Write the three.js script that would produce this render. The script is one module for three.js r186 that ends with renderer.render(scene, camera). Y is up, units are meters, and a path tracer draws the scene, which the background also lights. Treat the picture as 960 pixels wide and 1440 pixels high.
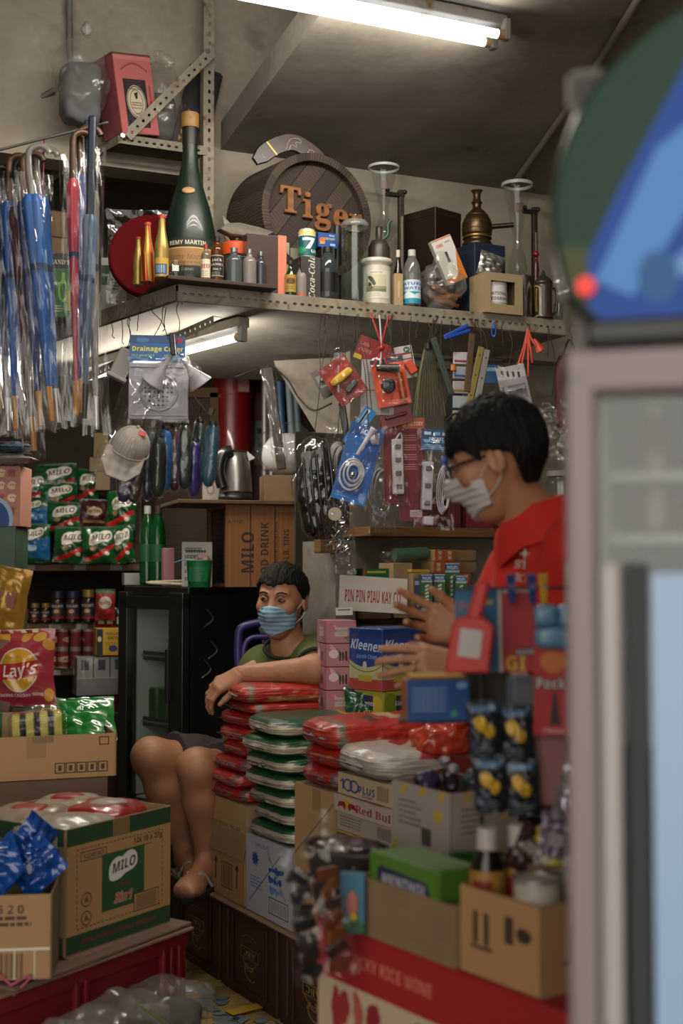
import * as THREE from 'three';
import { RoundedBoxGeometry } from 'three/addons/geometries/RoundedBoxGeometry.js';
import { mergeGeometries, mergeVertices } from 'three/addons/utils/BufferGeometryUtils.js';
import { MarchingCubes } from 'three/addons/objects/MarchingCubes.js';
import { RectAreaLightUniformsLib } from 'three/addons/lights/RectAreaLightUniformsLib.js';
import { FontLoader } from 'three/addons/loaders/FontLoader.js';
import { TextGeometry } from 'three/addons/geometries/TextGeometry.js';
import { ImprovedNoise } from 'three/addons/math/ImprovedNoise.js';

// ---------------------------------------------------------------- camera, sky, exposure
const FPX = 1800, PITCH = Math.atan(80 / FPX), EYE = 1.35;
const scene = new THREE.Scene();
const camera = new THREE.PerspectiveCamera(2 * Math.atan(720 / FPX) * 180 / Math.PI, 960 / 1440, 0.05, 60);
camera.position.set(0, EYE, 0);
camera.rotation.x = PITCH;
camera.focus = 4.15;
camera.userData.fStop = 2.3;
scene.add(camera);
const renderer = new THREE.WebGLRenderer({ antialias: true });
renderer.toneMapping = THREE.LinearToneMapping;
renderer.toneMappingExposure = 1.65;
renderer.shadowMap.enabled = true;
RectAreaLightUniformsLib.init();
scene.background = new THREE.Color().setRGB(1.7, 1.6, 1.46);   // overcast street daylight, reaches the shop through its open front
const TUBE_POWER = 54;

// ---------------------------------------------------------------- helpers
const V3 = (x, y, z) => new THREE.Vector3(x, y, z);
function P(px, py, d) {                    // the point d metres in front of the lens that the photo shows at (px, py)
  const x = (px - 480) / FPX, y = (720 - py) / FPX, c = Math.cos(PITCH), s = Math.sin(PITCH);
  const yy = y * c + s, zz = y * s - c, t = d / -zz;
  return V3(x * t, EYE + yy * t, -d);
}
const M = d => d / FPX;                    // metres per pixel at that distance
const A = 24 * Math.PI / 180;              // the shop's turn against the camera
const U = V3(Math.cos(A), 0, -Math.sin(A)), V = V3(-Math.sin(A), 0, -Math.cos(A)), W = V3(-0.605, 0, -0.796);
let seed = 7;
const rnd = () => { seed = (seed * 1664525 + 1013904223) % 4294967296; return seed / 4294967296; };
const rr = (a, b) => a + (b - a) * rnd();
const NZ = new ImprovedNoise();
const noise = (x, y, z) => NZ.noise(x + 11.3, y + 5.7, z + 3.1);
const taken = {};
function numbered(n) { const k = taken[n] = (taken[n] ?? -1) + 1; return k ? n + '_' + String(k).padStart(3, '0') : n; }
function tag(o, label, category, group) { o.userData.label = label; o.userData.category = category; if (group) o.userData.group = group; return o; }
function thing(name, label, category, pos, turn = 0, group) {
  const o = new THREE.Group(); o.name = numbered(name); scene.add(o);
  if (pos) o.position.copy(pos);
  if (Array.isArray(turn)) o.rotation.set(...turn); else o.rotation.y = turn;
  return tag(o, label, category, group);
}
function part(parent, name, geo, mat, pos, rot, label) {
  const m = new THREE.Mesh(geo, mat); m.name = name; m.castShadow = m.receiveShadow = true;
  if (pos) m.position.set(...pos);
  if (rot) m.rotation.set(...rot);
  if (label) m.userData.label = label;
  parent.add(m); return m;
}
function solo(name, label, category, geo, mat, pos, turn = 0, group) {
  const m = new THREE.Mesh(geo, mat); m.name = numbered(name); m.castShadow = m.receiveShadow = true; scene.add(m);
  if (pos) m.position.copy(pos);
  if (Array.isArray(turn)) m.rotation.set(...turn); else m.rotation.y = turn;
  return tag(m, label, category, group);
}
function struct(name, geo, mat, pos, turn = 0, label) {
  const m = new THREE.Mesh(geo, mat); m.name = numbered(name); m.castShadow = m.receiveShadow = true; scene.add(m);
  if (pos) m.position.copy(pos);
  if (Array.isArray(turn)) m.rotation.set(...turn); else m.rotation.y = turn;
  m.userData.kind = 'structure'; if (label) m.userData.label = label; return m;
}
function copyOf(o, pos, turn, label) {
  const c = o.clone(); c.name = numbered(o.name.replace(/_\d{3}$/, '')); scene.add(c); c.userData = { ...o.userData };
  if (pos) c.position.copy(pos);
  if (turn !== undefined) { if (Array.isArray(turn)) c.rotation.set(...turn); else c.rotation.y = turn; }
  if (label) c.userData.label = label; return c;
}
// ---- materials
const mats = {};
function C(hex, rough = 0.7, ex = {}) {
  const k = hex + '|' + rough + '|' + JSON.stringify(ex, (a, b) => b?.isTexture ? b.uuid : b);
  return mats[k] ??= new THREE.MeshPhysicalMaterial({ color: hex, roughness: rough, side: THREE.DoubleSide, ...ex });
}
const FILM = new THREE.MeshPhysicalMaterial({ color: 0xffffff, transmission: 1, thickness: 0, roughness: 0.06, ior: 1.5, side: THREE.DoubleSide });
const HAZYFILM = new THREE.MeshPhysicalMaterial({ color: 0xf4f4f0, transmission: 0.95, thickness: 0, roughness: 0.15, ior: 1.4, flatShading: true, side: THREE.DoubleSide });
const GLASS = new THREE.MeshPhysicalMaterial({ color: 0xf4f8f6, transmission: 1, thickness: 0, roughness: 0.03, ior: 1.5, side: THREE.DoubleSide });
const STEEL = C(0x9a9a98, 0.35, { metalness: 0.9 }), WIRE = C(0x3a3630, 0.5, { metalness: 0.7 }), BLACK = C(0x121212, 0.45), CHROME = C(0xc8c8c8, 0.15, { metalness: 1 });
const GOLD = C(0xa88c4a, 0.4, { metalness: 0.6 });
let texCount = 0;
function canvasTex(w, h, draw, srgb = true) {
  const c = document.createElement('canvas'); c.width = w; c.height = h;
  const g = c.getContext('2d'); draw(g, w, h); texCount++;
  const t = new THREE.CanvasTexture(c); if (srgb) t.colorSpace = THREE.SRGBColorSpace; t.magFilter = THREE.LinearFilter; return t;
}
function print(w, h, draw, rough = 0.6, ex = {}) {
  return new THREE.MeshPhysicalMaterial({ map: canvasTex(w, h, draw), roughness: rough, side: THREE.DoubleSide, ...ex });
}
const fill = (g, c, x, y, w, h) => { g.fillStyle = c; g.fillRect(x, y, w, h); };
function text(g, s, x, y, px, c, o = {}) {
  g.save(); g.translate(x, y); if (o.turn) g.rotate(o.turn); if (o.sx || o.sy) g.scale(o.sx || 1, o.sy || 1);
  g.font = (o.style || 'bold') + ' ' + px + 'px ' + (o.font || 'sans-serif'); g.textAlign = o.align || 'center'; g.textBaseline = 'middle';
  if (o.stroke) { g.lineWidth = o.lw || px * 0.16; g.strokeStyle = o.stroke; g.lineJoin = 'round'; g.strokeText(s, 0, 0); }
  g.fillStyle = c; g.fillText(s, 0, 0); g.restore();
}
const oval = (g, c, x, y, rx, ry, turn = 0) => { g.fillStyle = c; g.beginPath(); g.ellipse(x, y, rx, ry, turn, 0, 7); g.fill(); };
const poly = (g, c, pts) => { g.fillStyle = c; g.beginPath(); pts.forEach((p, i) => i ? g.lineTo(p[0], p[1]) : g.moveTo(p[0], p[1])); g.closePath(); g.fill(); };
const bars = (g, c, x, y, w, h, n = 22) => { let s = 5; g.fillStyle = c; for (let i = 0; i < n; i++) { s = (s * 29 + 13) % 67; if (s % 4) g.fillRect(x + i * w / n, y, w / n * (0.3 + (s % 3) * 0.2), h); } };
const smallLines = (g, c, x, y, w, n, gap, t = 2) => { let s = 5; g.fillStyle = c; for (let i = 0; i < n; i++) { s = (s * 29 + 7) % 23; let xx = x; const end = x + w * (0.72 + (s % 7) * 0.04); while (xx < end) { s = (s * 31 + 3) % 29; const l = 4 + s % 9; g.fillRect(xx, y + i * gap, Math.min(l, end - xx), t); xx += l + 2; } } };
// value-noise speckle texture shared by many materials
function noiseTex(n, fn, srgb = true) {
  const d = new Uint8Array(n * n * 4);
  for (let y = 0; y < n; y++) for (let x = 0; x < n; x++) { const c = fn(x / n, y / n), i = (y * n + x) * 4; d[i] = c[0]; d[i + 1] = c[1]; d[i + 2] = c[2]; d[i + 3] = 255; }
  const t = new THREE.DataTexture(d, n, n); t.wrapS = t.wrapT = THREE.RepeatWrapping; t.magFilter = THREE.LinearFilter; t.minFilter = THREE.LinearMipmapLinearFilter; t.generateMipmaps = true;
  if (srgb) t.colorSpace = THREE.SRGBColorSpace; t.needsUpdate = true; texCount++; return t;
}
// tiling fractal noise
function fbm(u, v, s, oct = 4) { let a = 0, w = 0.5; for (let o = 0; o < oct; o++) { const f = s * 2 ** o, c = f; const X = u * f, Y = v * f; const q = (x, y) => noise(x, y, 0.37 * o + 9); const tx = X / c, ty = Y / c;
  a += w * ((q(X, Y) * (1 - tx) + q(X - c, Y) * tx) * (1 - ty) + (q(X, Y - c) * (1 - tx) + q(X - c, Y - c) * tx) * ty); w *= 0.5; } return a; }
const grey = v => [v, v, v];
const T = {};
T.plaster = noiseTex(320, (u, v) => { const n = fbm(u, v, 3, 5), f = fbm(u, v, 40, 2), st = Math.max(0, fbm(u, v, 6, 3) - 0.14) * 300; const b = 205 + n * 70 + f * 26 - st; return [b, b - 2, b - 8]; });
T.bumpFine = noiseTex(256, (u, v) => grey(128 + 150 * fbm(u, v, 24, 3)), false);
T.bumpCoarse = noiseTex(256, (u, v) => grey(128 + 190 * fbm(u, v, 7, 4)), false);
T.card = noiseTex(256, (u, v) => { const n = fbm(u, v, 4, 4) * 34 + fbm(u * 1, v, 60, 1) * 22; return [214 + n, 213 + n, 211 + n]; });
T.wood = noiseTex(256, (u, v) => { const w = fbm(u, v, 3, 2) * 0.12; const n = Math.sin((v + w) * 2 * Math.PI * 26) * 0.5 + fbm(u, v, 5, 4); const k = fbm((u * 1) % 1, v, 60, 1) * 20; const b = 196 + n * 34 + k; return [b, b - 6, b - 14]; });
T.metal = noiseTex(256, (u, v) => { const n = fbm(u, v, 5, 4), r = Math.max(0, fbm(u, v, 9, 4) - 0.1) * 4; const b = 190 + n * 60; return [b * (1 - 0.25 * r), b * (1 - 0.42 * r), b * (1 - 0.6 * r)]; });
T.fabric = noiseTex(128, (u, v) => { const n = (Math.sin(u * 2 * Math.PI * 32) + Math.sin(v * 2 * Math.PI * 32)) * 12; return grey(220 + n); });
FILM.bumpMap = HAZYFILM.bumpMap = T.bumpCoarse; FILM.bumpScale = HAZYFILM.bumpScale = 0.004;
const CARD = hex => C(hex, 0.85, { map: T.card });
const KRAFT = CARD(0xa08260), KRAFT2 = CARD(0x917354), KRAFT3 = CARD(0xb0926c), KRAFT4 = CARD(0x806450);
const IRON = C(0xb5ab95, 0.6, { map: T.metal, metalness: 0.25 });
const WOODY = C(0x9a7044, 0.7, { map: T.wood }), DARKWOOD = C(0x4a3626, 0.65, { map: T.wood });
// ---- geometry
function boxUV(g, s = 1) {                                  // uv in metres / s
  const p = g.attributes.position, n = g.attributes.normal, uv = new Float32Array(p.count * 2);
  for (let i = 0; i < p.count; i++) { const ax = Math.abs(n.getX(i)), ay = Math.abs(n.getY(i)), az = Math.abs(n.getZ(i));
    const a = ax > ay && ax > az ? [p.getZ(i), p.getY(i)] : ay > az ? [p.getX(i), p.getZ(i)] : [p.getX(i), p.getY(i)];
    uv[2 * i] = a[0] / s; uv[2 * i + 1] = a[1] / s; }
  g.setAttribute('uv', new THREE.BufferAttribute(uv, 2)); return g;
}
const bx = (w, h, d, s = 0.5) => boxUV(new THREE.BoxGeometry(w, h, d), s);
const rb = (w, h, d, r = 0.004, seg = 1, s = 0.5) => boxUV(new RoundedBoxGeometry(w, h, d, seg, Math.min(r, w * 0.49, h * 0.49, d * 0.49)), s);
const pl = (w, h) => new THREE.PlaneGeometry(w, h);
const cy = (r0, r1, h, n = 20, open = false) => new THREE.CylinderGeometry(r0, r1, h, n, 1, open);
const at = (g, x = 0, y = 0, z = 0) => g.translate(x, y, z);
const mrg = gs => mergeGeometries(gs.map(g => g.index ? g.toNonIndexed() : g).map(g => { for (const k of Object.keys(g.attributes)) if (!['position', 'normal', 'uv'].includes(k)) g.deleteAttribute(k); return g; }));
function lathe(pts, n = 24, h = 1, r = 1) { return new THREE.LatheGeometry(pts.map(p => new THREE.Vector2(Math.max(p[0] * r, 1e-5), p[1] * h)), n); }
function smoothProfile(pts, n = 40) { return new THREE.CatmullRomCurve3(pts.map(p => V3(p[0], p[1], 0)), false, 'catmullrom', 0.35).getPoints(n).map(p => [Math.max(p.x, 0), p.y]); }
function tube(pts, r, n = 6, seg) { const c = new THREE.CatmullRomCurve3(pts.map(p => p.isVector3 ? p : V3(...p)), false, 'centripetal'); return new THREE.TubeGeometry(c, seg || Math.max(2, pts.length * 5), r, n); }
function rod(a, b, r, n = 8) { const d = b.clone().sub(a), g = new THREE.CylinderGeometry(r, r, d.length(), n); g.applyQuaternion(new THREE.Quaternion().setFromUnitVectors(V3(0, 1, 0), d.clone().normalize())); const m = a.clone().add(b).multiplyScalar(0.5); return g.translate(m.x, m.y, m.z); }
function extr(pts, depth, bevel = 0) { const s = new THREE.Shape(pts.map(p => new THREE.Vector2(p[0], p[1]))); return new THREE.ExtrudeGeometry(s, { depth, bevelEnabled: bevel > 0, bevelThickness: bevel, bevelSize: bevel, bevelSegments: 1, curveSegments: 8 }); }
function colored(g, fn) { const p = g.attributes.position, a = new Float32Array(p.count * 3), c = new THREE.Color(); for (let i = 0; i < p.count; i++) { c.set(fn(p.getX(i), p.getY(i), p.getZ(i))); a.set([c.r, c.g, c.b], 3 * i); } g.setAttribute('color', new THREE.BufferAttribute(a, 3)); return g; }
// soft rounded block (superquadric) with dents: sacks, bundles
function blob(w, h, d, o = {}) {
  const { n = 5, amp = 0.05, freq = 3, sd = 1, seg = [20, 10, 14], color } = o;
  let g = new THREE.BoxGeometry(2, 2, 2, ...seg); g.deleteAttribute('uv'); g.deleteAttribute('normal'); g = mergeVertices(g, 1e-5);
  const p = g.attributes.position, uv = new Float32Array(p.count * 2), m = Math.min(w, h, d);
  for (let i = 0; i < p.count; i++) {
    let x = Math.tan(p.getX(i) * 0.72) / Math.tan(0.72), y = Math.tan(p.getY(i) * 0.72) / Math.tan(0.72), z = Math.tan(p.getZ(i) * 0.72) / Math.tan(0.72);
    const k = (Math.abs(x) ** n + Math.abs(y) ** n + Math.abs(z) ** n) ** (-1 / n); x *= k; y *= k; z *= k;
    if (o.shape) [x, y, z] = o.shape(x, y, z);
    uv[2 * i] = x * 0.5 + 0.5; uv[2 * i + 1] = (o.uvz ? -z : y) * 0.5 + 0.5;
    const X = x * w / 2, Y = y * h / 2, Z = z * d / 2, q = freq / m * 0.5;
    const e = 1 + amp * (noise(X * q + sd * 3.1, Y * q + sd, Z * q) + 0.5 * noise(X * q * 2.7, Y * q * 2.7 + sd, Z * q * 2.7)) * 2 * m / Math.max(0.02, Math.hypot(X, Y, Z) * 2);
    p.setXYZ(i, X * e, Y * e, Z * e);
  }
  g.setAttribute('uv', new THREE.BufferAttribute(uv, 2)); g.computeVertexNormals(); if (color) colored(g, color); return g;
}
// pillow pouch standing in the xy plane, sealed top and bottom
function pouch(w, h, t, o = {}) {
  const { sd = 1, wr = 0.12, nu = 16, nv = 22, seal = 0.045, gus = 0.8 } = o, pos = [], uv = [], idx = [], cols = nu + 1;
  for (const side of [1, -1]) for (let j = 0; j <= nv; j++) for (let i = 0; i <= nu; i++) {
    const u = i / nu, v = j / nv, cu = Math.sin(Math.PI * u) ** gus, vv = Math.min(1, Math.max(0, (v - seal) / (1 - 2 * seal))), cv = Math.sin(Math.PI * vv) ** 0.55;
    let z = t / 2 * cu * cv; const edge = Math.min(1, 6 * Math.min(u, 1 - u));
    z += edge * t * wr * (noise(u * 5 + sd, v * 7, sd) + 0.6 * noise(u * 11, v * 5 + sd, sd + 4)) * (0.35 + cv * 0.65);
    z *= side; const pinch = 1 - 0.07 * cv * (1 - Math.abs(2 * u - 1)) - 0.05 * cv;
    const wob = 0.03 * w * noise(v * 4 + sd * 2, u * 2, 3);
    pos.push((u - 0.5) * w * pinch + wob, v * h + 0.015 * h * noise(u * 4 + sd, 2, v), z); uv.push(side > 0 ? u : 1 - u, v);
  }
  const off = cols * (nv + 1);
  for (const s of [0, 1]) for (let j = 0; j < nv; j++) for (let i = 0; i < nu; i++) { const a = s * off + j * cols + i, b = a + 1, c = a + cols, e = c + 1; s ? idx.push(a, c, b, b, c, e) : idx.push(a, b, c, b, e, c); }
  const g = new THREE.BufferGeometry(); g.setAttribute('position', new THREE.Float32BufferAttribute(pos, 3)); g.setAttribute('uv', new THREE.Float32BufferAttribute(uv, 2)); g.setIndex(idx); g.computeVertexNormals();
  const n = nu * nv * 6; g.addGroup(0, n, 0); g.addGroup(n, n, 1); return g;
}
// crumpled clear sleeve around something hanging in the xy plane
const sleeve = (w, h, t, sd) => pouch(w, h, t, { sd, wr: 0.5, nu: 14, nv: 26, seal: 0.02, gus: 0.5 });
// a wire hook hanging from a rail at a: straight down to b
const hook = (len, r = 0.0016) => tube([[0.012, len - 0.006, 0], [0.006, len + 0.006, 0], [-0.004, len + 0.002, 0], [-0.002, len * 0.6, 0.002], [0.003, len * 0.2, 0], [0, 0, 0], [0.008, -0.008, 0]], r, 5, 16);
function sdfGeo(fn, c, half, res) {                          // marching cubes over a cube of half-size half around c
  const mc = new MarchingCubes(res, undefined, false, false, 400000); mc.isolation = 0; const hs = res / 2, f = mc.field;
  for (let z = 0; z < res; z++) for (let y = 0; y < res; y++) for (let x = 0; x < res; x++)
    f[z * res * res + y * res + x] = -fn(c[0] + (x - hs) / hs * half[0], c[1] + (y - hs) / hs * half[1], c[2] + (z - hs) / hs * half[2]);
  mc.update(); const n = mc.count, a = new Float32Array(n * 3);
  for (let i = 0; i < n; i++) { a[3 * i] = c[0] + mc.positionArray[3 * i] * half[0]; a[3 * i + 1] = c[1] + mc.positionArray[3 * i + 1] * half[1]; a[3 * i + 2] = c[2] + mc.positionArray[3 * i + 2] * half[2]; }
  let g = new THREE.BufferGeometry(); g.setAttribute('position', new THREE.BufferAttribute(a, 3)); g = mergeVertices(g, 1e-5); g.computeVertexNormals(); return g;
}
const smin = (a, b, k) => { const h = Math.max(k - Math.abs(a - b), 0) / k; return Math.min(a, b) - h * h * k * 0.25; };
function cone(p, a, b, ra, rb_) {                            // distance to a tapered capsule
  const bax = b[0] - a[0], bay = b[1] - a[1], baz = b[2] - a[2], pax = p[0] - a[0], pay = p[1] - a[1], paz = p[2] - a[2];
  const t = Math.min(1, Math.max(0, (pax * bax + pay * bay + paz * baz) / (bax * bax + bay * bay + baz * baz)));
  return Math.hypot(pax - t * bax, pay - t * bay, paz - t * baz) - (ra + (rb_ - ra) * t);
}
// ---------------------------------------------------------------- the shop itself
const K0 = P(250, 402, 3.95), SHELF = K0.y;                     // front corner of the loft shelf
const shift = (p, a, u = 0, v = 0, y = 0) => p.clone().addScaledVector(U, u).addScaledVector(V, v).add(V3(0, y, 0));
function hit(px, py, point, normal) {                            // where the pixel's ray meets a plane
  const o = V3(0, EYE, 0), r = P(px, py, 1).sub(o), t = point.clone().sub(o).dot(normal) / r.dot(normal);
  return o.addScaledVector(r, t);
}
const onU = (px, py, b = 0) => hit(px, py, shift(K0, 0, 0, b), V);   // on the upright plane b metres behind the loft's front edge
const loftD = (px, b = 0) => -onU(px, 600, b).z;
const WALL_B = 0.5;
const PLASTER = C(0xb4ac9d, 0.9, { map: T.plaster, bumpMap: T.bumpFine, bumpScale: 0.004 });
const PLASTER2 = C(0xa09a8c, 0.92, { map: T.plaster, bumpMap: T.bumpCoarse, bumpScale: 0.006 });
const CONC = C(0x99948a, 0.95, { map: T.plaster, bumpMap: T.bumpCoarse, bumpScale: 0.004 });
const FLOORM = C(0x55524c, 0.85, { map: T.plaster, bumpMap: T.bumpCoarse, bumpScale: 0.003 });
{
  struct('floor', bx(8, 0.1, 10, 1.4), FLOORM, V3(-0.3, -0.055, -3.2));
  const wo = shift(K0, 0, 0, WALL_B), wall = (u0, u1, y0, y1, b = 0, t = 0.12) => { const g = bx(u1 - u0, y1 - y0, t, 1.1); return [g, shift(wo, 0, (u0 + u1) / 2, b + t / 2).setY((y0 + y1) / 2)]; };
  let [g, p] = wall(0.26, 3.2, SHELF - 0.05, 4.1); struct('wall_back', g, PLASTER, p, A); [g, p] = wall(-0.5, 0.26, 2.74, 4.1); struct('wall_back', g, PLASTER, p, A);
  [g, p] = wall(0.86, 3.2, 0, SHELF - 0.05, 0.1, 0.1); struct('wall_back', g, PLASTER2, p, A);
  struct('wall_rear', bx(5.2, 4.2, 0.12, 1.2), PLASTER2, V3(-0.6, 2.1, -7.3));
  struct('wall_left', bx(0.12, 4.2, 9, 1.2), PLASTER2, V3(-3.0, 2.1, -3.6));
  struct('wall_right', bx(0.12, 4.2, 8.2, 1.2), PLASTER2, V3(1.95, 2.1, -3.2));
  struct('ceiling', bx(5.4, 0.12, 8.4, 1.2), PLASTER2, V3(-0.6, 4.16, -3.2));
  struct('floor_walkway', bx(9, 0.08, 6, 1.4), FLOORM, V3(-0.3, -0.12, 4.6), 0, 'grey paving of the walkway before the shop');
  // slab under the stairs: meets the back wall at a low line and climbs towards the street
  const tilt = 8 * Math.PI / 180, SOFF0 = shift(wo, 0, 0.306).setY(2.853);
  const soff = new THREE.Group(); soff.name = 'ceiling_soffit'; soff.userData.kind = 'structure'; scene.add(soff);
  soff.position.copy(SOFF0); soff.rotation.y = A;
  const sg = bx(3.4, 0.1, 3.6, 0.9); sg.translate(1.7, 0.05, 1.8); sg.rotateX(-tilt);
  part(soff, 'slab', sg, CONC);
  globalThis.soffitAt = (px, py) => hit(px, py, SOFF0, V3(0, Math.cos(tilt), 0).addScaledVector(V, Math.sin(tilt)));
  // beam and recess at the upper left
  struct('trim_1', bx(1.6, 0.12, 0.3, 0.8), CONC, P(-140, 112, 4.75), A, 'dirty plaster beam under the upper wall');
  struct('wall_left', bx(1.9, 1.6, 0.1, 1), PLASTER, P(-130, -90, 4.95), A);
  // loft slab
  const K1 = onU(797, 600).setY(SHELF), pts = [K0, K1, shift(K1, 0, 0, 1.3), shift(K0, 0, 0.1, 1.6), K0.clone().addScaledVector(W, 1.9), K0.clone().addScaledVector(W, 0.95)];
  const s = new THREE.Shape(pts.map(q => new THREE.Vector2(q.x, -q.z)));
  const lg = new THREE.ExtrudeGeometry(s, { depth: 0.035, bevelEnabled: false }); lg.rotateX(-Math.PI / 2);
  struct('loft_slab', boxUV(lg, 0.9), CONC, V3(0, SHELF - 0.05, 0), 0, 'plaster underside of the loft shelf');
  // slanting white side of the stairs under the loft
  const d = 5.0, q = [[386, 512], [520, 505], [520, 700], [470, 650]].map(a => P(a[0], a[1], d));
  const sh = new THREE.Shape(q.map(v => new THREE.Vector2(v.x, v.y)));
  struct('trim_2', boxUV(new THREE.ExtrudeGeometry(sh, { depth: 0.08, bevelEnabled: false }), 0.9), PLASTER, V3(0, 0, -d), 0, 'slanting white underside of the stairs');
}
// ---- pavers: yellow bricks laid in rows along the shop's axes, and a patch of dark ones
{
  const fl = new THREE.Group(); fl.name = 'floor_paving'; fl.userData.kind = 'structure'; scene.add(fl); fl.userData.label = 'worn yellow paving bricks';
  const o = P(250, 1340, 4.47); fl.position.set(o.x, -0.004, o.z); fl.rotation.y = A;
  const geo = [0, 1, 2].map(i => { const g = rb(0.186, 0.03, 0.086, 0.005, 1, 0.3); return g; });
  const ym = [0xa58a4a, 0x957a3e, 0xb0965a].map(c => C(c, 0.9, { map: T.plaster, bumpMap: T.bumpFine, bumpScale: 0.003 })), gm = [0x6f7a80, 0x76818a, 0x687279].map(c => C(c, 0.92, { map: T.plaster, bumpMap: T.bumpFine, bumpScale: 0.003 }));
  // beyond a ragged edge the bricks carry a coat of blue grey paint, its flakes lying over the joint
  let n = 0; const flake = C(0x6c777e, 0.92, { map: T.plaster });
  for (let i = 0; i < 26; i++) { const z = 0.2 + i * 0.03, x = -0.1 + 0.12 * z + 0.03 * Math.sin(z * 20) + rr(-0.01, 0.05), pts = []; for (let k = 0; k < 7; k++) { const a = k / 7 * 6.283, r = rr(0.012, 0.034); pts.push([r * Math.cos(a), r * Math.sin(a)]); } part(fl, 'paint_flake', boxUV(extr(pts, 0.0012).rotateX(-Math.PI / 2), 0.3), flake, [x, 0.0105, z]); }
  for (let j = -3; j < 12; j++) for (let i = -3; i < 6; i++) {
    const x = i * 0.19 + (j % 2 ? 0.095 : 0), z = j * 0.09;
    const dark = z > 0.2 && x < -0.12 + 0.12 * z + 0.03 * Math.sin(z * 20), k = Math.abs(i * 7 + j * 13) % 3;
    part(fl, n++ ? 'brick' : 'brick', geo[k], (dark ? gm : ym)[k], [x, -0.006 + rr(-0.0015, 0.0015), z], [0, rr(-0.01, 0.01), 0]);
  }
  const yl = C(0xc79a1c, 0.8, { map: T.plaster });
  for (const [a, b] of [[[322, 1425], [388, 1408]], [[238, 1446], [300, 1436]]]) {
    const p = hit(a[0], a[1], V3(0, 0.012, 0), V3(0, 1, 0)), q = hit(b[0], b[1], V3(0, 0.012, 0), V3(0, 1, 0)), dd = q.clone().sub(p);
    struct('floor_marking', bx(dd.length(), 0.002, 0.045, 0.4), yl, p.add(q).multiplyScalar(0.5), Math.atan2(-dd.z, dd.x), 'yellow painted line on the paving');
  }
}
// ---- slotted angle iron
function slotted(len, h = 0.05, o = {}) {
  const { pitch = 0.026, slot = [0.0075, 0.0048], fl = 0.035, t = 0.0025, up = false } = o;
  const s = new THREE.Shape([[0, -h], [len, -h], [len, 0], [0, 0]].map(a => new THREE.Vector2(...a)));
  for (let x = pitch * 0.7; x < len - pitch * 0.5; x += pitch) { const e = new THREE.Path(); e.absellipse(x, -h * 0.55, up ? slot[1] : slot[0], up ? slot[0] : slot[1], 0, Math.PI * 2, true); s.holes.push(e); }
  const g = new THREE.ExtrudeGeometry(s, { depth: t, bevelEnabled: false, curveSegments: 4 }), f = new THREE.BoxGeometry(len, t, fl).translate(len / 2, -t / 2, -fl / 2);
  return boxUV(mrg([g, f]), 0.4);
}
function angle(parent, name, a, b, h, o = {}) {                // from a to b (world), web down, flange back
  const d = b.clone().sub(a), m = part(parent, name, slotted(d.length(), h, o), IRON);
  m.position.copy(a); m.rotation.set(0, Math.atan2(-d.z, d.x), o.lean ?? Math.asin(d.y / d.length()), 'YXZ'); if (o.roll) m.rotateX(o.roll); return m;
}
{
  const f = thing('loft_shelf_frame', 'slotted angle iron frame edging the cluttered loft shelf', 'shelf frame');
  const K1 = onU(795, 600).setY(SHELF), kt = K0.clone().setY(SHELF + 0.004), k1 = K1.clone().setY(SHELF + 0.004);
  const km = kt.clone().lerp(k1, 0.26), out = V.clone().multiplyScalar(-0.004);
  angle(f, 'rail', kt.clone().add(out), km.clone().add(out), 0.052); angle(f, 'rail', km.clone().add(out), k1.clone().add(out), 0.052);
  angle(f, 'rail', kt.clone().addScaledVector(W, 1.3).add(V3(-0.01, 0, 0)), kt.clone().add(V3(-0.006, 0, 0.002)), 0.05, { slot: [0.004, 0.009] });
  // lower inner rail of the left side that carries the lamp
  angle(f, 'rail', P(110, 530, 4.62), P(300, 444, 4.06), 0.03, { slot: [0.004, 0.006] });
  const b = thing('plywood_board', 'thin dark plywood board lying on the loft corner under the bottles', 'board', K0.clone().setY(SHELF + 0.012), A);
  part(b, 'board', rb(0.36, 0.012, 0.4, 0.002), DARKWOOD, [0.13, 0, -0.14]);
  // boards laid on the loft
  const bd = thing('loft_boards', 'grey wooden boards forming the top of the loft shelf', 'boards');
  for (let i = 0; i < 3; i++) { const m = part(bd, 'board', bx(1.36, 0.012, 0.155, 0.5), C(0x6a5a46, 0.8, { map: T.wood })); m.position.copy(shift(K0, 0, 0.72, 0.085 + i * 0.16)).setY(SHELF - 0.008); m.rotation.y = A; }
}
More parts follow.
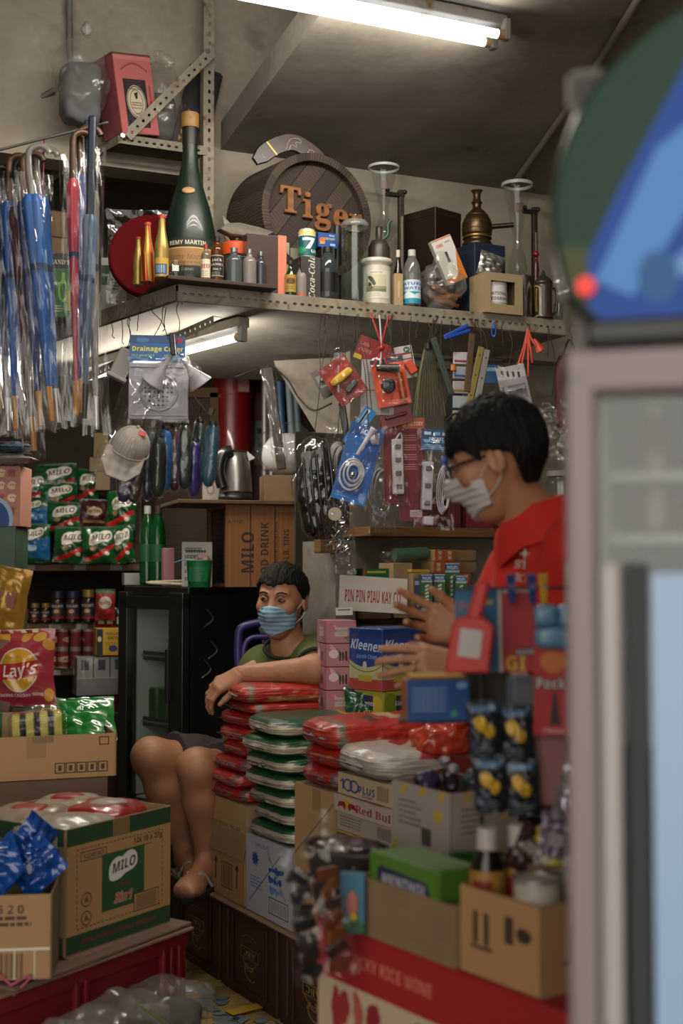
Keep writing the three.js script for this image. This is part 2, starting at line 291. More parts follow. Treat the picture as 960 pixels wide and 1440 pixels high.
// upper shelf with its post and brace
const POST = P(291, 600, 4.36);
const USHELF = P(167, 188, 4.23);
{
  const f = thing('upper_shelf', 'small high shelf of slotted angle iron with a diagonal brace', 'shelf');
  const R = P(290, 204, 4.36).setY(USHELF.y), L = USHELF.clone().addScaledVector(W, 0.75);
  angle(f, 'rail', USHELF, R, 0.032, { pitch: 0.026, slot: [0.007, 0.005] });
  angle(f, 'rail', L, USHELF, 0.034, { pitch: 0.02, slot: [0.003, 0.007] });
  const s = new THREE.Shape([USHELF, R, shift(R, 0, 0, 0.3), L].map(q => new THREE.Vector2(q.x, -q.z))), g = new THREE.ExtrudeGeometry(s, { depth: 0.012, bevelEnabled: false }); g.rotateX(-Math.PI / 2);
  part(f, 'board', boxUV(g, 0.6), C(0x6f6a60, 0.9, { map: T.plaster }), [0, USHELF.y - 0.016, 0]);
  const top = P(292, 68, 4.345), bot = P(173, 186, 4.215), d = top.clone().sub(bot);
  const br = part(f, 'brace', slotted(d.length(), 0.036, { pitch: 0.03, slot: [0.006, 0.005], fl: 0.004 }), IRON); br.position.copy(bot); br.rotation.set(0, A, Math.atan2(d.y, Math.hypot(d.x, d.z)), 'YXZ');
  const bolt = cy(0.009, 0.009, 0.012, 6).rotateX(Math.PI / 2);
  for (const q of [top, bot]) part(f, 'bolt', bolt, STEEL, [q.x, q.y - 0.016, q.z + 0.012], [0, A, 0]);
  const pst = thing('shelf_post', 'tall slotted angle iron post beside the giant dark bottle', 'post', POST.clone().setY(0));
  const pg = slotted(1.95, 0.038, { pitch: 0.034, slot: [0.008, 0.005], fl: 0.035 }); pg.rotateZ(Math.PI / 2);
  part(pst, 'upright', pg, IRON, [-0.018, SHELF, 0], [0, A, 0]);
}
// wall pipes at the upper left, conduit along the soffit
{
  const pipe = solo('wall_pipe', 'bent grey conduit pipe fixed to the upper wall', 'pipe', tube([[97, -20], [98, 60], [98, 95], [88, 118], [60, 136], [36, 150]].map(a => P(a[0], a[1], 4.28)), 0.011, 8, 40), C(0x8d887c, 0.6, { map: T.metal }));
  const k = [0.5, 0, 0];
  const a = soffitAt(722, 254), b = soffitAt(818, 118), c = soffitAt(900, -12); [a, b, c].forEach(v => v.y -= 0.014);
  const cd = thing('ceiling_conduit', 'grey cable conduit running up the sloping ceiling', 'conduit');
  part(cd, 'pipe', tube([a, b, c], 0.013, 8, 20), C(0x6c6860, 0.6)); part(cd, 'joint', cy(0.022, 0.022, 0.035, 12), C(0x6c6860, 0.6), [b.x, b.y, b.z]);
}
// ---- fluorescent lamps
function tubeLight(p0, p1, name, label, tubes, power) {        // p0, p1 ends of the batten underside
  const d = p1.clone().sub(p0), L = d.length(), o = thing(name, label, 'lamp', p0.clone().add(p1).multiplyScalar(0.5), Math.atan2(-d.z, d.x));
  const WH = C(0xb9b4a6, 0.5, { map: T.metal }), GLOW = C(0xffffff, 0.4, { emissive: 0xeef4ff, emissiveIntensity: 2.6 });
  part(o, 'batten', rb(L, 0.035, tubes > 1 ? 0.07 : 0.045, 0.005), WH, [0, 0.05, 0]);
  for (let i = 0; i < tubes; i++) {
    const z = tubes > 1 ? (i - 0.5) * 0.075 : 0;
    part(o, 'tube', cy(0.0135, 0.0135, L - 0.07, 16).rotateZ(Math.PI / 2), GLOW, [0, 0.005 - i * 0.004, z]);
    for (const e of [-1, 1]) { part(o, 'end_cap', cy(0.0145, 0.0145, 0.02, 16).rotateZ(Math.PI / 2), C(0xb0915a, 0.5), [e * (L / 2 - 0.03), 0.005 - i * 0.004, z]); part(o, 'socket', rb(0.022, 0.065, 0.03, 0.006), WH, [e * (L / 2 - 0.01), 0.018, z]); }
    for (const [y, dz, rx, f] of [[-0.02, 0, -Math.PI / 2, 1], [0.004, -0.018, 0, 0.8], [0.004, 0.018, Math.PI, 0.8]]) { if (tubes > 1 && rx !== -Math.PI / 2 && Math.sign(dz) !== Math.sign(z)) continue; const l = new THREE.RectAreaLight(0xfff5e6, power * f, L - 0.08, 0.026); l.position.set(0, y, z + dz); l.rotation.x = rx; l.castShadow = true; o.add(l); }
  }
  return o;
}
{
  const e = P(706, 58, 3.78); tubeLight(e.clone().addScaledVector(U, -1.22), e, 'ceiling_tube_lamp', 'twin fluorescent tube lamp glowing under the sloping ceiling', 2, TUBE_POWER * 1.0);
  const n = P(343, 474, 4.16), f2 = n.clone().addScaledVector(W, 1.22); tubeLight(f2, n, 'shelf_tube_lamp', 'fluorescent tube lamp glowing under the loft shelf', 1, TUBE_POWER);
}
let font;
// ---------------------------------------------------------------- things on the loft shelf
const on = (px, b = 0.06) => onU(px, 600, b).setY(SHELF + 0.004);
const wid = (px, w, b = 0.06) => w * M(loftD(px, b));
const hgt = (px, ytop, b = 0.06) => onU(px, ytop, b).y - SHELF - 0.004;
const band = (r, h, y, arc = Math.PI) => new THREE.CylinderGeometry(r, r, h, 20, 1, true, -arc / 2, arc).translate(0, y, 0);
const PROF = {
  bottle: [[0, 0], [0.92, 0], [1, 0.03], [1, 0.52], [0.93, 0.62], [0.55, 0.75], [0.36, 0.84], [0.34, 0.93], [0.36, 0.94]],
  squat: [[0, 0], [0.95, 0], [1, 0.03], [1, 0.68], [0.9, 0.76], [0.5, 0.82], [0.42, 0.86], [0.42, 0.93]],
  beer: [[0, 0], [0.9, 0], [1, 0.02], [1, 0.44], [0.97, 0.52], [0.62, 0.72], [0.5, 0.82], [0.46, 0.95], [0.5, 0.955]],
  water: [[0, 0], [0.85, 0], [1, 0.04], [0.95, 0.1], [1, 0.14], [1, 0.5], [0.95, 0.55], [1, 0.6], [0.85, 0.74], [0.5, 0.86], [0.38, 0.9], [0.38, 0.93]],
};
function bottleParts(o, r, h, prof, glass, capMat, cap = [0.42, 0.9, 1], labelMat, lab = [0.1, 0.5], arc) {
  part(o, 'body', lathe(PROF[prof] || prof, 22, h, r), glass);
  if (capMat) part(o, 'cap', cy(cap[0] * r, cap[0] * r, (cap[2] - cap[1]) * h, 16), capMat, [0, (cap[1] + cap[2]) / 2 * h, 0]);
  if (labelMat) part(o, 'label', band(r * 1.02, (lab[1] - lab[0]) * h, (lab[0] + lab[1]) / 2 * h, arc), labelMat);
  return o;
}
const clearG = hex => C(hex, 0.06, { transmission: 0.85, ior: 1.45 });
{ // giant cognac bottle
  const px = 265, b = 0.17, r = wid(px, 75, b) / 2, h = hgt(px, 165, b), o = thing('display_bottle', 'giant dark green dusty cognac bottle with gold label and cork', 'bottle', on(px, b).setY(SHELF + 0.018), 0.04);
  const pr = smoothProfile([[0, 0], [0.9, 0], [1, 0.02], [1, 0.22], [0.97, 0.32], [0.8, 0.45], [0.55, 0.57], [0.36, 0.68], [0.29, 0.76], [0.27, 0.91], [0.28, 0.915]], 50);
  const gl = C(0x0f1f17, 0.42, { clearcoat: 0.15, bumpMap: T.bumpFine, bumpScale: 0.001 });
  part(o, 'body', lathe(pr, 36, h, r), gl);
  part(o, 'collar', lathe([[0.29, 0.82], [0.3, 0.83], [0.3, 0.915], [0.28, 0.92]], 24, h, r), C(0x12150f, 0.5));
  part(o, 'cork_cap', lathe([[0.33, 0.915], [0.34, 0.92], [0.34, 0.995], [0.3, 1], [0, 1]], 24, h, r), C(0xb98a4a, 0.55, { map: T.metal }));
  part(o, 'label', band(r * 1.012, h * 0.2, h * 0.175, Math.PI * 1.2), print(384, 128, (g, w, H) => {
    fill(g, '#14201a', 0, 0, w, H); fill(g, '#8f6a3c', 0, 34, w, 64); fill(g, '#c9a25e', 0, 34, w, 4); fill(g, '#7a5a30', 0, 96, w, 3);
    text(g, 'REMY MARTIN', w / 2, 18, 22, '#c8bfa4'); text(g, 'Remy Martin', w / 2, 68, 24, '#5a3d1c', { font: 'serif', style: 'italic' }); text(g, 'FINE CHAMPAGNE COGNAC', w / 2, 88, 9, '#5a3d1c', { font: 'serif' }); text(g, 'COGNAC', w / 2, 112, 12, '#8a8a78'); }, 0.6));
  part(o, 'medallion', new THREE.SphereGeometry(r * 0.25, 20, 12).scale(1, 0.62, 0.3).rotateX(-0.42), C(0xa9825a, 0.6, { metalness: 0.2 }), [0, h * 0.545, r * 0.61]);
}
{ // gold bottles and glass
  const gm = C(0xa89050, 0.35, { metalness: 0.6 }), red = C(0xa82c14, 0.5);
  const stripe = print(128, 128, (g) => { fill(g, '#b8923c', 0, 0, 128, 128); g.strokeStyle = '#96200f'; g.lineWidth = 9; for (let i = -8; i < 10; i++) { g.beginPath(); g.moveTo(i * 20, 0); g.bezierCurveTo(i * 20 + 30, 40, i * 20 - 10, 80, i * 20 + 50, 128); g.stroke(); } }, 0.35, { metalness: 0.5 });
  for (const [px, w, yt, b, m, lb] of [[194, 15, 322, 0.0, gm, 'plain gold aluminium beer bottle partly behind the striped one'], [207, 20, 306, -0.02, stripe, 'gold aluminium beer bottle with red flame stripes'], [227, 20, 303, -0.01, gm, 'tall gold aluminium beer bottle beside the small tumbler']]) {
    const r = w / 2 * M(3.93), p = P(px, 394, 3.93 + (227 - px) * 0.003).setY(SHELF + 0.018), o = thing('aluminium_bottle', lb, 'bottle', p, 0, 'gold bottles on the loft corner'), h = P(px, yt, 3.93).y - p.y;
    bottleParts(o, r, h, 'beer', m, red, [0.55, 0.95, 1]);
    if (px === 227) part(o, 'label', band(r * 1.02, h * 0.28, h * 0.17), print(64, 64, (g) => { fill(g, '#b8923c', 0, 0, 64, 64); fill(g, '#33507a', 12, 22, 40, 38); bars(g, '#c9cdd0', 16, 26, 32, 28, 14); }, 0.4));
  }
  const o = thing('shot_glass', 'small clear shot glass before the giant bottle', 'glass', P(248, 394, 3.95).setY(SHELF + 0.018));
  part(o, 'cup', lathe([[0, 0], [0.75, 0], [0.8, 0.04], [1, 1], [0.93, 1], [0.72, 0.3], [0, 0.25]], 20, 0.058, 0.027), GLASS);
  part(o, 'emblem', band(0.0262, 0.018, 0.032, 0.8), C(0xd8d8d0, 0.6));
}
{ // round red parcel in film behind
  const o = thing('red_tray', 'dark red round tray wrapped in clear film behind the gold bottles', 'tray', P(205, 392, 4.25).setY(SHELF + 0.004), 0.15);
  part(o, 'disc', lathe([[0, 0.03], [0.9, 0.03], [0.97, 0.05], [1, 0.02], [0.97, 0], [0, 0]], 36, 1, 0.145).rotateX(Math.PI / 2 - 0.12), C(0x5a0c10, 0.85, { specularIntensity: 0.2 }), [0.02, 0.15, 0]);
  part(o, 'wrapping', pouch(0.31, 0.32, 0.03, { sd: 4, wr: 0.9, nu: 24, nv: 24 }), FILM, [0.02, 0.0, -0.005]);
}
// small spirits bottles, front row
const whisky = C(0x6a3a10, 0.12, { transmission: 0.5, ior: 1.4 }), dimG = C(0x8d9296, 0.12, { transmission: 0.75, ior: 1.4 });
const labelMats = {
  white: print(64, 64, g => { fill(g, '#c9c0a8', 0, 0, 64, 64); text(g, 'BEEF', 32, 24, 20, '#8a2018'); smallLines(g, '#6a5a48', 8, 42, 48, 3, 7); }),
  black: print(64, 96, g => { fill(g, '#14120f', 0, 0, 64, 96); g.strokeStyle = '#b9b2a0'; g.lineWidth = 3; g.strokeRect(5, 5, 54, 86); text(g, 'JACK', 32, 24, 14, '#cfc8b4', { font: 'serif' }); text(g, 'DANIEL', 32, 42, 13, '#cfc8b4', { font: 'serif' }); text(g, 'No.7', 32, 62, 13, '#cfc8b4', { font: 'serif' }); smallLines(g, '#a9a294', 14, 76, 36, 2, 7); }),
  gold: print(64, 64, g => { fill(g, '#9a7a30', 0, 0, 64, 64); oval(g, '#5a3a12', 32, 24, 18, 12); smallLines(g, '#3a2a10', 10, 44, 44, 2, 7); }),
};
{
  const row = [
    [288, 13, 350, 0.0, 'squat', C(0x8a7a66, 0.2, { transmission: 0.5 }), C(0xa02818, 0.5), 'white', 'tiny liquor bottle with red cap and cream label'],
    [304, 18, 339, 0.0, 'squat', whisky, BLACK, 'black', 'tiny whiskey bottle with black label'],
    [328, 23, 349, 0.02, 'squat', C(0x6a7274, 0.15, { transmission: 0.6 }), STEEL, null, 'small square clear bottle holding dark spirit beside the whiskey'],
    [350, 20, 351, 0.02, 'squat', C(0xa8a09c, 0.25, { transmission: 0.6 }), STEEL, null, 'small clear bottle holding cloudy pink spirit'],
    [366, 14, 354, 0.03, 'squat', C(0x5a5664, 0.15, { transmission: 0.6 }), STEEL, null, 'small clear bottle with violet tint beside the pink box'],
    [394.5, 10, 367, 0.05, 'bottle', C(0x152a16, 0.1, { transmission: 0.2 }), C(0x1c2a14, 0.5), 'gold', 'narrow tiny green bottle with gold label'],
    [408, 16, 367, 0.03, 'bottle', C(0x173318, 0.1, { transmission: 0.2 }), C(0x1c2a14, 0.5), 'gold', 'tiny dark green liqueur bottle with gold label'],
    [423.5, 17, 367, 0.03, 'bottle', C(0x8d8580, 0.5, { transmission: 0.35 }), STEEL, null, 'frosted tiny bottle leaning at the soda box'],
    [460.5, 29, 348, 0.03, 'water', C(0x5a6468, 0.1, { transmission: 0.75 }), BLACK, 'black', 'plastic drink bottle with plain black wrap label'],
  ];
  for (const [px, w, yt, b, prof, gm, cm, lb, label] of row) {
    const r = wid(px, w, b) / 2, h = hgt(px, yt, b), o = thing(w > 25 ? 'drink_bottle' : 'mini_bottle', label, 'bottle', on(px, b).setY(SHELF + (px < 312 ? 0.018 : 0.004)), 0.1, 'small bottles on the loft front');
    bottleParts(o, r, h, prof, gm, cm, [0.46, 0.9, 1], lb && (w > 25 ? C(0x0c0c0c, 0.4) : labelMats[lb]), w > 25 ? [0.14, 0.5] : [0.12, 0.6], w > 25 ? Math.PI * 2 : Math.PI);
    if (px === 423.5) part(o, 'base', cy(r * 1.01, r * 1.01, h * 0.12, 16), C(0xb0501c, 0.5), [0, h * 0.06, 0]);
  }
}
{ // jar with orange lid, toy, clear case
  const o = thing('storage_jar', 'dark squat jar with bright orange lid behind small bottles', 'jar', on(331, 0.13));
  const r = wid(331, 42, 0.13) / 2, h = hgt(331, 343, 0.13);
  part(o, 'body', lathe([[0, 0], [0.9, 0], [1, 0.06], [1, 0.7], [0.9, 0.8], [0, 0.8]], 24, h, r), C(0x2a2622, 0.3)); part(o, 'lid', lathe([[0, 1], [0.95, 1], [1, 0.97], [1, 0.78], [0.95, 0.77]], 24, h, r), C(0xc04a12, 0.45));
  const c = thing('pink_box', 'upright box with a salmon pink end on the loft', 'box', on(370, 0.09), A);
  const ch = hgt(384, 336, 0.09); part(c, 'body', rb(0.11, ch * 0.98, 0.1, 0.002), C(0x4a3c38, 0.25, { clearcoat: 0.6 }), [-0.02, ch / 2, 0]); part(c, 'end_panel', rb(0.03, ch, 0.104, 0.002), C(0xc07058, 0.6), [0.045, ch / 2, 0.002]);
  const t = thing('toy_ship', 'grey carved model boat lying on the jar lid and box', 'model', on(342, 0.11).setY(SHELF + ch + 0.003), A);
  const hull = extr([[-0.085, 0.012], [-0.05, 0.0], [0.06, 0], [0.095, 0.02], [0.05, 0.028], [-0.02, 0.036], [-0.06, 0.03]], 0.03, 0.004).translate(0, 0.004, -0.015);
  part(t, 'hull', hull, C(0x7d7a6c, 0.7, { map: T.wood })); part(t, 'fin', extr([[0, 0], [0.03, 0], [-0.005, 0.03]], 0.004).translate(-0.07, 0.034, 0), C(0x6a6a60, 0.7));
  const s = thing('driftwood_carving', 'small pale branching wood carving beside the barrel', 'carving', on(331, 0.22));
  part(s, 'stump', blob(0.05, 0.22, 0.05, { n: 2.5, amp: 0.25, freq: 3, sd: 9, seg: [8, 16, 8] }), C(0x8f8878, 0.9, { map: T.wood }), [0, 0.11, 0]);
  for (const [x, y, a] of [[-0.018, 0.2, 0.5], [0.005, 0.22, 0.1], [0.02, 0.17, -0.6]]) part(s, 'twig', cy(0.006, 0.012, 0.07, 7), C(0x8f8878, 0.9, { map: T.wood }), [x, y, 0.01], [0.2, 0, a]);
  const w = thing('cream_box', 'two plain cream cartons behind the tiny green bottles', 'box', on(402, 0.14), A);
  part(w, 'carton', rb(0.05, hgt(400, 344, 0.14), 0.06, 0.002), C(0xbdb39c, 0.8, { map: T.card }), [-0.025, hgt(400, 344, 0.14) / 2, 0]); part(w, 'carton', rb(0.03, hgt(400, 350, 0.14), 0.05, 0.002), C(0xa9a08a, 0.8, { map: T.card }), [0.02, hgt(400, 350, 0.14) / 2, 0]);
}
{ // soda box, can, blue card, cylinder, glass jar
  const p = on(431, 0.05), h = hgt(431, 364, 0.05), o = thing('soda_box', 'dark box with white script lettering under the soda can', 'box', p, A), w = wid(431, 30, 0.05);
  part(o, 'body', rb(w, h, w, 0.002), C(0x2e2a28, 0.5), [0, h / 2, 0]);
  part(o, 'printed_front', pl(w * 0.96, h * 0.98), print(96, 192, (g, W, H) => { fill(g, '#2e2a28', 0, 0, W, H); text(g, 'Coca-Cola', W / 2 + 4, H / 2, 42, '#b9b4ac', { turn: -Math.PI / 2, font: 'serif', style: 'italic bold' }); }), [0, h / 2, w / 2 + 0.001]);
  const c = thing('soda_can', 'short white and teal soda can standing on the dark box', 'can', p.clone().setY(p.y + h), 0.2), ch = hgt(431, 324, 0.05) - h, cr = wid(431, 25, 0.05) / 2;
  part(c, 'body', lathe([[0.8, 0], [0.85, 0], [1, 0.05], [1, 0.92], [0.86, 1]], 24, ch, cr), C(0xc9c49c, 0.35, { metalness: 0.3 }));
  part(c, 'label', band(cr * 1.01, ch * 0.86, ch * 0.48, Math.PI * 1.4), print(128, 128, (g) => { fill(g, '#c9c8b8', 0, 0, 128, 128); fill(g, '#c8bd6a', 0, 0, 128, 18); fill(g, '#14555c', 18, 24, 92, 104); poly(g, '#e4e4dc', [[44, 34], [92, 34], [70, 92], [54, 92], [74, 48], [44, 48]]); oval(g, '#2e8a52', 36, 98, 20, 16); text(g, 'UP', 88, 104, 24, '#d8d8d0'); }, 0.4));
  part(c, 'lid', cy(cr * 0.86, cr * 0.86, 0.003, 20), STEEL, [0, ch, 0]);
  const bp = on(458, 0.13), bh0 = hgt(458, 350, 0.13), bh = hgt(458, 329, 0.13) - bh0, bc = thing('blue_pack', 'small blue pack with orange print propped behind the black-label bottle', 'pack', bp, A);
  part(bc, 'pack', rb(wid(458, 30), bh, 0.03, 0.002), C(0x123a78, 0.5), [0, bh0 + bh / 2, 0]); part(bc, 'support', rb(0.05, bh0, 0.04, 0.002), C(0x2a2420, 0.7), [0, bh0 / 2, 0]);
  part(bc, 'printed_front', pl(wid(458, 29), bh * 0.96), print(128, 88, g => { fill(g, '#15468a', 0, 0, 128, 88); oval(g, '#c0601c', 26, 48, 20, 20); text(g, 'CENTURY', 74, 34, 18, '#d8a83a'); text(g, '200', 26, 62, 22, '#d8a83a'); text(g, 'Green', 92, 14, 12, '#d8d8d8'); fill(g, '#9ab4d0', 80, 62, 36, 14); }), [0, bh0 + bh / 2, 0.016]);
  const t = thing('dark_tube', 'slim black cylinder tin behind the tall glass jar', 'tin', on(474, 0.16)); part(t, 'body', cy(wid(474, 12) / 2, wid(474, 12) / 2, hgt(474, 318, 0.16), 18), C(0x16161a, 0.4), [0, hgt(474, 318, 0.16) / 2, 0]); part(t, 'cap', cy(wid(474, 12.6) / 2, wid(474, 12.6) / 2, 0.03, 18), C(0x202024, 0.3), [0, hgt(474, 318, 0.16) - 0.014, 0]);
  const j = thing('glass_canister', 'tall slim glass canister with knobbed glass lid', 'jar', on(499, 0.03)), jr = wid(499, 38, 0.03) / 2, jh = hgt(499, 318, 0.03);
  part(j, 'body', lathe([[0, 0], [0.9, 0], [1, 0.03], [1, 0.97], [0.96, 1], [0.92, 0.97], [0.93, 0.05], [0, 0.04]], 28, jh, jr), GLASS);
  const ld = part(j, 'lid', lathe([[0.98, 0], [1.04, 0.1], [1.04, 0.4], [0.8, 0.75], [0.3, 0.85], [0, 0.9]], 28, 0.032, jr), C(0xcfd2cc, 0.1, { transmission: 0.8 }), [0, jh - 0.006, 0]);
  part(ld, 'knob', new THREE.SphereGeometry(0.0125, 16, 12), GLASS, [0, 0.04, 0]);
}
{ // ceramic jar, pot, beige box, water bottle
  const o = thing('ceramic_jar', 'white ceramic jar with a printed landscape and wide rim', 'jar', on(529.5, 0.05), -0.05), r = wid(529, 43, 0.05) / 2, h = hgt(529, 366, 0.05);
  const cw = C(0xb9b4a6, 0.3, { clearcoat: 0.4 });
  part(o, 'body', lathe([[0, 0], [0.88, 0], [0.94, 0.03], [0.94, 0.82], [0.86, 0.86], [1.04, 0.9], [1.06, 0.95], [1, 1], [0.9, 0.99], [0.8, 0.9], [0, 0.88]], 30, h, r), cw);
  part(o, 'picture', band(r * 0.955, h * 0.6, h * 0.42, 2.2), print(192, 160, (g, W, H) => { fill(g, '#c6c1b2', 0, 0, W, H); fill(g, '#b8b294', 30, 22, 132, 100); fill(g, '#6a6f52', 30, 92, 132, 30); for (let i = 0; i < 26; i++) oval(g, '#3a4434', 52 + (i * 13) % 34, 40 + (i * 17) % 46, 9, 8); fill(g, '#38302a', 64, 80, 5, 28); oval(g, '#8c8a6a', 120, 100, 40, 8); smallLines(g, '#55636f', 48, 130, 96, 3, 8); text(g, 'DONEGAL BAY', 96, 12, 11, '#5a646a'); }, 0.4));
  const t = thing('brewing_pot', 'dark metal still pot with bent copper spout behind the ceramic jar', 'pot', on(533, 0.2), 0), th = hgt(533, 322, 0.2), tr = wid(533, 31, 0.2) / 2;
  const pm = C(0x4a443a, 0.45, { metalness: 0.4 });
  part(t, 'base', cy(tr, tr, th * 0.5, 20), C(0x3c3830, 0.6), [0, th * 0.25, 0]);
  part(t, 'body', lathe([[0, 0.48], [0.9, 0.5], [1, 0.6], [1, 0.78], [0.7, 0.86], [0.3, 0.88], [0.28, 1.0], [0.34, 1.02], [0, 1.02]], 24, th, tr), pm); part(t, 'spout', tube([[0.01, th * 0.87, 0], [0.03, th * 0.93, 0], [0.032, th * 1.05, 0], [0.042, th * 1.1, 0]], 0.006, 8), C(0x3f5548, 0.5, { metalness: 0.3 }));
  const bb = thing('tall_beige_box', 'narrow beige carton standing before a dark bottle', 'box', on(559, 0.02), A - 0.2), bh = hgt(559, 386, 0.02); part(bb, 'carton', rb(wid(559, 13), bh, 0.035, 0.002), C(0xb39a70, 0.8, { map: T.card }), [0, bh / 2, 0]);
  part(bb, 'lettering', pl(0.006, bh * 0.5), print(24, 96, g => { fill(g, '#b39a70', 0, 0, 24, 96); for (let i = 0; i < 5; i++) text(g, ['木', '人', '大', '山', '不'][i], 12, 12 + i * 18, 13, '#4a3018'); }), [0, bh / 2, 0.0178]);
  const db = thing('sauce_bottle', 'dark slim bottle with white collar behind the beige carton', 'bottle', on(560, 0.08)); bottleParts(db, wid(560, 14) / 2, hgt(560, 352, 0.08), 'bottle', C(0x1a1512, 0.2), C(0xb8b09c, 0.5), [0.45, 0.88, 1]);
  const w = thing('water_bottle', 'clear mineral water bottle with blue and teal label', 'bottle', on(579.5, 0.02)); bottleParts(w, wid(579.5, 25) / 2, hgt(579.5, 352, 0.02), 'water', clearG(0xc8ccc8), C(0xa8a8a0, 0.5), [0.44, 0.89, 1], print(128, 128, g => { fill(g, '#b9c4cc', 0, 0, 128, 128); fill(g, '#2b86a0', 0, 64, 128, 64); poly(g, '#c4d4d8', [[20, 90], [50, 62], [70, 80], [90, 66], [118, 92], [118, 100], [20, 100]]); text(g, 'NATURAL', 64, 22, 22, '#1f4f9a'); text(g, 'WATER', 70, 46, 22, '#1f4f9a'); }, 0.4), [0.05, 0.46], Math.PI * 1.5);
}
{ // barrel with lettering, boomerang
  const c = onU(447, 303, 0.12), R = 0.222, o = thing('wall_barrel', 'dark wooden barrel end with carved orange lettering', 'barrel', c.clone(), A + 0.12);
  const bw = C(0x4a3c2e, 0.75, { map: T.wood, bumpMap: T.wood, bumpScale: 0.004 }), bw2 = C(0x35291f, 0.75, { map: T.wood, bumpMap: T.wood, bumpScale: 0.004 });
  // staves
  const st = 22, sa = Math.PI * 2 / st; const sp = []; for (let k = 0; k <= 4; k++) sp.push([R * Math.cos(k / 4 * sa * 0.98), R * Math.sin(k / 4 * sa * 0.98)]); for (let k = 4; k >= 0; k--) sp.push([(R - 0.026) * Math.cos(k / 4 * sa * 0.98), (R - 0.026) * Math.sin(k / 4 * sa * 0.98)]);
  const sgm = boxUV(extr(sp, 0.246, 0.0015), 0.3), bow = sgm.attributes.position; for (let k = 0; k < bow.count; k++) { const f = 1 + 0.06 * Math.sin((bow.getZ(k) / 0.25) * 2.2); bow.setX(k, bow.getX(k) * (2 - f)); bow.setY(k, bow.getY(k) * (2 - f)); }
  for (let i = 0; i < st; i++) part(o, 'stave', sgm, i % 3 ? bw : bw2, [0, 0, -0.248], [0, 0, i * sa]);
  // head planks, set back
  for (let i = 0; i < 6; i++) { const w = (R - 0.03) * 2 / 6, x0 = -(R - 0.03) + i * w, x1 = x0 + w - 0.002, pts = []; for (let k = 0; k <= 6; k++) { const x = x0 + (x1 - x0) * k / 6; pts.push([x, Math.sqrt(Math.max(0, (R - 0.03) ** 2 - x * x))]); } for (let k = 6; k >= 0; k--) { const x = x0 + (x1 - x0) * k / 6; pts.push([x, -Math.sqrt(Math.max(0, (R - 0.03) ** 2 - x * x))]); }
    part(o, 'head_plank', boxUV(extr(pts, 0.012), 0.3), i % 2 ? bw : bw2, [0, 0, -0.04]).rotation.z = -0.65; }
  font = await new FontLoader().loadAsync('fonts/droid/droid_serif_bold.typeface.json');
  const lm = C(0x96602e, 0.65, { map: T.wood }); let x = -0.135, sizes = [0.092, 0.085, 0.088, 0.085, 0.085], dy = [0.035, 0.026, 0.016, 0.008, 0.0];
  [...'Tiger'].forEach((ch, i) => { const g = new TextGeometry(ch, { font, size: sizes[i] * 0.95, depth: 0.012, curveSegments: 6, bevelEnabled: true, bevelThickness: 0.002, bevelSize: 0.002, bevelSegments: 1 }); g.computeBoundingBox(); part(o, 'letter', g, lm, [x - g.boundingBox.min.x, -0.03 + dy[i] * 0.9, -0.03]); x += (g.boundingBox.max.x - g.boundingBox.min.x) + 0.006; });
  o.position.y += 0.0;
  // boomerang leaning on the barrel
  const b = thing('boomerang', 'brown painted boomerang with white kangaroo lying over the barrel', 'boomerang', onU(410, 214, 0.2), A);
  const arm = []; const cv = new THREE.CatmullRomCurve3([V3(-0.135, -0.05, 0), V3(-0.07, 0.005, 0), V3(0, 0.032, 0), V3(0.06, 0.012, 0), V3(0.125, -0.035, 0)]); const N = 20, up = [], dn = [];
  for (let i = 0; i <= N; i++) { const t = i / N, q = cv.getPoint(t), tg = cv.getTangent(t), hw = 0.027 * Math.min(1, 5 * Math.min(t, 1 - t) + 0.45); up.push([q.x - tg.y * hw, q.y + tg.x * hw]); dn.unshift([q.x + tg.y * hw, q.y - tg.x * hw]); }
  const bg = extr([...up, ...dn], 0.008, 0.003);
  part(b, 'blade', colored(mergeVertices(bg), (X) => X < -0.085 ? '#0e120f' : '#2e1a10'), C(0xffffff, 0.35, { vertexColors: true, clearcoat: 0.15 }));
  part(b, 'gold_band', at(bx(0.006, 0.055, 0.002), 0, 0, 0), GOLD, [-0.077, -0.001, 0.012], [0, 0, 0.75]);
  const wl = C(0xb9b09c, 0.6);
  part(b, 'kangaroo_outline', mrg([tube([[-0.02, 0.0, 0], [-0.01, 0.03, 0], [0.0, 0.04, 0], [0.03, 0.042, 0], [0.035, 0.03, 0], [0.015, 0.03, 0], [0.02, 0.012, 0], [0.0, 0.02, 0], [-0.01, -0.002, 0]], 0.001, 4, 40)]), wl, [-0.005, 0.002, 0.012]);
  for (let i = 0; i < 9; i++) { const a = i / 9 * 6.28; part(b, 'dot', new THREE.SphereGeometry(0.0022, 6, 4), wl, [0.068 + 0.013 * Math.cos(a), 0.0 + 0.013 * Math.sin(a), 0.011]); }
  for (const [X, Y] of [[-0.11, -0.028], [-0.12, -0.037], [-0.105, -0.035]]) part(b, 'dot', new THREE.SphereGeometry(0.0025, 6, 4), wl, [X, Y, 0.011]);
}
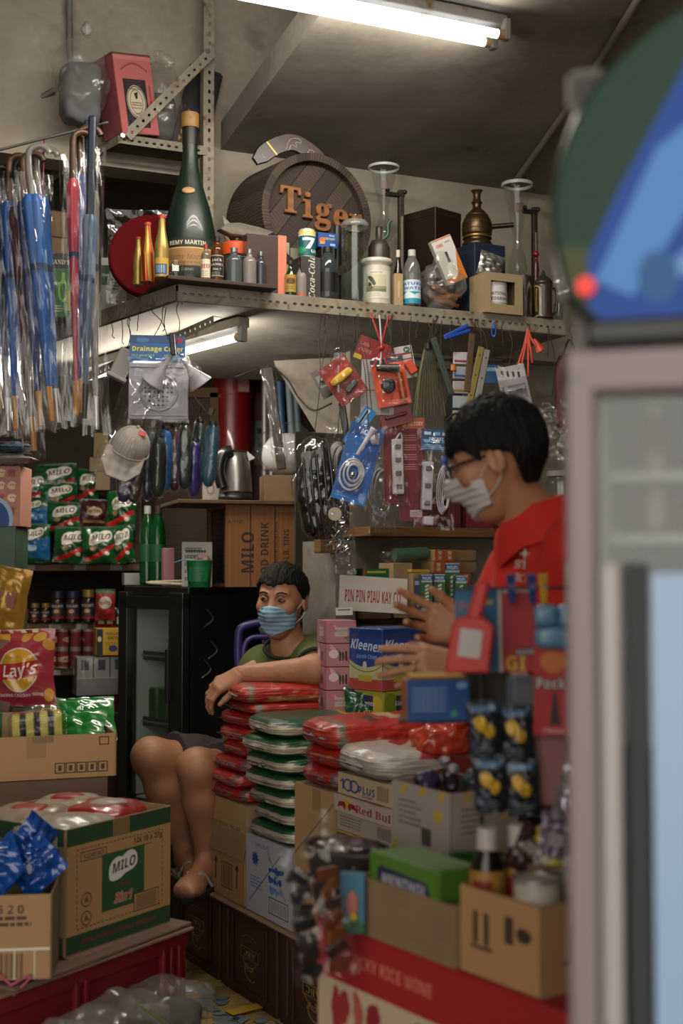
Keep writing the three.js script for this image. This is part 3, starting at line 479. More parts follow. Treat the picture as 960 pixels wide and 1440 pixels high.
// two tall funnel beer glasses held by wooden stands
const kwak = print(64, 32, g => { fill(g, '#54504a', 0, 0, 64, 32); text(g, 'Kwak', 32, 16, 22, '#8a3a24', { font: 'serif', style: 'italic bold' }); }, 0.5);
function yardGlass(px, topy, b, label, labelS, bar) {
  const h0 = hgt(px, topy + (px < 600 ? 108 : 135), b), h = hgt(px, topy, b) - h0, R = wid(px, 44, b) / 2, o = thing('flared_glass', label, 'glass', on(px, b));
  part(o, 'bowl', lathe(smoothProfile([[0, 0], [0.35, 0.02], [0.62, 0.1], [0.5, 0.22], [0.3, 0.34], [0.3, 0.45], [0.55, 0.68], [0.85, 0.92], [1, 1]], 40), 30, h, R), GLASS, [0, h0, 0]);
  part(o, 'rim', lathe([[0.97, 0.965], [1.02, 0.965], [1.03, 0.995], [0.98, 1.0]], 30, h, R), C(0xb9bcb8, 0.25), [0, h0, 0]);
  part(o, 'emblem', band(R * 0.66, h * 0.1, h0 + h * 0.72, 0.9), kwak);
  const s = thing('glass_stand', labelS, 'stand', on(px + 24, b), A), sh = hgt(px, topy + 38, b) + 0.02; const wd = C(0x3a2c20, 0.6, { map: T.wood });
  part(s, 'post', rb(0.02, sh, 0.02, 0.003), wd, [0, sh / 2, 0]); part(s, 'brass_strip', rb(0.008, sh * 0.7, 0.003, 0.001), C(0x8a8578, 0.4, { metalness: 0.6 }), [0, sh * 0.45, 0.011]);
  part(s, 'clamp', rb(bar, 0.014, 0.022, 0.003), C(0x181614, 0.5), [-bar / 2 + 0.012, sh - 0.02, 0]); part(s, 'foot', rb(0.16, 0.02, 0.1, 0.004), wd, [-0.05, 0.01, 0]);
  for (const e of [0, 1]) part(s, 'clamp_screw', new THREE.SphereGeometry(0.009, 10, 8), BLACK, [-bar * e + 0.012, sh - 0.008, 0.008]);
  return h0;
}
{
  const h1 = yardGlass(540, 234, 0.28, 'flared beer glass with white rim standing near the barrel', 'dark wooden glass stand near the barrel', 0.07);
  yardGlass(729, 258, 0.3, 'flared beer glass with white rim next to the brass pot', 'dark wooden glass stand next to the brass pot', 0.06);
}
{ // dark box, brass pot on blue box, packages
  const p = onU(608, 600, 0.3).setY(SHELF + 0.004), h = hgt(608, 302, 0.3), o = thing('maroon_case', 'tall dark maroon wooden case against the wall', 'case', p, A + 0.35); part(o, 'body', rb(0.14, h, 0.16, 0.003), C(0x2a1412, 0.5, { map: T.wood }), [0, h / 2, 0]); part(o, 'lid', rb(0.143, 0.03, 0.163, 0.003), C(0x301815, 0.5, { map: T.wood }), [0, h - 0.014, 0]);
  const bh = hgt(676, 348, 0.12), q = on(676, 0.12), bb = thing('navy_box', 'dark navy blue upright box carrying the brass pot', 'box', q, A + 0.1); part(bb, 'body', rb(wid(676, 54), bh, 0.12, 0.003), C(0x131c30, 0.6), [0, bh / 2, 0]); part(bb, 'seam', rb(wid(676, 54.6), 0.006, 0.121, 0.002), C(0x1c2740, 0.6), [0, bh * 0.88, 0]);
  const pr = smoothProfile([[0, 0], [0.95, 0], [0.98, 0.06], [0.88, 0.1], [0.88, 0.16], [1, 0.22], [1.0, 0.36], [0.9, 0.48], [0.6, 0.6], [0.3, 0.68], [0.3, 0.76], [0.38, 0.78], [0.28, 0.82], [0.24, 0.9], [0.3, 0.96], [0.4, 1], [0, 1]], 60), ph = hgt(670, 268, 0.12) - bh, br = wid(670, 43) / 2;
  const k = thing('brass_pot', 'tarnished brass coffee pot with slender neck on the navy box', 'pot', q.clone().addScaledVector(U, -0.012).setY(q.y + bh), 0); part(k, 'body', lathe(pr, 32, ph, br), C(0x4a3a26, 0.35, { metalness: 0.75 })); part(k, 'band', lathe([[0.99, 0.14], [0.93, 0.16], [0.93, 0.2], [1.0, 0.21]], 32, ph, br), C(0x8a6a34, 0.35, { metalness: 0.8 })); part(k, 'spout', rod(V3(0.03, ph * 0.35, 0), V3(0.13, ph * 0.38, 0.01), 0.009), C(0x2a221a, 0.4, { metalness: 0.6 }));
  for (const y of [0.3, 0.42, 0.55]) part(k, 'ring', new THREE.TorusGeometry(br * (y < 0.4 ? 1.0 : y < 0.5 ? 0.95 : 0.73), 0.0022, 6, 32).rotateX(Math.PI / 2), C(0x6a5230, 0.35, { metalness: 0.8 }), [0, y * ph, 0]);
  // clear bag holding wooden rolling pins
  const g = thing('plastic_bag', 'clear plastic bag of turned wooden pieces on the loft', 'bag', on(622, 0.04), A); const bgw = wid(622, 66), bgh = hgt(622, 355, 0.04);
  part(g, 'film', blob(bgw, bgh, 0.11, { n: 2.4, amp: 0.24, freq: 3.2, sd: 12, seg: [26, 26, 16], shape: (x, y, z) => [x * (y > 0 ? 1 - 0.55 * y : 1), y, z * (y > 0 ? 1 - 0.5 * y : 1)] }), HAZYFILM, [0, bgh / 2, 0]);
  for (const [x, y, a, l] of [[0.0, 0.035, 1.35, 0.12], [0.02, 0.05, 1.75, 0.1], [-0.02, 0.075, 1.2, 0.09]]) part(g, 'wooden_pin', lathe([[0, 0], [0.7, 0.02], [0.5, 0.12], [1, 0.3], [1, 0.7], [0.5, 0.88], [0.7, 0.98], [0, 1]], 14, l, 0.012).translate(0, -l / 2, 0), C(0x8a5226, 0.5, { map: T.wood }), [x, y, 0.01], [0, 0, a]);
  const w = thing('bulb_pack', 'tilted white and orange blister carton leaning on bag', 'pack', onU(640, 392, 0.05), [0.05, A * 0.6, 0.42]); const ww = wid(640, 32), wh = wid(640, 66);
  part(w, 'carton', rb(ww, wh, 0.03, 0.003), C(0xb9b6b0, 0.6), [0, wh * 0.42, 0]); part(w, 'printed_front', pl(ww * 0.97, wh * 0.98), print(96, 192, g2 => { fill(g2, '#bdbab4', 0, 0, 96, 192); fill(g2, '#b0641c', 0, 168, 96, 24); poly(g2, '#b0641c', [[96, 60], [96, 192], [50, 192]]); fill(g2, '#c06a24', 0, 0, 96, 6); text(g2, 'OBI', 30, 28, 18, '#9a1a14'); fill(g2, '#222', 40, 60, 12, 46); oval(g2, '#cfccc6', 46, 140, 22, 34); fill(g2, '#8a8680', 58, 20, 24, 6); }), [0, wh * 0.42, 0.016]);
  const sv = thing('silver_pack', 'crinkled clear pack of silver tissue above the mug box', 'pack', onU(686, 390, 0.03), [0.1, A, -0.25]); part(sv, 'pouch', pouch(0.1, 0.085, 0.03, { sd: 7, wr: 0.5 }), [C(0x8a8a84, 0.25, { metalness: 0.6 }), C(0x8a8a84, 0.3, { metalness: 0.6 })], [0, 0, 0]);
  // mug in a window box
  const nb = thing('mug_box', 'cream window box holding a white lettered mug', 'box', on(698, 0.03), A), nw = wid(698, 62, 0.03), nh = hgt(698, 389, 0.03), nm = C(0xb09a76, 0.8, { map: T.card });
  const sh = new THREE.Shape([[-nw / 2, 0], [nw / 2, 0], [nw / 2, nh], [-nw / 2, nh]].map(a => new THREE.Vector2(...a))), ho = new THREE.Path([[-nw * 0.34, nh * 0.22], [-nw * 0.34, nh * 0.8], [nw * 0.3, nh * 0.8], [nw * 0.3, nh * 0.22]].map(a => new THREE.Vector2(...a))); sh.holes.push(ho);
  part(nb, 'front_panel', boxUV(new THREE.ExtrudeGeometry(sh, { depth: 0.004, bevelEnabled: false }), 0.5), nm, [0, 0, 0.05]);
  part(nb, 'body', mrg([at(bx(nw, 0.003, 0.1), 0, 0.002, 0), at(bx(nw, 0.003, 0.1), 0, nh - 0.002, 0), at(bx(0.003, nh, 0.1), -nw / 2 + 0.002, nh / 2, 0), at(bx(0.003, nh, 0.1), nw / 2 - 0.002, nh / 2, 0), at(bx(nw, nh, 0.003), 0, nh / 2, -0.05)]), nm);
  const mg = part(nb, 'mug', lathe([[0, 0], [1, 0], [1, 1], [0.93, 1], [0.93, 0.06], [0, 0.06]], 28, nh * 0.66, nw * 0.3), C(0xc4c2bc, 0.3, { clearcoat: 0.5 }), [-0.008, nh * 0.14, -0.001]);
  part(mg, 'lettering', band(nw * 0.304, nh * 0.3, nh * 0.3, 2.4), print(192, 72, g2 => { fill(g2, '#c4c2bc', 0, 0, 192, 72); text(g2, 'NATIONAL', 88, 20, 26, '#1a1a1c'); text(g2, 'GEOGRAPHIC', 100, 50, 26, '#1a1a1c'); }, 0.4));
  const pb = print(128, 128, g2 => { fill(g2, '#241c18', 0, 0, 128, 128); for (let i = 0; i < 46; i++) { g2.strokeStyle = i % 3 ? '#8a7a60' : '#5a4a78'; g2.lineWidth = 2; g2.beginPath(); g2.arc((i * 37) % 128, (i * 53) % 128, 5 + i % 6, i, i + 4); g2.stroke(); } }, 0.4);
  const bk = thing('patterned_beaker', 'dark patterned ceramic beaker between mug box and stein', 'beaker', on(738, 0.04)); part(bk, 'body', lathe([[0, 0], [1, 0], [1, 0.06], [0.9, 0.1], [0.92, 0.95], [1, 1], [0.85, 1], [0.85, 0.1], [0, 0.1]], 24, hgt(738, 389, 0.04), wid(738, 24) / 2), pb);
  const st = thing('beer_stein', 'decorated ceramic beer stein with pewter lid and handle', 'stein', on(765, 0.02), A), sr = wid(765, 26, 0.02) / 2, sth = hgt(765, 399, 0.02);
  part(st, 'body', lathe([[0, 0], [1.08, 0], [1.08, 0.08], [0.96, 0.12], [0.96, 0.85], [1.02, 0.9], [1, 1], [0, 1]], 28, sth, sr), print(192, 128, g2 => { fill(g2, '#3a2c22', 0, 0, 192, 128); for (const X of [26, 122]) { oval(g2, '#8f8468', X + 20, 64, 26, 34); oval(g2, '#2e2622', X + 20, 64, 17, 24); for (let i = 0; i < 12; i++) oval(g2, '#a59a7c', X + 20 + 21 * Math.cos(i * 0.524), 64 + 28 * Math.sin(i * 0.524), 3, 3); text(g2, 'M', X + 20, 64, 22, '#a08a50', { font: 'serif' }); } for (let i = 0; i < 24; i++) oval(g2, '#6a5a3c', i * 8, 12, 3, 4), oval(g2, '#6a5a3c', i * 8, 116, 3, 4); }, 0.3));
  part(st, 'handle', tube([[sr * 0.9, sth * 0.85, 0], [sr * 1.5, sth * 0.9, 0], [sr * 1.75, sth * 0.55, 0], [sr * 1.4, sth * 0.2, 0], [sr * 0.95, sth * 0.2, 0]], 0.005, 8, 24), C(0x4a3a2c, 0.3)); part(st, 'lid', lathe([[1.02, 0], [1.02, 0.1], [0.6, 0.45], [0.3, 0.55], [0.22, 0.8], [0, 1]], 24, 0.05, sr), C(0x4a4c4a, 0.35, { metalness: 0.7 }), [0, sth, 0]);
  const ml = thing('pepper_mill', 'slim dark figurine with a round red knob on top', 'figurine', on(755, 0.12)); const mh = hgt(755, 353, 0.12); part(ml, 'body', lathe([[0, 0], [1, 0], [0.9, 0.2], [0.55, 0.5], [0.8, 0.75], [0.5, 0.88], [0, 0.9]], 18, mh, 0.014), C(0x3a1a16, 0.3)); part(ml, 'knob', new THREE.SphereGeometry(0.012, 14, 10), C(0x7a0f12, 0.3), [0, mh - 0.012, 0]);
  const tj = thing('glass_tumbler', 'small clear tumbler at the loft shelf end', 'glass', on(786, 0.05)); part(tj, 'cup', lathe([[0, 0], [0.8, 0], [1, 1], [0.94, 1], [0.72, 0.1], [0, 0.1]], 20, 0.07, 0.02), GLASS);
  part(tj, 'foot_ring', new THREE.TorusGeometry(0.016, 0.002, 6, 20).rotateX(Math.PI / 2), GLASS, [0, 0.002, 0]);
}
{ // things on the upper shelf
  const base = q => V3(q.x, USHELF.y, q.z);
  const p = base(P(186, 188, 4.3)), d = 4.3, w = 62 * M(d), h = 112 * M(d), o = thing('pink_stout_box', 'faded pink gift box with dark oval emblem tilted on the upper shelf', 'box', p, [0, A + 0.28, 0.16]);
  part(o, 'body', rb(w, h, 0.12, 0.003), C(0x9c5050, 0.75, { map: T.card }), [0, h / 2 + 0.005, 0]);
  part(o, 'printed_front', pl(w * 0.97, h * 0.98), print(192, 320, (g, W, H) => { fill(g, '#a85a58', 0, 0, W, H); fill(g, '#b46a66', 0, 0, W, 20); g.fillStyle = '#5a2a28'; for (let i = 0; i < 14; i++) oval(g, '#6a3230', 34 + i * 10, 60 - Math.sin(i / 13 * 3.14) * 26, 4, 5); fill(g, '#1c1418', 34, 98, 118, 196); for (let i = 0; i < 12; i++) text(g, 'GUINNESS GUINNESS', 93, 106 + i * 16, 12, '#54343c', { sx: 0.62 });
    oval(g, '#a89c84', 93, 190, 50, 68); oval(g, '#1c1418', 93, 190, 46, 64); oval(g, '#b5aa92', 93, 190, 44, 61); g.strokeStyle = '#2a2018'; g.lineWidth = 2; g.beginPath(); g.ellipse(93, 190, 33, 48, 0, 0, 7); g.stroke(); poly(g, '#1a1210', [[84, 156], [104, 150], [100, 176], [92, 180]]); fill(g, '#5a4a3c', 66, 192, 54, 14); text(g, 'GUINNESS', 93, 199, 11, '#d8cdb4'); text(g, 'EXTRA STOUT', 93, 216, 8, '#2a2018'); text(g, 'FOREIGN EXTRA', 93, 138, 8, '#2a2018'); text(g, "ST. JAMES'S GATE", 93, 240, 6, '#2a2018'); fill(g, '#7a3c3a', 166, 120, 8, 90); }, 0.75), [0, h / 2 + 0.005, 0.061]);
  part(o, 'rim', rb(w * 1.02, 0.008, 0.124, 0.002), C(0x5a3a30, 0.8), [0, h + 0.004, 0]);
  const b1 = thing('clear_bag', 'big hazy plastic bag of stored things left of the pink box', 'bag', base(P(112, 205, 4.19)), A); part(b1, 'film', blob(0.17, 0.33, 0.16, { n: 2.2, amp: 0.2, freq: 3, sd: 21, seg: [24, 28, 20], shape: (x, y, z) => [x * (y > 0 ? 1 - 0.45 * y * y : 1), y, z * (y > 0 ? 1 - 0.45 * y * y : 1)] }), HAZYFILM, [0, 0.165, 0]); part(b1, 'contents', blob(0.13, 0.2, 0.12, { n: 5, amp: 0.1, sd: 5, seg: [10, 12, 10] }), C(0x55565a, 0.7), [0, 0.115, 0]); part(b1, 'knot', blob(0.035, 0.05, 0.03, { n: 2, amp: 0.2, sd: 3, seg: [6, 8, 6] }), C(0x9a9488, 0.4), [0.02, 0.345, 0]);
  const b2 = thing('tied_bag', 'knotted hazy plastic bag behind the pink box', 'bag', base(P(226, 195, 4.36)), A); part(b2, 'film', blob(0.15, 0.28, 0.14, { n: 2.2, amp: 0.14, freq: 2.4, sd: 31, seg: [14, 16, 12] }), HAZYFILM, [0, 0.14, 0]); part(b2, 'knot', blob(0.09, 0.05, 0.05, { n: 2, amp: 0.5, freq: 3, sd: 8, seg: [10, 8, 8] }), HAZYFILM, [-0.01, 0.3, 0]); part(b2, 'contents', blob(0.1, 0.18, 0.09, { n: 3, amp: 0.1, sd: 15, seg: [8, 10, 8] }), C(0x3d3c3c, 0.7), [0, 0.1, 0]);
  const fr = thing('picture_frame', 'dark frame with colourful batik leaning against the post', 'frame', base(P(264, 198, 4.42)), [-0.08, A, -0.2]); const fw = 0.11, fh = 0.32;
  part(fr, 'panel', pl(fw, fh), print(96, 256, g => { fill(g, '#1d1c22', 0, 0, 96, 256); for (let i = 0; i < 30; i++) poly(g, ['#6a2a1c', '#8a6a24', '#2a2a4a'][i % 3], [[(i * 31) % 96, 120 + (i * 47) % 120], [(i * 31) % 96 + 12, 128 + (i * 47) % 120], [(i * 31) % 96 + 3, 140 + (i * 47) % 120]]); }, 0.6), [0, fh / 2, 0.004]);
  part(fr, 'frame', mrg([at(bx(0.012, fh, 0.014), -fw / 2, fh / 2, 0), at(bx(0.012, fh, 0.014), fw / 2, fh / 2, 0), at(bx(fw, 0.012, 0.014), 0, fh, 0), at(bx(fw, 0.012, 0.014), 0, 0.006, 0), at(bx(fw, fh, 0.004), 0, fh / 2, -0.004)]), C(0x1a1a1c, 0.5));
}
{ // left end of the loft: cartons and tonic box
  const Q = (px, d) => P(px, 400, d).setY(SHELF + 0.004), d = 4.62;
  const o = thing('tonic_box', 'green health tonic gift box with a bottle drawing', 'box', Q(82, 4.52), 0.2), w = 36 * M(4.5), h = P(82, 360, 4.5).y - SHELF;
  part(o, 'body', rb(w, h, 0.1, 0.003), C(0x0f4a1c, 0.5), [0, h / 2, 0]); part(o, 'printed_front', pl(w * 0.98, h * 0.98), print(128, 256, (g) => { fill(g, '#116022', 0, 0, 128, 256); fill(g, '#0a1410', 0, 0, 128, 60); text(g, "BRAND'S", 64, 34, 26, '#c9c4b0', { font: 'serif' }); oval(g, '#7aa62a', 90, 150, 26, 46); fill(g, '#7aa62a', 82, 76, 16, 40); oval(g, '#2c6a1c', 90, 152, 16, 32); text(g, 'Essence', 36, 118, 20, '#b8cfa8', { font: 'serif' }); smallLines(g, '#b8b060', 14, 210, 90, 3, 10, 5); fill(g, '#b5a838', 108, 150, 16, 80); }, 0.5), [0, h / 2, 0.051]);
  const cartons = [[106, 4.6, 42, 318, 357, 'lower brown carton on the tonic box row'], [106, 4.6, 40, 280, 317, 'upper brown carton under the high shelf']];
  let y = SHELF + 0.2; const st = thing('carton_stand', 'stacked plain carton carrying two brown cartons on loft', 'box', Q(108, 4.62), A); part(st, 'body', rb(0.13, 0.196, 0.14, 0.003), KRAFT4, [0, 0.098, 0]); part(st, 'tape', rb(0.03, 0.197, 0.141, 0.002), C(0x6a523a, 0.5), [0, 0.098, 0]);
  for (const [px, dd, ww, y0, y1, lb] of cartons.reverse().sort((a, b) => b[3] - a[3])) { const hh = (y1 - y0) * M(4.6), c = thing('brown_carton', lb, 'box', V3(Q(px, dd).x - 0.03, y, -dd), A + 0.06); part(c, 'body', rb(0.16, hh, 0.15, 0.003), KRAFT2, [0, hh / 2, 0]); part(c, 'flap_seam', rb(0.162, 0.003, 0.151, 0.001), C(0x2a1e14, 0.9), [0, hh - 0.002, 0]); part(c, 'printed_mark', pl(0.018, 0.03), C(0x2a2018, 0.8), [0.04, hh * 0.7, 0.0758]); y += hh + 0.001; }
  const m = thing('medicine_box', 'white and green medicine carton behind the hanging umbrellas', 'box', Q(160, 4.48), 0.15), mw = 36 * M(4.4), mh = P(160, 368, 4.48).y - SHELF; part(m, 'body', rb(mw, mh, 0.08, 0.002), C(0xa8a59a, 0.7), [0, mh / 2, 0]); part(m, 'printed_front', pl(mw * 0.98, mh * 0.98), print(96, 160, g => { fill(g, '#a8a59a', 0, 0, 96, 160); fill(g, '#143f1c', 0, 20, 34, 56); text(g, 'TEAM', 17, 48, 11, '#c8c8b8'); smallLines(g, '#3a6a3a', 42, 40, 44, 6, 9, 3); smallLines(g, '#b08a2a', 40, 110, 46, 2, 9, 4); }), [0, mh / 2, 0.041]);
}
// ---------------------------------------------------------------- things hung from the rails
function between(o, a, b) { o.position.copy(a); o.quaternion.setFromUnitVectors(V3(0, 1, 0), b.clone().sub(a).normalize()); return b.distanceTo(a); }
function wireTo(o, from, to, r = 0.0014, mat = WIRE, name = 'hook') {       // a bent wire in the thing's own frame between two world points
  o.updateMatrixWorld(); const a = o.worldToLocal(from.clone()), b = o.worldToLocal(to.clone()), m = a.clone().lerp(b, 0.5).add(V3(0.006, 0, 0.003)), n = a.clone().lerp(b, 0.8).add(V3(-0.007, 0, 0));
  part(o, name, tube([a, m, n, b, b.clone().add(V3(0.008, -0.006, -0.012))], r, 5, 18), mat);
}
// long umbrellas
const kanji = print(64, 512, (g) => { fill(g, '#1f4f8c', 0, 0, 64, 512); g.strokeStyle = '#a9b9cc'; g.lineWidth = 3.5; let s = 9; const q = () => (s = (s * 73 + 19) % 101) / 101; for (let i = 0; i < 11; i++) { const y = 30 + i * 43; for (let k = 0; k < 6; k++) { g.beginPath(); const x = 14 + q() * 20, yy = y + q() * 26; g.moveTo(x, yy); g.lineTo(x + (k % 2 ? 4 : 22) - 2, yy + (k % 2 ? 16 : 2) * q()); g.stroke(); } } }, 0.5);
function umbrella(top, bot, d, col, handle, tip, label, o = {}) {
  const u = thing('umbrella', label, 'umbrella', null, 0, 'long umbrellas hung from the high shelf'), L = between(u, P(...bot, d), P(...top, d)), hl = o.hook ?? 0.15;
  u.rotateY(o.spin ?? 0);
  const g = lathe([[0.25, 0.0], [0.3, 0.02], [0.5, 0.3], [0.85, 0.75], [1, 0.95], [0.8, 1], [0.2, 1]], 30, L - hl - 0.1, o.r ?? 0.026), p = g.attributes.position;
  for (let i = 0; i < p.count; i++) { const a = Math.atan2(p.getZ(i), p.getX(i)) * 5 + p.getY(i) * 6, k = 1 + 0.13 * Math.sin(a); p.setX(i, p.getX(i) * k); p.setZ(i, p.getZ(i) * k); } g.computeVertexNormals();
  part(u, 'canopy', g, col, [0, 0.1, 0]); part(u, 'strap', cy((o.r ?? 0.026) * 0.86, (o.r ?? 0.026) * 0.8, 0.02, 14, true), C(0x20304a, 0.6), [0, 0.1 + (L - hl - 0.1) * 0.62, 0]);
  part(u, 'ferrule', cy(0.009, 0.0075, 0.1, 12), tip, [0, 0.05, 0]);
  part(u, 'shaft', cy(0.005, 0.005, 0.08, 8), STEEL, [0, L - hl - 0.01, 0]);
  const R = 0.032, pts = [[0, L - hl, 0], [0, L - R - 0.02, 0]]; for (let i = 1; i <= 6; i++) { const a = Math.PI - i * Math.PI / 6.5; pts.push([R + R * Math.cos(a), L - R + R * Math.sin(a) - 0.004, 0]); }
  part(u, 'handle', o.straight ? rb(0.024, hl + 0.03, 0.02, 0.008, 2).translate(0, L - hl / 2, 0) : tube(pts, 0.0095, 10, 28), handle);
  part(u, 'sleeve', sleeve(0.085, L * 0.93, 0.055, rr(1, 50)), FILM, [0, -0.02, 0]);
  return u;
}
{
  const cl = h => C(h, 0.55, { clearcoat: 0.3 }), clearH = C(0xb9b4ac, 0.1, { transmission: 0.7 }), brownH = C(0x4a3018, 0.4), blackH = C(0x15151a, 0.4), wd = C(0xa5712c, 0.45), st = C(0xa8a8a8, 0.3, { metalness: 0.8 });
  const hang = 'hung at the far left';
  umbrella([2, 230], [12, 606], 3.86, cl(0x2b2350), blackH, st, 'dark violet umbrella with silver tip in clear sleeve', { spin: 0.6 });
  umbrella([-12, 232], [-2, 580], 3.8, cl(0x1f4a86), blackH, wd, 'blue umbrella cut by the picture edge in clear sleeve', { spin: 0.4 });
  umbrella([12, 216], [22, 604], 3.8, cl(0x23539a), brownH, wd, 'plain mid blue umbrella with brown crook in clear sleeve', { spin: 0.3 });
  umbrella([20, 222], [48, 634], 3.74, cl(0x3a1420), blackH, wd, 'maroon umbrella hanging lowest among the crook umbrellas', { spin: 0.9 });
  umbrella([30, 214], [57, 598], 3.72, cl(0x1b2d66), brownH, wd, 'navy umbrella with wooden tip beside the maroon one', { spin: 0.2 });
  umbrella([38, 204], [73, 592], 3.66, kanji, clearH, wd, 'bright blue umbrella printed with white characters and clear crook', { spin: 0.15, r: 0.03 });
  umbrella([50, 208], [82, 594], 3.75, cl(0x1d62a6), clearH, st, 'glossy blue umbrella with metal tip beside the printed one', { spin: 0.1 });
  umbrella([102, 182], [107, 584], 3.72, cl(0xa8283c), brownH, wd, 'pink red umbrella with brown crook beside the clear sleeves', { spin: 0.5, r: 0.018 });
  umbrella([112, 176], [112, 580], 3.76, cl(0x243f7c), brownH, wd, 'slim blue umbrella with brown crook behind pink one', { spin: 0.2, r: 0.018 });
  umbrella([130, 170], [119, 588], 3.68, cl(0x46586c), C(0x131c2c, 0.4), C(0x2c3024, 0.4), 'grey umbrella with straight dark handle in wide clear sleeve', { straight: true, hook: 0.28, r: 0.022 });
  umbrella([124, 176], [136, 604], 3.8, C(0x8a8680, 0.35, { transmission: 0.5 }), C(0x1c2638, 0.4), st, 'clear vinyl umbrella hanging beside the grey one', { straight: true, hook: 0.2, r: 0.024 });
  solo('umbrella_rail', 'thin steel rod that the long umbrellas hang from', 'rod', rod(P(-60, 226, 3.8), P(152, 172, 3.72), 0.004), STEEL);
  const k = solo('dangling_string', 'thin pink string dangling behind the umbrellas', 'string', tube([[62, 196], [61, 240], [60, 300], [56, 380], [54, 430]].map(a => P(...a, 3.76)), 0.0022, 5, 20), C(0x8a1c54, 0.6));
}
// card packs on the left rail
{
  const d = 3.98, c = P(223, 528, d), m = M(d);
  const o = thing('drain_cover_pack', 'grey perforated drain cover plate under a blue header card', 'pack', c, 0.12);
  const W0 = 82 * m, H0 = 78 * m, sh = new THREE.Shape([[-W0 / 2, -H0 / 2], [W0 / 2, -H0 / 2], [W0 / 2, H0 / 2], [-W0 / 2, H0 / 2]].map(a => new THREE.Vector2(...a)));
  for (let i = -3; i <= 3; i++) for (let j = -3; j <= 3; j++) { if (Math.hypot(i, j) > 3.2) continue; const q = new THREE.Path(); q.absellipse(i * 0.0155 * 0.88, j * 0.0155 * 0.88 - 0.004, 0.0042, 0.0042, 0, 6.2832, true); sh.holes.push(q); }
  const gy = C(0x8c8a92, 0.5);
  part(o, 'plate', new THREE.ExtrudeGeometry(sh, { depth: 0.006, bevelEnabled: true, bevelSize: 0.002, bevelThickness: 0.002, bevelSegments: 1, curveSegments: 5 }), gy, [0, -0.05, 0]);
  part(o, 'ring', new THREE.TorusGeometry(0.058, 0.0035, 8, 36), gy, [0, -0.054, 0.008]);
  for (const y of [-1, 1]) part(o, 'ridge', rb(W0 * 0.96, 0.004, 0.004, 0.001), gy, [0, -0.05 + y * H0 * 0.44, 0.009]);
  part(o, 'backing', pl(W0, H0), C(0x35343a, 0.8), [0, -0.05, -0.012]);
  part(o, 'header_card', rb(78 * m, 37 * m, 0.002, 0.0005), C(0x14406a, 0.5), [-0.004, 0.085, 0]);
  part(o, 'header_print', pl(78 * m, 37 * m), print(256, 128, g => { fill(g, '#14508a', 0, 0, 256, 128); fill(g, '#0f3f70', 0, 0, 256, 40); oval(g, '#2a6a9a', 60, 24, 30, 12); text(g, 'Drainage Cover', 128, 66, 32, '#d8c424'); text(g, 'SELF-ADHESIVE', 60, 98, 15, '#8aa428'); text(g, 'EASY FIX', 190, 98, 15, '#8aa428'); oval(g, '#8a1a3a', 226, 24, 22, 14); }, 0.4), [-0.004, 0.085, 0.0016]);
  part(o, 'bag', sleeve(W0 * 1.06, H0 * 1.2, 0.03, 5), FILM, [0, -0.05 - H0 * 0.58, 0.004]);
  wireTo(o, c.clone().add(V3(-0.02, 0.115, 0)), P(236, 424, 3.98)); wireTo(o, c.clone().add(V3(0.03, 0.115, 0)), P(212, 428, 4.0));
  // grey funnel brackets in film
  const f = thing('funnel_bag', 'two grey plastic funnels in a clear bag over the drain cover', 'bag', P(248, 500, 3.93), 0); const fn = lathe([[0.18, 0], [0.2, 0.35], [0.95, 0.95], [1, 1], [0.94, 1], [0.15, 0.4]], 20, 0.1, 0.04);
  part(f, 'funnel', fn, C(0x9a989e, 0.45), [-0.018, -0.005, 0], [0.3, 0, 2.5]); part(f, 'funnel', fn, C(0x8f8d94, 0.45), [0.018, -0.008, 0], [0.3, 0, -2.55]); part(f, 'wrapping', blob(0.16, 0.13, 0.05, { n: 2, amp: 0.3, freq: 2, sd: 41, seg: [16, 14, 5], shape: (x, y, z) => [x * (y > 0 ? 1 - y * 0.7 : 1), y, z] }), FILM, [0, -0.045, 0]);
  part(f, 'clip', rb(0.016, 0.07, 0.02, 0.004), BLACK, [-0.012, 0.035, 0], [0, 0, 0.1]); wireTo(f, P(248, 484, 3.93), P(252, 424, 3.96));
  const e = thing('grey_bracket', 'pale grey plastic bracket hanging behind the drain cover', 'bracket', P(172, 512, 4.1), [0, 0.3, -0.42]); part(e, 'plate', rb(0.055, 0.1, 0.03, 0.006, 2), C(0x9a9894, 0.5), [0, 0, 0]); part(e, 'lip', rb(0.066, 0.012, 0.036, 0.003), C(0xa8a6a2, 0.5), [0, -0.048, 0]); wireTo(e, P(180, 488, 4.1), P(182, 446, 4.12));
  // cap in a bag
  const k = thing('white_cap_bag', 'off-white cap with a red tag in a clear bag', 'cap', P(178, 625, 3.95), [0.1, 0.2, -0.38]); const cw = C(0xb5aca0, 0.8, { map: T.fabric });
  part(k, 'crown', new THREE.SphereGeometry(0.062, 28, 14, 0, 6.3, 0, Math.PI / 2).scale(1, 1.25, 1).rotateX(0.5), cw, [0.012, -0.01, 0]);
  part(k, 'brim', extr([[-0.06, 0], [-0.062, -0.05], [-0.03, -0.09], [0.03, -0.09], [0.062, -0.05], [0.06, 0]], 0.004, 0.002), cw, [0.005, -0.022, 0.03], [-0.25, 0, 0]);
  part(k, 'button', new THREE.SphereGeometry(0.006, 8, 6), cw, [0.012, 0.062, 0.035]); part(k, 'tag', rb(0.024, 0.018, 0.002, 0.001), C(0xb0281c, 0.5), [0.03, 0.048, 0.05], [-0.6, 0, 0.1]); part(k, 'band', new THREE.TorusGeometry(0.0625, 0.003, 6, 32).rotateX(Math.PI / 2 + 0.5), C(0x9a9186, 0.8), [0.012, -0.01, 0]);
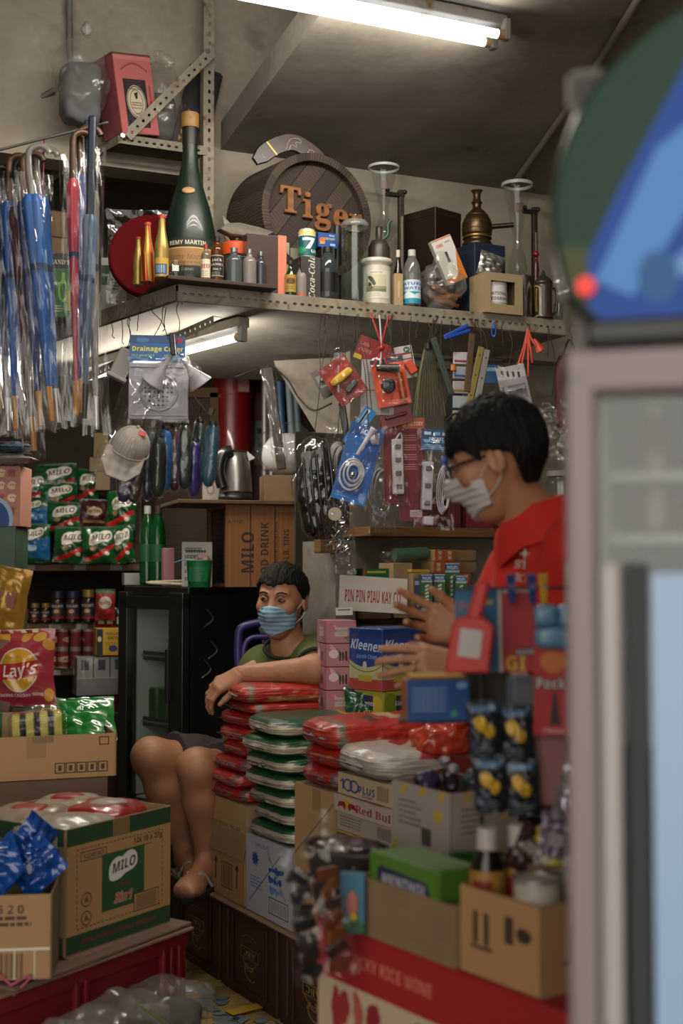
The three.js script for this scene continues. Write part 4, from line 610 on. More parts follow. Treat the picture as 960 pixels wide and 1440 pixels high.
  part(k, 'bag', sleeve(0.16, 0.34, 0.12, 17), FILM, [0, -0.15, 0]); wireTo(k, P(198, 552, 3.97), P(182, 446, 4.1));
}
{ // folded umbrellas in film, bunched
  const cols = [[173, 0x241f4a, 640, 706], [187, 0x3a3028, 628, 706], [208, 0x16203e, 605, 700], [222, 0x12241f, 612, 698], [232, 0x1560a0, 602, 690], [245, 0x3d0f18, 600, 690], [259, 0x14261c, 598, 688], [272, 0x2a1a66, 620, 698], [277, 0x12281f, 592, 685], [292, 0x164a5a, 596, 684]];
  const names = ['violet', 'brown', 'navy', 'blackish green', 'bright blue', 'maroon', 'bottle green', 'purple', 'dark green', 'teal'];
  cols.forEach(([px, col, y0, y1], i) => {
    const d = 4.08 + (i % 3) * 0.035, m = M(d), o = thing('folding_umbrella', names[i] + ' folded pocket umbrella in clear film under the drain cover', 'umbrella', P(px, y1, d), [0, 0.3 * i, (px - 235) * 0.0016], 'folded umbrellas in a hanging bunch'), h = (y1 - y0) * m;
    part(o, 'body', blob(0.046, h, 0.04, { n: 3, amp: 0.09, freq: 2, sd: i, seg: [8, 16, 8] }), C(col, 0.5, { clearcoat: 0.5 }), [0, h / 2, 0]);
    part(o, 'film', blob(0.054, h * 1.07, 0.048, { n: 3, amp: 0.2, freq: 3, sd: i + 20, seg: [8, 16, 8] }), FILM, [0, h / 2, 0]);
    part(o, 'wrist_cord', tube([[0, h, 0], [0.006, h + 0.03, 0.004], [-0.004, h + 0.05, 0]], 0.002, 5), BLACK); part(o, 'handle_end', cy(0.013, 0.015, 0.012, 12), BLACK, [0, h + 0.003, 0]);
    wireTo(o, P(px, y0 - 14, d), P(228 + i * 3, 530, 4.05), 0.0012, WIRE, 'string');
  });
}
// ---- goods along the front rail
const H = (px, py, b = -0.03) => onU(px, py, b);
function pack(name, label, cat, c, w, h, tilt, b, mat, fn, group) {        // a card hung by a wire hook; w, h in photo pixels
  const p = H(c[0], c[1], b), m = M(-p.z), o = thing(name, label, cat, p, [0, A * 0.35, tilt], group), W0 = w * m, H0 = h * m;
  if (mat) { part(o, 'card', rb(W0, H0, 0.003, 0.001), mat.map ? C(0x6a6a68, 0.6) : mat); if (mat.map) part(o, 'print', pl(W0, H0), mat, [0, 0, 0.0019]); }
  if (fn) fn(o, W0, H0, m);
  const t = p.clone().add(V3(-Math.sin(tilt) * H0 / 2, Math.cos(tilt) * H0 / 2, 0)); wireTo(o, t, H(c[0] + rr(-6, 6), 440 + (c[0] - 500) * 0.05, -0.005));
  return o;
}
const txt = (bg, rows, w = 128, h = 192) => print(w, h, g => { fill(g, bg, 0, 0, w, h); rows(g, w, h); }, 0.5);
{
  const white = C(0xa9a6b0, 0.4), blk = C(0x141416, 0.35, { clearcoat: 0.4 });
  pack('black_bag', 'bundle of black cable in shiny black plastic', 'bag', [448, 690], 60, 140, 0.1, 0.05, null, (o, W0, H0) => { part(o, 'bundle', blob(W0, H0, 0.08, { n: 2.6, amp: 0.16, freq: 3, sd: 51, seg: [16, 22, 10], shape: (x, y, z) => [x * (1 - 0.35 * Math.max(0, y)), y, z] }), C(0x0f1012, 0.25, { clearcoat: 0.6 })); for (let i = 0; i < 5; i++) part(o, 'fold', tube([[-W0 * 0.3 + i * W0 * 0.15, H0 * 0.45, 0.03], [-W0 * 0.35 + i * W0 * 0.16, 0, 0.05], [-W0 * 0.25 + i * W0 * 0.13, -H0 * 0.42, 0.035]], 0.005, 6, 20), blk); part(o, 'wrapping', blob(W0 * 1.1, H0 * 1.08, 0.1, { n: 2.4, amp: 0.25, freq: 3, sd: 52, seg: [14, 20, 10] }), FILM); });
  for (const [x, y, r, n, lb] of [[477, 655, 24, 5, 'coiled grey hose pack left of the blue card'], [535, 690, 26, 4, 'coiled grey cable pack beside the power strip']]) pack('cable_coil', lb, 'cable', [x, y], 30, 90, 0.05, 0.03, null, (o, W0, H0, m) => { for (let i = 0; i < n; i++) part(o, 'loop', new THREE.TorusGeometry(r * m * (1 - i * 0.05), 0.0045, 7, 32).scale(0.62, 1.35, 1), C(0x77757a, 0.4), [0.003 * i, -0.002 * i, 0.006 * i - 0.01], [0.05 * i, 0.08 * i, 0.05 * (i % 3)]); part(o, 'bag', sleeve(W0 * 1.3, H0 * 1.3, 0.06, x), FILM, [0, -H0 * 0.65, 0]); });
  pack('shower_hose_pack', 'white coiled shower hose and head on blue card', 'pack', [503, 652], 50, 112, -0.27, -0.06, txt('#14559c', (g, w, h) => { fill(g, '#0f4480', 0, 0, w, 30); text(g, 'AOXIFA', w * 0.62, 16, 20, '#b8c8d8'); fill(g, '#1c6ab4', 0, h - 18, w, 18); smallLines(g, '#7aa0c8', 10, h - 12, 80, 1, 8); oval(g, '#2a72b8', 40, 120, 30, 40); }), (o, W0, H0, m) => {
    for (let i = 0; i < 3; i++) part(o, 'hose', new THREE.TorusGeometry(20 * m - i * 0.0105, 0.0046, 8, 36).scale(0.82, 1.1, 1), white, [-0.012 + i * 0.002, -H0 * 0.16 + i * 0.003, 0.01 + i * 0.004], [0, 0.06 * i, 0.1 * i]);
    part(o, 'shower_head', mrg([lathe([[0, 0], [0.5, 0], [0.62, 0.5], [0.7, 0.75], [1, 0.95], [1.05, 1], [0, 1]], 16, 0.1, 0.013)]), white, [-0.012, H0 * 0.1, 0.02], [0.15, 0, -0.3]); part(o, 'spray_face', cy(0.019, 0.017, 0.018, 18), white, [0.028, H0 * 0.34, 0.026], [0.9, 0, -0.9]); part(o, 'valve', new THREE.SphereGeometry(0.011, 12, 10), CHROME, [-0.01, -H0 * 0.16, 0.02]);
    part(o, 'bag', sleeve(W0 * 1.08, H0 * 1.1, 0.06, 3), FILM, [0, -H0 * 0.55, 0.015]); });
  pack('brush_pack', 'slim blue and white toothbrush card tilted left', 'pack', [505, 600], 18, 62, -0.6, -0.03, txt('#1d6fa8', (g, w, h) => { fill(g, '#b8d0dc', 20, 10, 30, h - 20); text(g, 'SUPER', w * 0.72, h / 2, 30, '#c8dce8', { turn: -1.57 }); }, 96, 192), (o, W0, H0) => part(o, 'brush', rb(0.006, H0 * 0.85, 0.006, 0.002), C(0x1a1a1e, 0.4), [-0.008, 0, 0.005]));
  pack('black_tool', 'small black handled tool hanging by the blue brush card', 'tool', [484, 592], 14, 46, 0.15, 0.0, null, (o, W0, H0) => { part(o, 'handle', rb(W0 * 0.7, H0, 0.014, 0.005, 2), blk); part(o, 'loop', new THREE.TorusGeometry(0.01, 0.003, 6, 16), blk, [0, H0 / 2, 0]); });
  const strip = (o, W0, H0, x, y, h, n, mt) => { part(o, 'power_strip', rb(0.036, h, 0.026, 0.005, 2), mt, [x, y, 0.016]); for (let i = 0; i < n; i++) part(o, 'socket', rb(0.02, 0.016, 0.004, 0.002), C(0x5c4a4a, 0.5), [x, y + h * (0.36 - i * 0.72 / (n - 1 || 1)), 0.03]); };
  pack('red_strip_pack', 'white power strip on a dark red card', 'pack', [556, 652], 34, 116, 0.03, -0.01, txt('#6a1418', (g, w, h) => { text(g, 'MASTER', w / 2, 20, 20, '#a86a60'); }), (o, W0, H0, m) => { strip(o, W0, H0, 0.004, -0.012, 78 * m, 4, C(0xa8a4a2, 0.5)); part(o, 'cord', tube([[0.0, 0.06, 0.014], [0.004, 0.085, 0.018], [0.018, 0.1, 0.016], [0.024, 0.07, 0.012]], 0.003, 6), white); part(o, 'blister', sleeve(W0 * 1.05, H0 * 1.04, 0.05, 61), FILM, [0, -H0 * 0.52, 0.015]); });
  pack('red_card_back', 'back of a dark red card with lines of fine print', 'pack', [579, 660], 38, 146, 0.02, -0.03, txt('#5c1216', (g, w, h) => { fill(g, '#96442a', 0, 0, w, 34); oval(g, '#c89a80', 30, 18, 12, 12); text(g, 'VICTORY', 84, 18, 18, '#c8a890'); for (let k = 0; k < 4; k++) smallLines(g, '#b88a80', 12, 54 + k * 30, 104, 3, 7, 2); fill(g, '#a89a94', 50, h - 34, 60, 22); smallLines(g, '#4a2a2a', 54, h - 28, 50, 3, 6); text(g, '♺', 20, h - 8, 14, '#c8a890'); }, 128, 320));
  pack('extension_lead_bag', 'white extension lead in clear bag with blue header', 'pack', [612, 672], 56, 140, -0.05, -0.07, null, (o, W0, H0, m) => {
    part(o, 'header', pl(W0 * 0.75, 30 * m), txt('#12436e', (g, w, h) => { for (let i = 0; i < 6; i++) { fill(g, i % 2 ? '#6a9ab8' : '#b0c0c8', 10 + (i % 3) * 40, 12 + (i > 2 ? 34 : 0), 30, 14); } smallLines(g, '#88a8c0', 8, 70, 110, 3, 8, 3); text(g, 'SOCKET', 64, 42, 18, '#c8d0d0'); }, 128, 96), [-0.004, H0 * 0.38, 0.004]);
    strip(o, W0, H0, -0.03, -0.03, 68 * m, 3, C(0x9c9aa2, 0.5)); for (let i = 0; i < 4; i++) part(o, 'cord', new THREE.TorusGeometry(0.05 - i * 0.003, 0.0042, 7, 30).scale(0.4 - i * 0.03, 1.5, 1), white, [0.024 + 0.003 * i, -0.04, 0.012 + i * 0.004]); part(o, 'plug', rb(0.034, 0.03, 0.03, 0.006, 2), white, [-0.02, -H0 * 0.44, 0.012]);
    part(o, 'bag', sleeve(W0 * 1.05, H0 * 1.0, 0.06, 71), FILM, [0, -H0 * 0.52, 0.01]); });
  pack('plug_pack', 'small white plug and blue tag hanging under the extension lead', 'plug', [626, 690], 18, 84, 0, -0.04, null, (o, W0, H0) => { part(o, 'plug', cy(0.014, 0.018, 0.03, 14), C(0x9a948a, 0.5), [0.012, -H0 * 0.1, 0], [0, 0, 1.4]); part(o, 'tag', lathe([[0, 0], [0.4, 0.1], [1, 0.7], [0.9, 0.95], [0, 1]], 14, 0.055, 0.013).scale(1, 1, 0.4), C(0x14246e, 0.4), [-0.012, H0 * 0.3, 0.04]); });
  pack('cutter_pack', 'yellow handled cutter on a tilted red card', 'pack', [482, 535], 46, 62, 0.62, -0.02, txt('#7c1512', (g, w, h) => { poly(g, '#96241a', [[0, 60], [w, 20], [w, 50], [0, 100]]); text(g, 'CUTTER', 60, 170, 22, '#a85a40'); }), (o, W0, H0) => { part(o, 'handle', blob(0.028, 0.085, 0.022, { n: 3, amp: 0.04, sd: 3, seg: [8, 14, 8] }), C(0xc09a12, 0.4), [0.0, 0.012, 0.014], [0, 0, -1.5]); part(o, 'blade', rb(0.02, 0.05, 0.01, 0.003), blk, [0.01, -0.03, 0.012], [0, 0, -1.3]); part(o, 'blister', sleeve(W0, H0, 0.05, 8), FILM, [0, -H0 / 2, 0.014]); });
  pack('red_tool_card', 'small dark red card with yellow corner behind ribbon', 'pack', [525, 495], 50, 34, -0.35, 0.02, txt('#7a1a1c', (g, w, h) => { text(g, 'LAM', 40, 40, 26, '#a86a60'); text(g, 'KNIFE', 50, 74, 26, '#a86a60'); fill(g, '#b09a24', 0, 104, 44, 24); }, 192, 128));
  pack('grey_card', 'pale grey card back with barcode beneath the orange pack', 'pack', [531, 545], 48, 78, -0.03, -0.03, txt('#96918c', (g, w, h) => { smallLines(g, '#7a746e', 12, 20, 90, 14, 8, 1); fill(g, '#8a5a50', 24, 104, 60, 6); bars(g, '#333', 76, h - 22, 36, 14, 16); }));
  pack('orange_pack', 'bright orange card carrying a black knob and orange tube', 'pack', [549, 537], 48, 68, 0.2, -0.06, txt('#c4441c', (g, w, h) => { fill(g, '#2e2c30', 0, 0, w, 22); }), (o, W0, H0) => { part(o, 'knob', lathe([[0, 0], [1, 0], [1, 0.6], [0.8, 1], [0, 1]], 24, 0.02, 0.024).rotateX(Math.PI / 2), blk, [-0.012, -0.012, 0.002]); part(o, 'nozzle', cy(0.011, 0.014, 0.075, 14), blk, [-0.004, 0.045, 0.016], [0, 0, 1.35]); part(o, 'tube', cy(0.012, 0.012, 0.085, 14), C(0xa84a10, 0.2, { transmission: 0.4 }), [0.03, -0.02, 0.014]); part(o, 'blister', sleeve(W0 * 1.06, H0 * 1.04, 0.07, 13), FILM, [0, -H0 / 2, 0.02]); });
  pack('red_lower_card', 'translucent red card hanging below the orange pack', 'pack', [556, 585], 46, 28, 0.28, -0.04, C(0x8a2414, 0.3, { transmission: 0.3 }), (o, W0, H0) => part(o, 'item', rb(W0 * 0.7, 0.012, 0.012, 0.004), C(0x5a1410, 0.4), [0, 0, 0.008]));
  pack('price_card', 'white card with red print and green round mark', 'pack', [566, 510], 34, 46, 0.2, 0.0, txt('#a8a49e', (g, w, h) => { fill(g, '#7a1a1a', 8, 40, 110, 12); text(g, 'バーガメジャー', 64, 64, 15, '#22202a'); oval(g, '#14503c', 98, 24, 18, 18); text(g, '3+', 98, 24, 18, '#c8d0c0'); fill(g, '#1c2444', 8, 76, 112, 6); text(g, 'LOCK', 64, 130, 30, '#5a2a44'); smallLines(g, '#5a504a', 12, 160, 100, 3, 8); }), (o, W0, H0) => part(o, 'clamp', rb(0.03, 0.05, 0.014, 0.005), C(0xc0401c, 0.4), [0.022, -0.02, 0.01], [0, 0, 0.4]));
  { const p = H(536, 490, -0.07), o = thing('ribbon', 'red and white plastic ribbon tied above orange pack', 'ribbon', p), r = C(0x9a1418, 0.35), w = C(0xb0a8a4, 0.4); for (const [x, s] of [[-0.02, r], [0.016, r], [-0.004, w]]) part(o, 'strand', tube([[x * 1.6, 0.11, 0], [x * 0.6, 0.05, 0.01], [0, 0, 0.008], [x * 0.8, -0.04, 0.01], [x * 1.4, -0.065, 0.005]], 0.0032, 5, 18).scale(1, 1, 0.5), s); part(o, 'knot', new THREE.SphereGeometry(0.011, 10, 8), r, [0, 0, 0.006]); const gs = solo('green_string', 'green string tied to the shelf rail', 'string', tube([H(541, 442, -0.01), H(546, 460, -0.02), H(553, 488, -0.01)], 0.002, 5, 12), C(0x0f4a20, 0.5)); }
  pack('reed_brush', 'fan of olive green reeds bound at the top', 'brush', [603, 535], 44, 106, 0.03, -0.02, null, (o, W0, H0) => { const c1 = C(0x4c4a30, 0.6), c2 = C(0x6a6238, 0.6), c3 = C(0x35382a, 0.6); for (let i = 0; i < 26; i++) { const t = i / 25 - 0.5, z = (i % 3 - 1) * 0.007; part(o, 'reed', tube([[t * 0.016, H0 * 0.48, z * 0.4], [t * W0 * 0.7, 0, z], [t * W0 * 1.0, -H0 * 0.48, z * 1.5]], 0.0026, 5, 8), [c1, c2, c3][i % 3]); } part(o, 'binding', cy(0.012, 0.014, 0.02, 12), blk, [0, H0 * 0.46, 0]); });
  for (const [x, y, t, c, lb] of [[622, 515, 0.32, 0x28302c, 'thin dark green plastic rods hanging beside reeds'], [668, 528, -0.22, 0x8a7a44, 'slim brass hinge strip hanging beside the steel one'], [677, 532, -0.2, 0x8d8a84, 'slim steel strip hanging beside the brass one'], [660, 510, -0.1, 0x5a4a34, 'dark bronze strip hanging behind the brass hinge']]) pack('strip_pack', lb, 'strip', [x, y], 9, 84, t, -0.01 - x * 0.0001, null, (o, W0, H0) => { part(o, 'strip', rb(W0, H0, 0.008, 0.002), C(c, 0.3, { metalness: x > 630 ? 0.7 : 0 })); for (const k of [-0.35, 0, 0.35]) part(o, 'screw_hole', cy(0.003, 0.003, 0.009, 8).rotateX(Math.PI / 2), BLACK, [0, k * H0, 0]); });
  pack('sample_cards', 'ladder of small white medicine sachets hanging in a strip', 'pack', [648, 545], 24, 104, -0.02, 0.0, null, (o, W0, H0) => { for (let i = 0; i < 5; i++) part(o, 'sachet', rb(W0, H0 * 0.17, 0.01, 0.003), C([0xa8a4a4, 0x8a8c94, 0xa09c98, 0x96a0a8, 0x9a948c][i], 0.4), [0, H0 * (0.4 - i * 0.2), 0]); for (let i = 0; i < 3; i++) part(o, 'stripe', rb(W0 * 0.9, 0.006, 0.002, 0.0005), C([0x8a1c24, 0x1c4a8a, 0xa0661c][i], 0.5), [0, H0 * (0.36 - i * 0.2), 0.006]); part(o, 'orange_cap', cy(0.009, 0.009, 0.02, 10), C(0xb0601c, 0.4), [-0.03, H0 * 0.26, 0.01]); });
  pack('black_slipper', 'long black rubber sole hanging above the blue header', 'sole', [637, 592], 28, 92, -0.06, 0.02, null, (o, W0, H0) => { const pts = []; for (let i = 0; i < 24; i++) { const a = i / 24 * 6.283; pts.push([W0 / 2 * Math.cos(a) * (1 + 0.15 * Math.sin(a)), H0 / 2 * Math.sin(a)]); } part(o, 'sole', extr(pts, 0.012, 0.002), C(0x0e1012, 0.7)); part(o, 'strap', tube([[-W0 * 0.35, 0, 0.012], [0, H0 * 0.1, 0.03], [W0 * 0.35, 0, 0.012]], 0.004, 6), C(0x16181a, 0.6)); });
  pack('hinge_pack', 'clear pack of grey steel brackets above the man', 'pack', [722, 543], 42, 58, 0.22, -0.02, txt('#8c8a90', (g, w, h) => { fill(g, '#a8a6a8', 0, 0, w, 60); for (let i = 0; i < 4; i++) fill(g, '#2a2a30', 20 + i * 24, 16 + i * 6, 10, 26); fill(g, '#6a6670', 10, 90, 108, 70); }), (o, W0, H0) => { part(o, 'bracket', mrg([at(rb(W0 * 0.7, 0.012, 0.008, 0.002), 0, -0.01, 0), at(rb(0.012, H0 * 0.5, 0.008, 0.002), -W0 * 0.3, -0.03, 0)]), C(0x9a989c, 0.3, { metalness: 0.7 }), [0, 0, 0.008]); part(o, 'blister', sleeve(W0 * 1.1, H0 * 1.2, 0.05, 23), FILM, [0, -H0 * 0.65, 0.012]); });
  pack('blue_card', 'small plain blue card behind the metal strips', 'card', [690, 526], 18, 26, 0, 0.04, C(0x1f4f7a, 0.6), (o, W0, H0) => part(o, 'label', pl(W0 * 0.8, H0 * 0.2), C(0x7a96a8, 0.6), [0, H0 * 0.25, 0.003]));
  pack('tap_bag', 'chrome tap fittings in a clear hanging bag', 'bag', [478, 752], 44, 96, 0.0, -0.03, null, (o, W0, H0) => { for (const [x, y, s] of [[-0.012, -0.055, 1], [0.024, -0.06, 0.8], [0.004, 0.01, 0.9]]) { const t = part(o, 'tap', lathe([[0, 0], [0.6, 0], [0.6, 0.35], [1, 0.4], [1, 0.6], [0.5, 0.65], [0.5, 0.95], [0.8, 1], [0, 1]], 16, 0.05 * s, 0.016 * s), CHROME, [x, y, 0.01], [0.7, 0.4, x * 20]); part(t, 'ring', new THREE.TorusGeometry(0.017 * s, 0.003, 8, 20), CHROME, [0, 0.02, 0.012]); } part(o, 'bag', sleeve(W0 * 1.05, H0 * 1.1, 0.06, 33), FILM, [0, -H0 * 0.58, 0]); part(o, 'label', cy(0.022, 0.022, 0.002, 20).rotateX(Math.PI / 2), C(0x9c9480, 0.5), [-0.02, H0 * 0.3, 0.02]); });
  pack('clear_spoon_pack', 'clear plastic scoop hanging at the rail', 'scoop', [474, 520], 20, 66, 0.0, -0.02, null, (o, W0, H0) => { part(o, 'bowl', new THREE.SphereGeometry(0.024, 18, 12, 0, 6.3, 0, 1.9).scale(1, 1.3, 0.4), GLASS, [0.004, H0 * 0.3, 0]); part(o, 'stem', rb(0.007, H0 * 0.6, 0.004, 0.001), GLASS, [0.004, -H0 * 0.2, 0]); });
  pack('kitchen_card', 'dark and silver card tilted behind the red cutter', 'pack', [462, 535], 38, 42, 0.5, 0.04, txt('#5c5a54', (g, w, h) => { poly(g, '#1c241e', [[0, 100], [w, 60], [w, h], [0, h]]); fill(g, '#8a867c', 10, 20, 90, 40); }, 96, 96), (o, W0, H0) => part(o, 'item', rb(W0 * 0.6, 0.01, 0.01, 0.003), STEEL, [0, 0.01, 0.007]));
  { // orange strings, blue peg, blue clip
    const om = C(0xb03a24, 0.5), o = thing('orange_raffia', 'bunch of orange red raffia string tied to the rail', 'string', H(742, 470, -0.02)); for (const [x, y, k] of [[-0.035, -0.14, 0], [-0.02, -0.12, 1], [0.0, -0.15, 2], [0.012, -0.1, 3], [0.03, -0.06, 4]]) part(o, 'strand', tube([[0, 0.02, 0], [x * 0.4, y * 0.3, 0.008], [x * 0.9, y * 0.7, 0.004 * k], [x * 1.2, y, 0]], 0.0045, 5, 14).scale(1, 1, 0.6), om); part(o, 'tuft', lathe([[0.2, 1], [0.5, 0.7], [1, 0]], 10, 0.05, 0.018), om, [0.045, -0.06, 0], [0, 0, 0.5]); wireTo(o, H(742, 468, -0.02), H(742, 450, -0.005));
    const b = thing('blue_peg', 'bright blue plastic clothes peg clipped to a wire', 'peg', H(642, 468, -0.03), [0, 0.3, 0.42]), bm = C(0x153f96, 0.4); part(b, 'jaw', rb(0.1, 0.014, 0.012, 0.004), bm, [0, 0.006, 0], [0, 0, 0.06]); part(b, 'jaw', rb(0.1, 0.012, 0.012, 0.004), bm, [0, -0.006, 0], [0, 0, -0.08]); part(b, 'spring', new THREE.TorusGeometry(0.006, 0.002, 6, 14), STEEL, [0.008, 0, 0]); wireTo(b, H(644, 462, -0.03), H(646, 450, -0.005));
    const c = thing('blue_clip', 'small blue plastic hook on the shelf rail', 'hook', H(694, 466, -0.02)); part(c, 'ring', new THREE.TorusGeometry(0.01, 0.003, 6, 18).scale(0.7, 1.8, 1), bm); part(c, 'stem', rb(0.006, 0.025, 0.006, 0.002), bm, [0, 0.02, 0]);
    const m = pack('maroon_bag', 'dark red shopping bag hanging at the rail end', 'bag', [800, 552], 40, 110, 0.0, 0.06, null, (q, W0, H0) => { part(q, 'bag', blob(W0, H0, 0.05, { n: 4, amp: 0.06, sd: 61, seg: [10, 16, 5] }), C(0x4a1018, 0.6)); part(q, 'handle', tube([[-W0 * 0.25, H0 * 0.48, 0.01], [0, H0 * 0.68, 0.01], [W0 * 0.25, H0 * 0.48, 0.01]], 0.004, 6), BLACK); part(q, 'lettering', pl(W0 * 0.4, 0.012), C(0x9a8a80, 0.6), [W0 * 0.18, -H0 * 0.02, 0.028], [0, 0, -0.3]); });
    const g = pack('film_bundle', 'large crumpled clear plastic bag hanging beside the maroon bag', 'bag', [782, 605], 60, 100, 0.1, 0.02, null, (q, W0, H0) => { part(q, 'film', blob(W0, H0, 0.1, { n: 2.2, amp: 0.3, freq: 3, sd: 62, seg: [18, 22, 10] }), FILM); part(q, 'film_fold', sleeve(W0 * 0.8, H0 * 0.9, 0.05, 66), FILM, [0, -H0 * 0.45, 0.02]); });
  }
  // pipes on the wall behind
  const wp = thing('wall_pipes', 'pale horizontal pipes on the wall behind the hung goods', 'pipe'); for (const y of [488, 503, 517]) part(wp, 'pipe', rod(H(560, y - 6, WALL_B + 0.06), H(705, y, WALL_B + 0.06), 0.016), C(0x9a9282, 0.6)); part(wp, 'riser', rod(H(716, 462, WALL_B + 0.06), H(716, 500, WALL_B + 0.06), 0.016), C(0x9a9282, 0.6));
  solo('slack_cable', 'thin black cable drooping under the loft', 'cable', tube([P(330, 530, 4.9), P(378, 516, 4.9), P(402, 532, 4.9), P(420, 560, 4.85), P(440, 577, 4.8), P(466, 567, 4.75)], 0.004, 6, 40), BLACK);
  for (const [i, px] of [456, 498, 520, 586, 612, 634, 676, 706, 770].entries()) solo('wire_hook', 'empty bent wire hook on the rail above the hung packs', 'hook', hook(0.05 + (i % 3) * 0.02).translate(0, -0.06 - (i % 3) * 0.02, 0), WIRE, H(px, 444 + (px - 500) * 0.05, -0.006), i, 'empty wire hooks along the rails');
  for (const [i, px] of [158, 172, 194, 232].entries()) solo('wire_hook', 'empty bent wire hook on the rail above the lamp', 'hook', hook(0.07 + (i % 2) * 0.03).translate(0, -0.08 - (i % 2) * 0.03, 0), WIRE, P(px, 442 - (px - 150) * 0.34, 3.97 + (250 - px) * 0.0035), i, 'empty wire hooks along the rails');
}
// ---------------------------------------------------------------- rear of the shop
function boxThing(name, label, cat, p, w, h, d, yaw, mat, front, left, group) {      // closed carton; p is the middle of its underside
  const o = thing(name, label, cat, p, yaw, group);
  part(o, 'body', rb(w, h, d, 0.003), mat, [0, h / 2, 0]);
  if (front) part(o, 'printed_front', pl(w * 0.985, h * 0.985), front, [0, h / 2, d / 2 + 0.0008]);
  if (left) part(o, 'printed_side', pl(d * 0.985, h * 0.985), left, [-w / 2 - 0.0008, h / 2, 0], [0, -Math.PI / 2, 0]);
  return o;
}
const maltWave = (g, x, y, s, brown = '#3a2416') => { g.save(); g.translate(x, y); g.scale(s, s); g.rotate(-0.12); g.fillStyle = '#cfcabc'; g.beginPath(); g.moveTo(-62, 26); g.bezierCurveTo(-70, -20, -30, -40, 0, -24); g.bezierCurveTo(30, -44, 66, -34, 62, 0); g.bezierCurveTo(60, 30, 20, 24, 4, 28); g.bezierCurveTo(-20, 40, -56, 40, -62, 26); g.fill(); g.restore(); text(g, 'MILO', x, y, 40 * s, brown, { turn: -0.12, style: 'bold italic' }); };
const maltPrint = print(160, 160, g => { fill(g, '#0f4a1e', 0, 0, 160, 160); poly(g, '#0a3614', [[0, 110], [160, 60], [160, 90], [0, 140]]); maltWave(g, 86, 46, 0.9); poly(g, '#a81c18', [[10, 140], [70, 118], [150, 74], [154, 92], [90, 134], [20, 156]]); oval(g, '#8a6a4a', 56, 96, 16, 12); oval(g, '#d0c0a8', 120, 120, 12, 9); }, 0.35, { clearcoat: 0.4 });
const maltBlue = print(160, 160, g => { fill(g, '#114a24', 0, 0, 160, 160); poly(g, '#1c5a8a', [[0, 90], [160, 50], [160, 150], [0, 130]]); oval(g, '#8fa8b4', 70, 100, 30, 14); maltWave(g, 90, 40, 0.7); fill(g, '#0b3a18', 0, 146, 160, 14); }, 0.35, { clearcoat: 0.4 });
const maltRed = print(96, 96, g => { fill(g, '#3a1014', 0, 0, 96, 96); oval(g, '#b09a80', 48, 40, 26, 16); text(g, 'HORL', 48, 40, 18, '#5a1418'); fill(g, '#7a5a30', 10, 70, 76, 8); }, 0.4);
const backFoil = C(0x103a1c, 0.4), backDark = C(0x2c1414, 0.45);
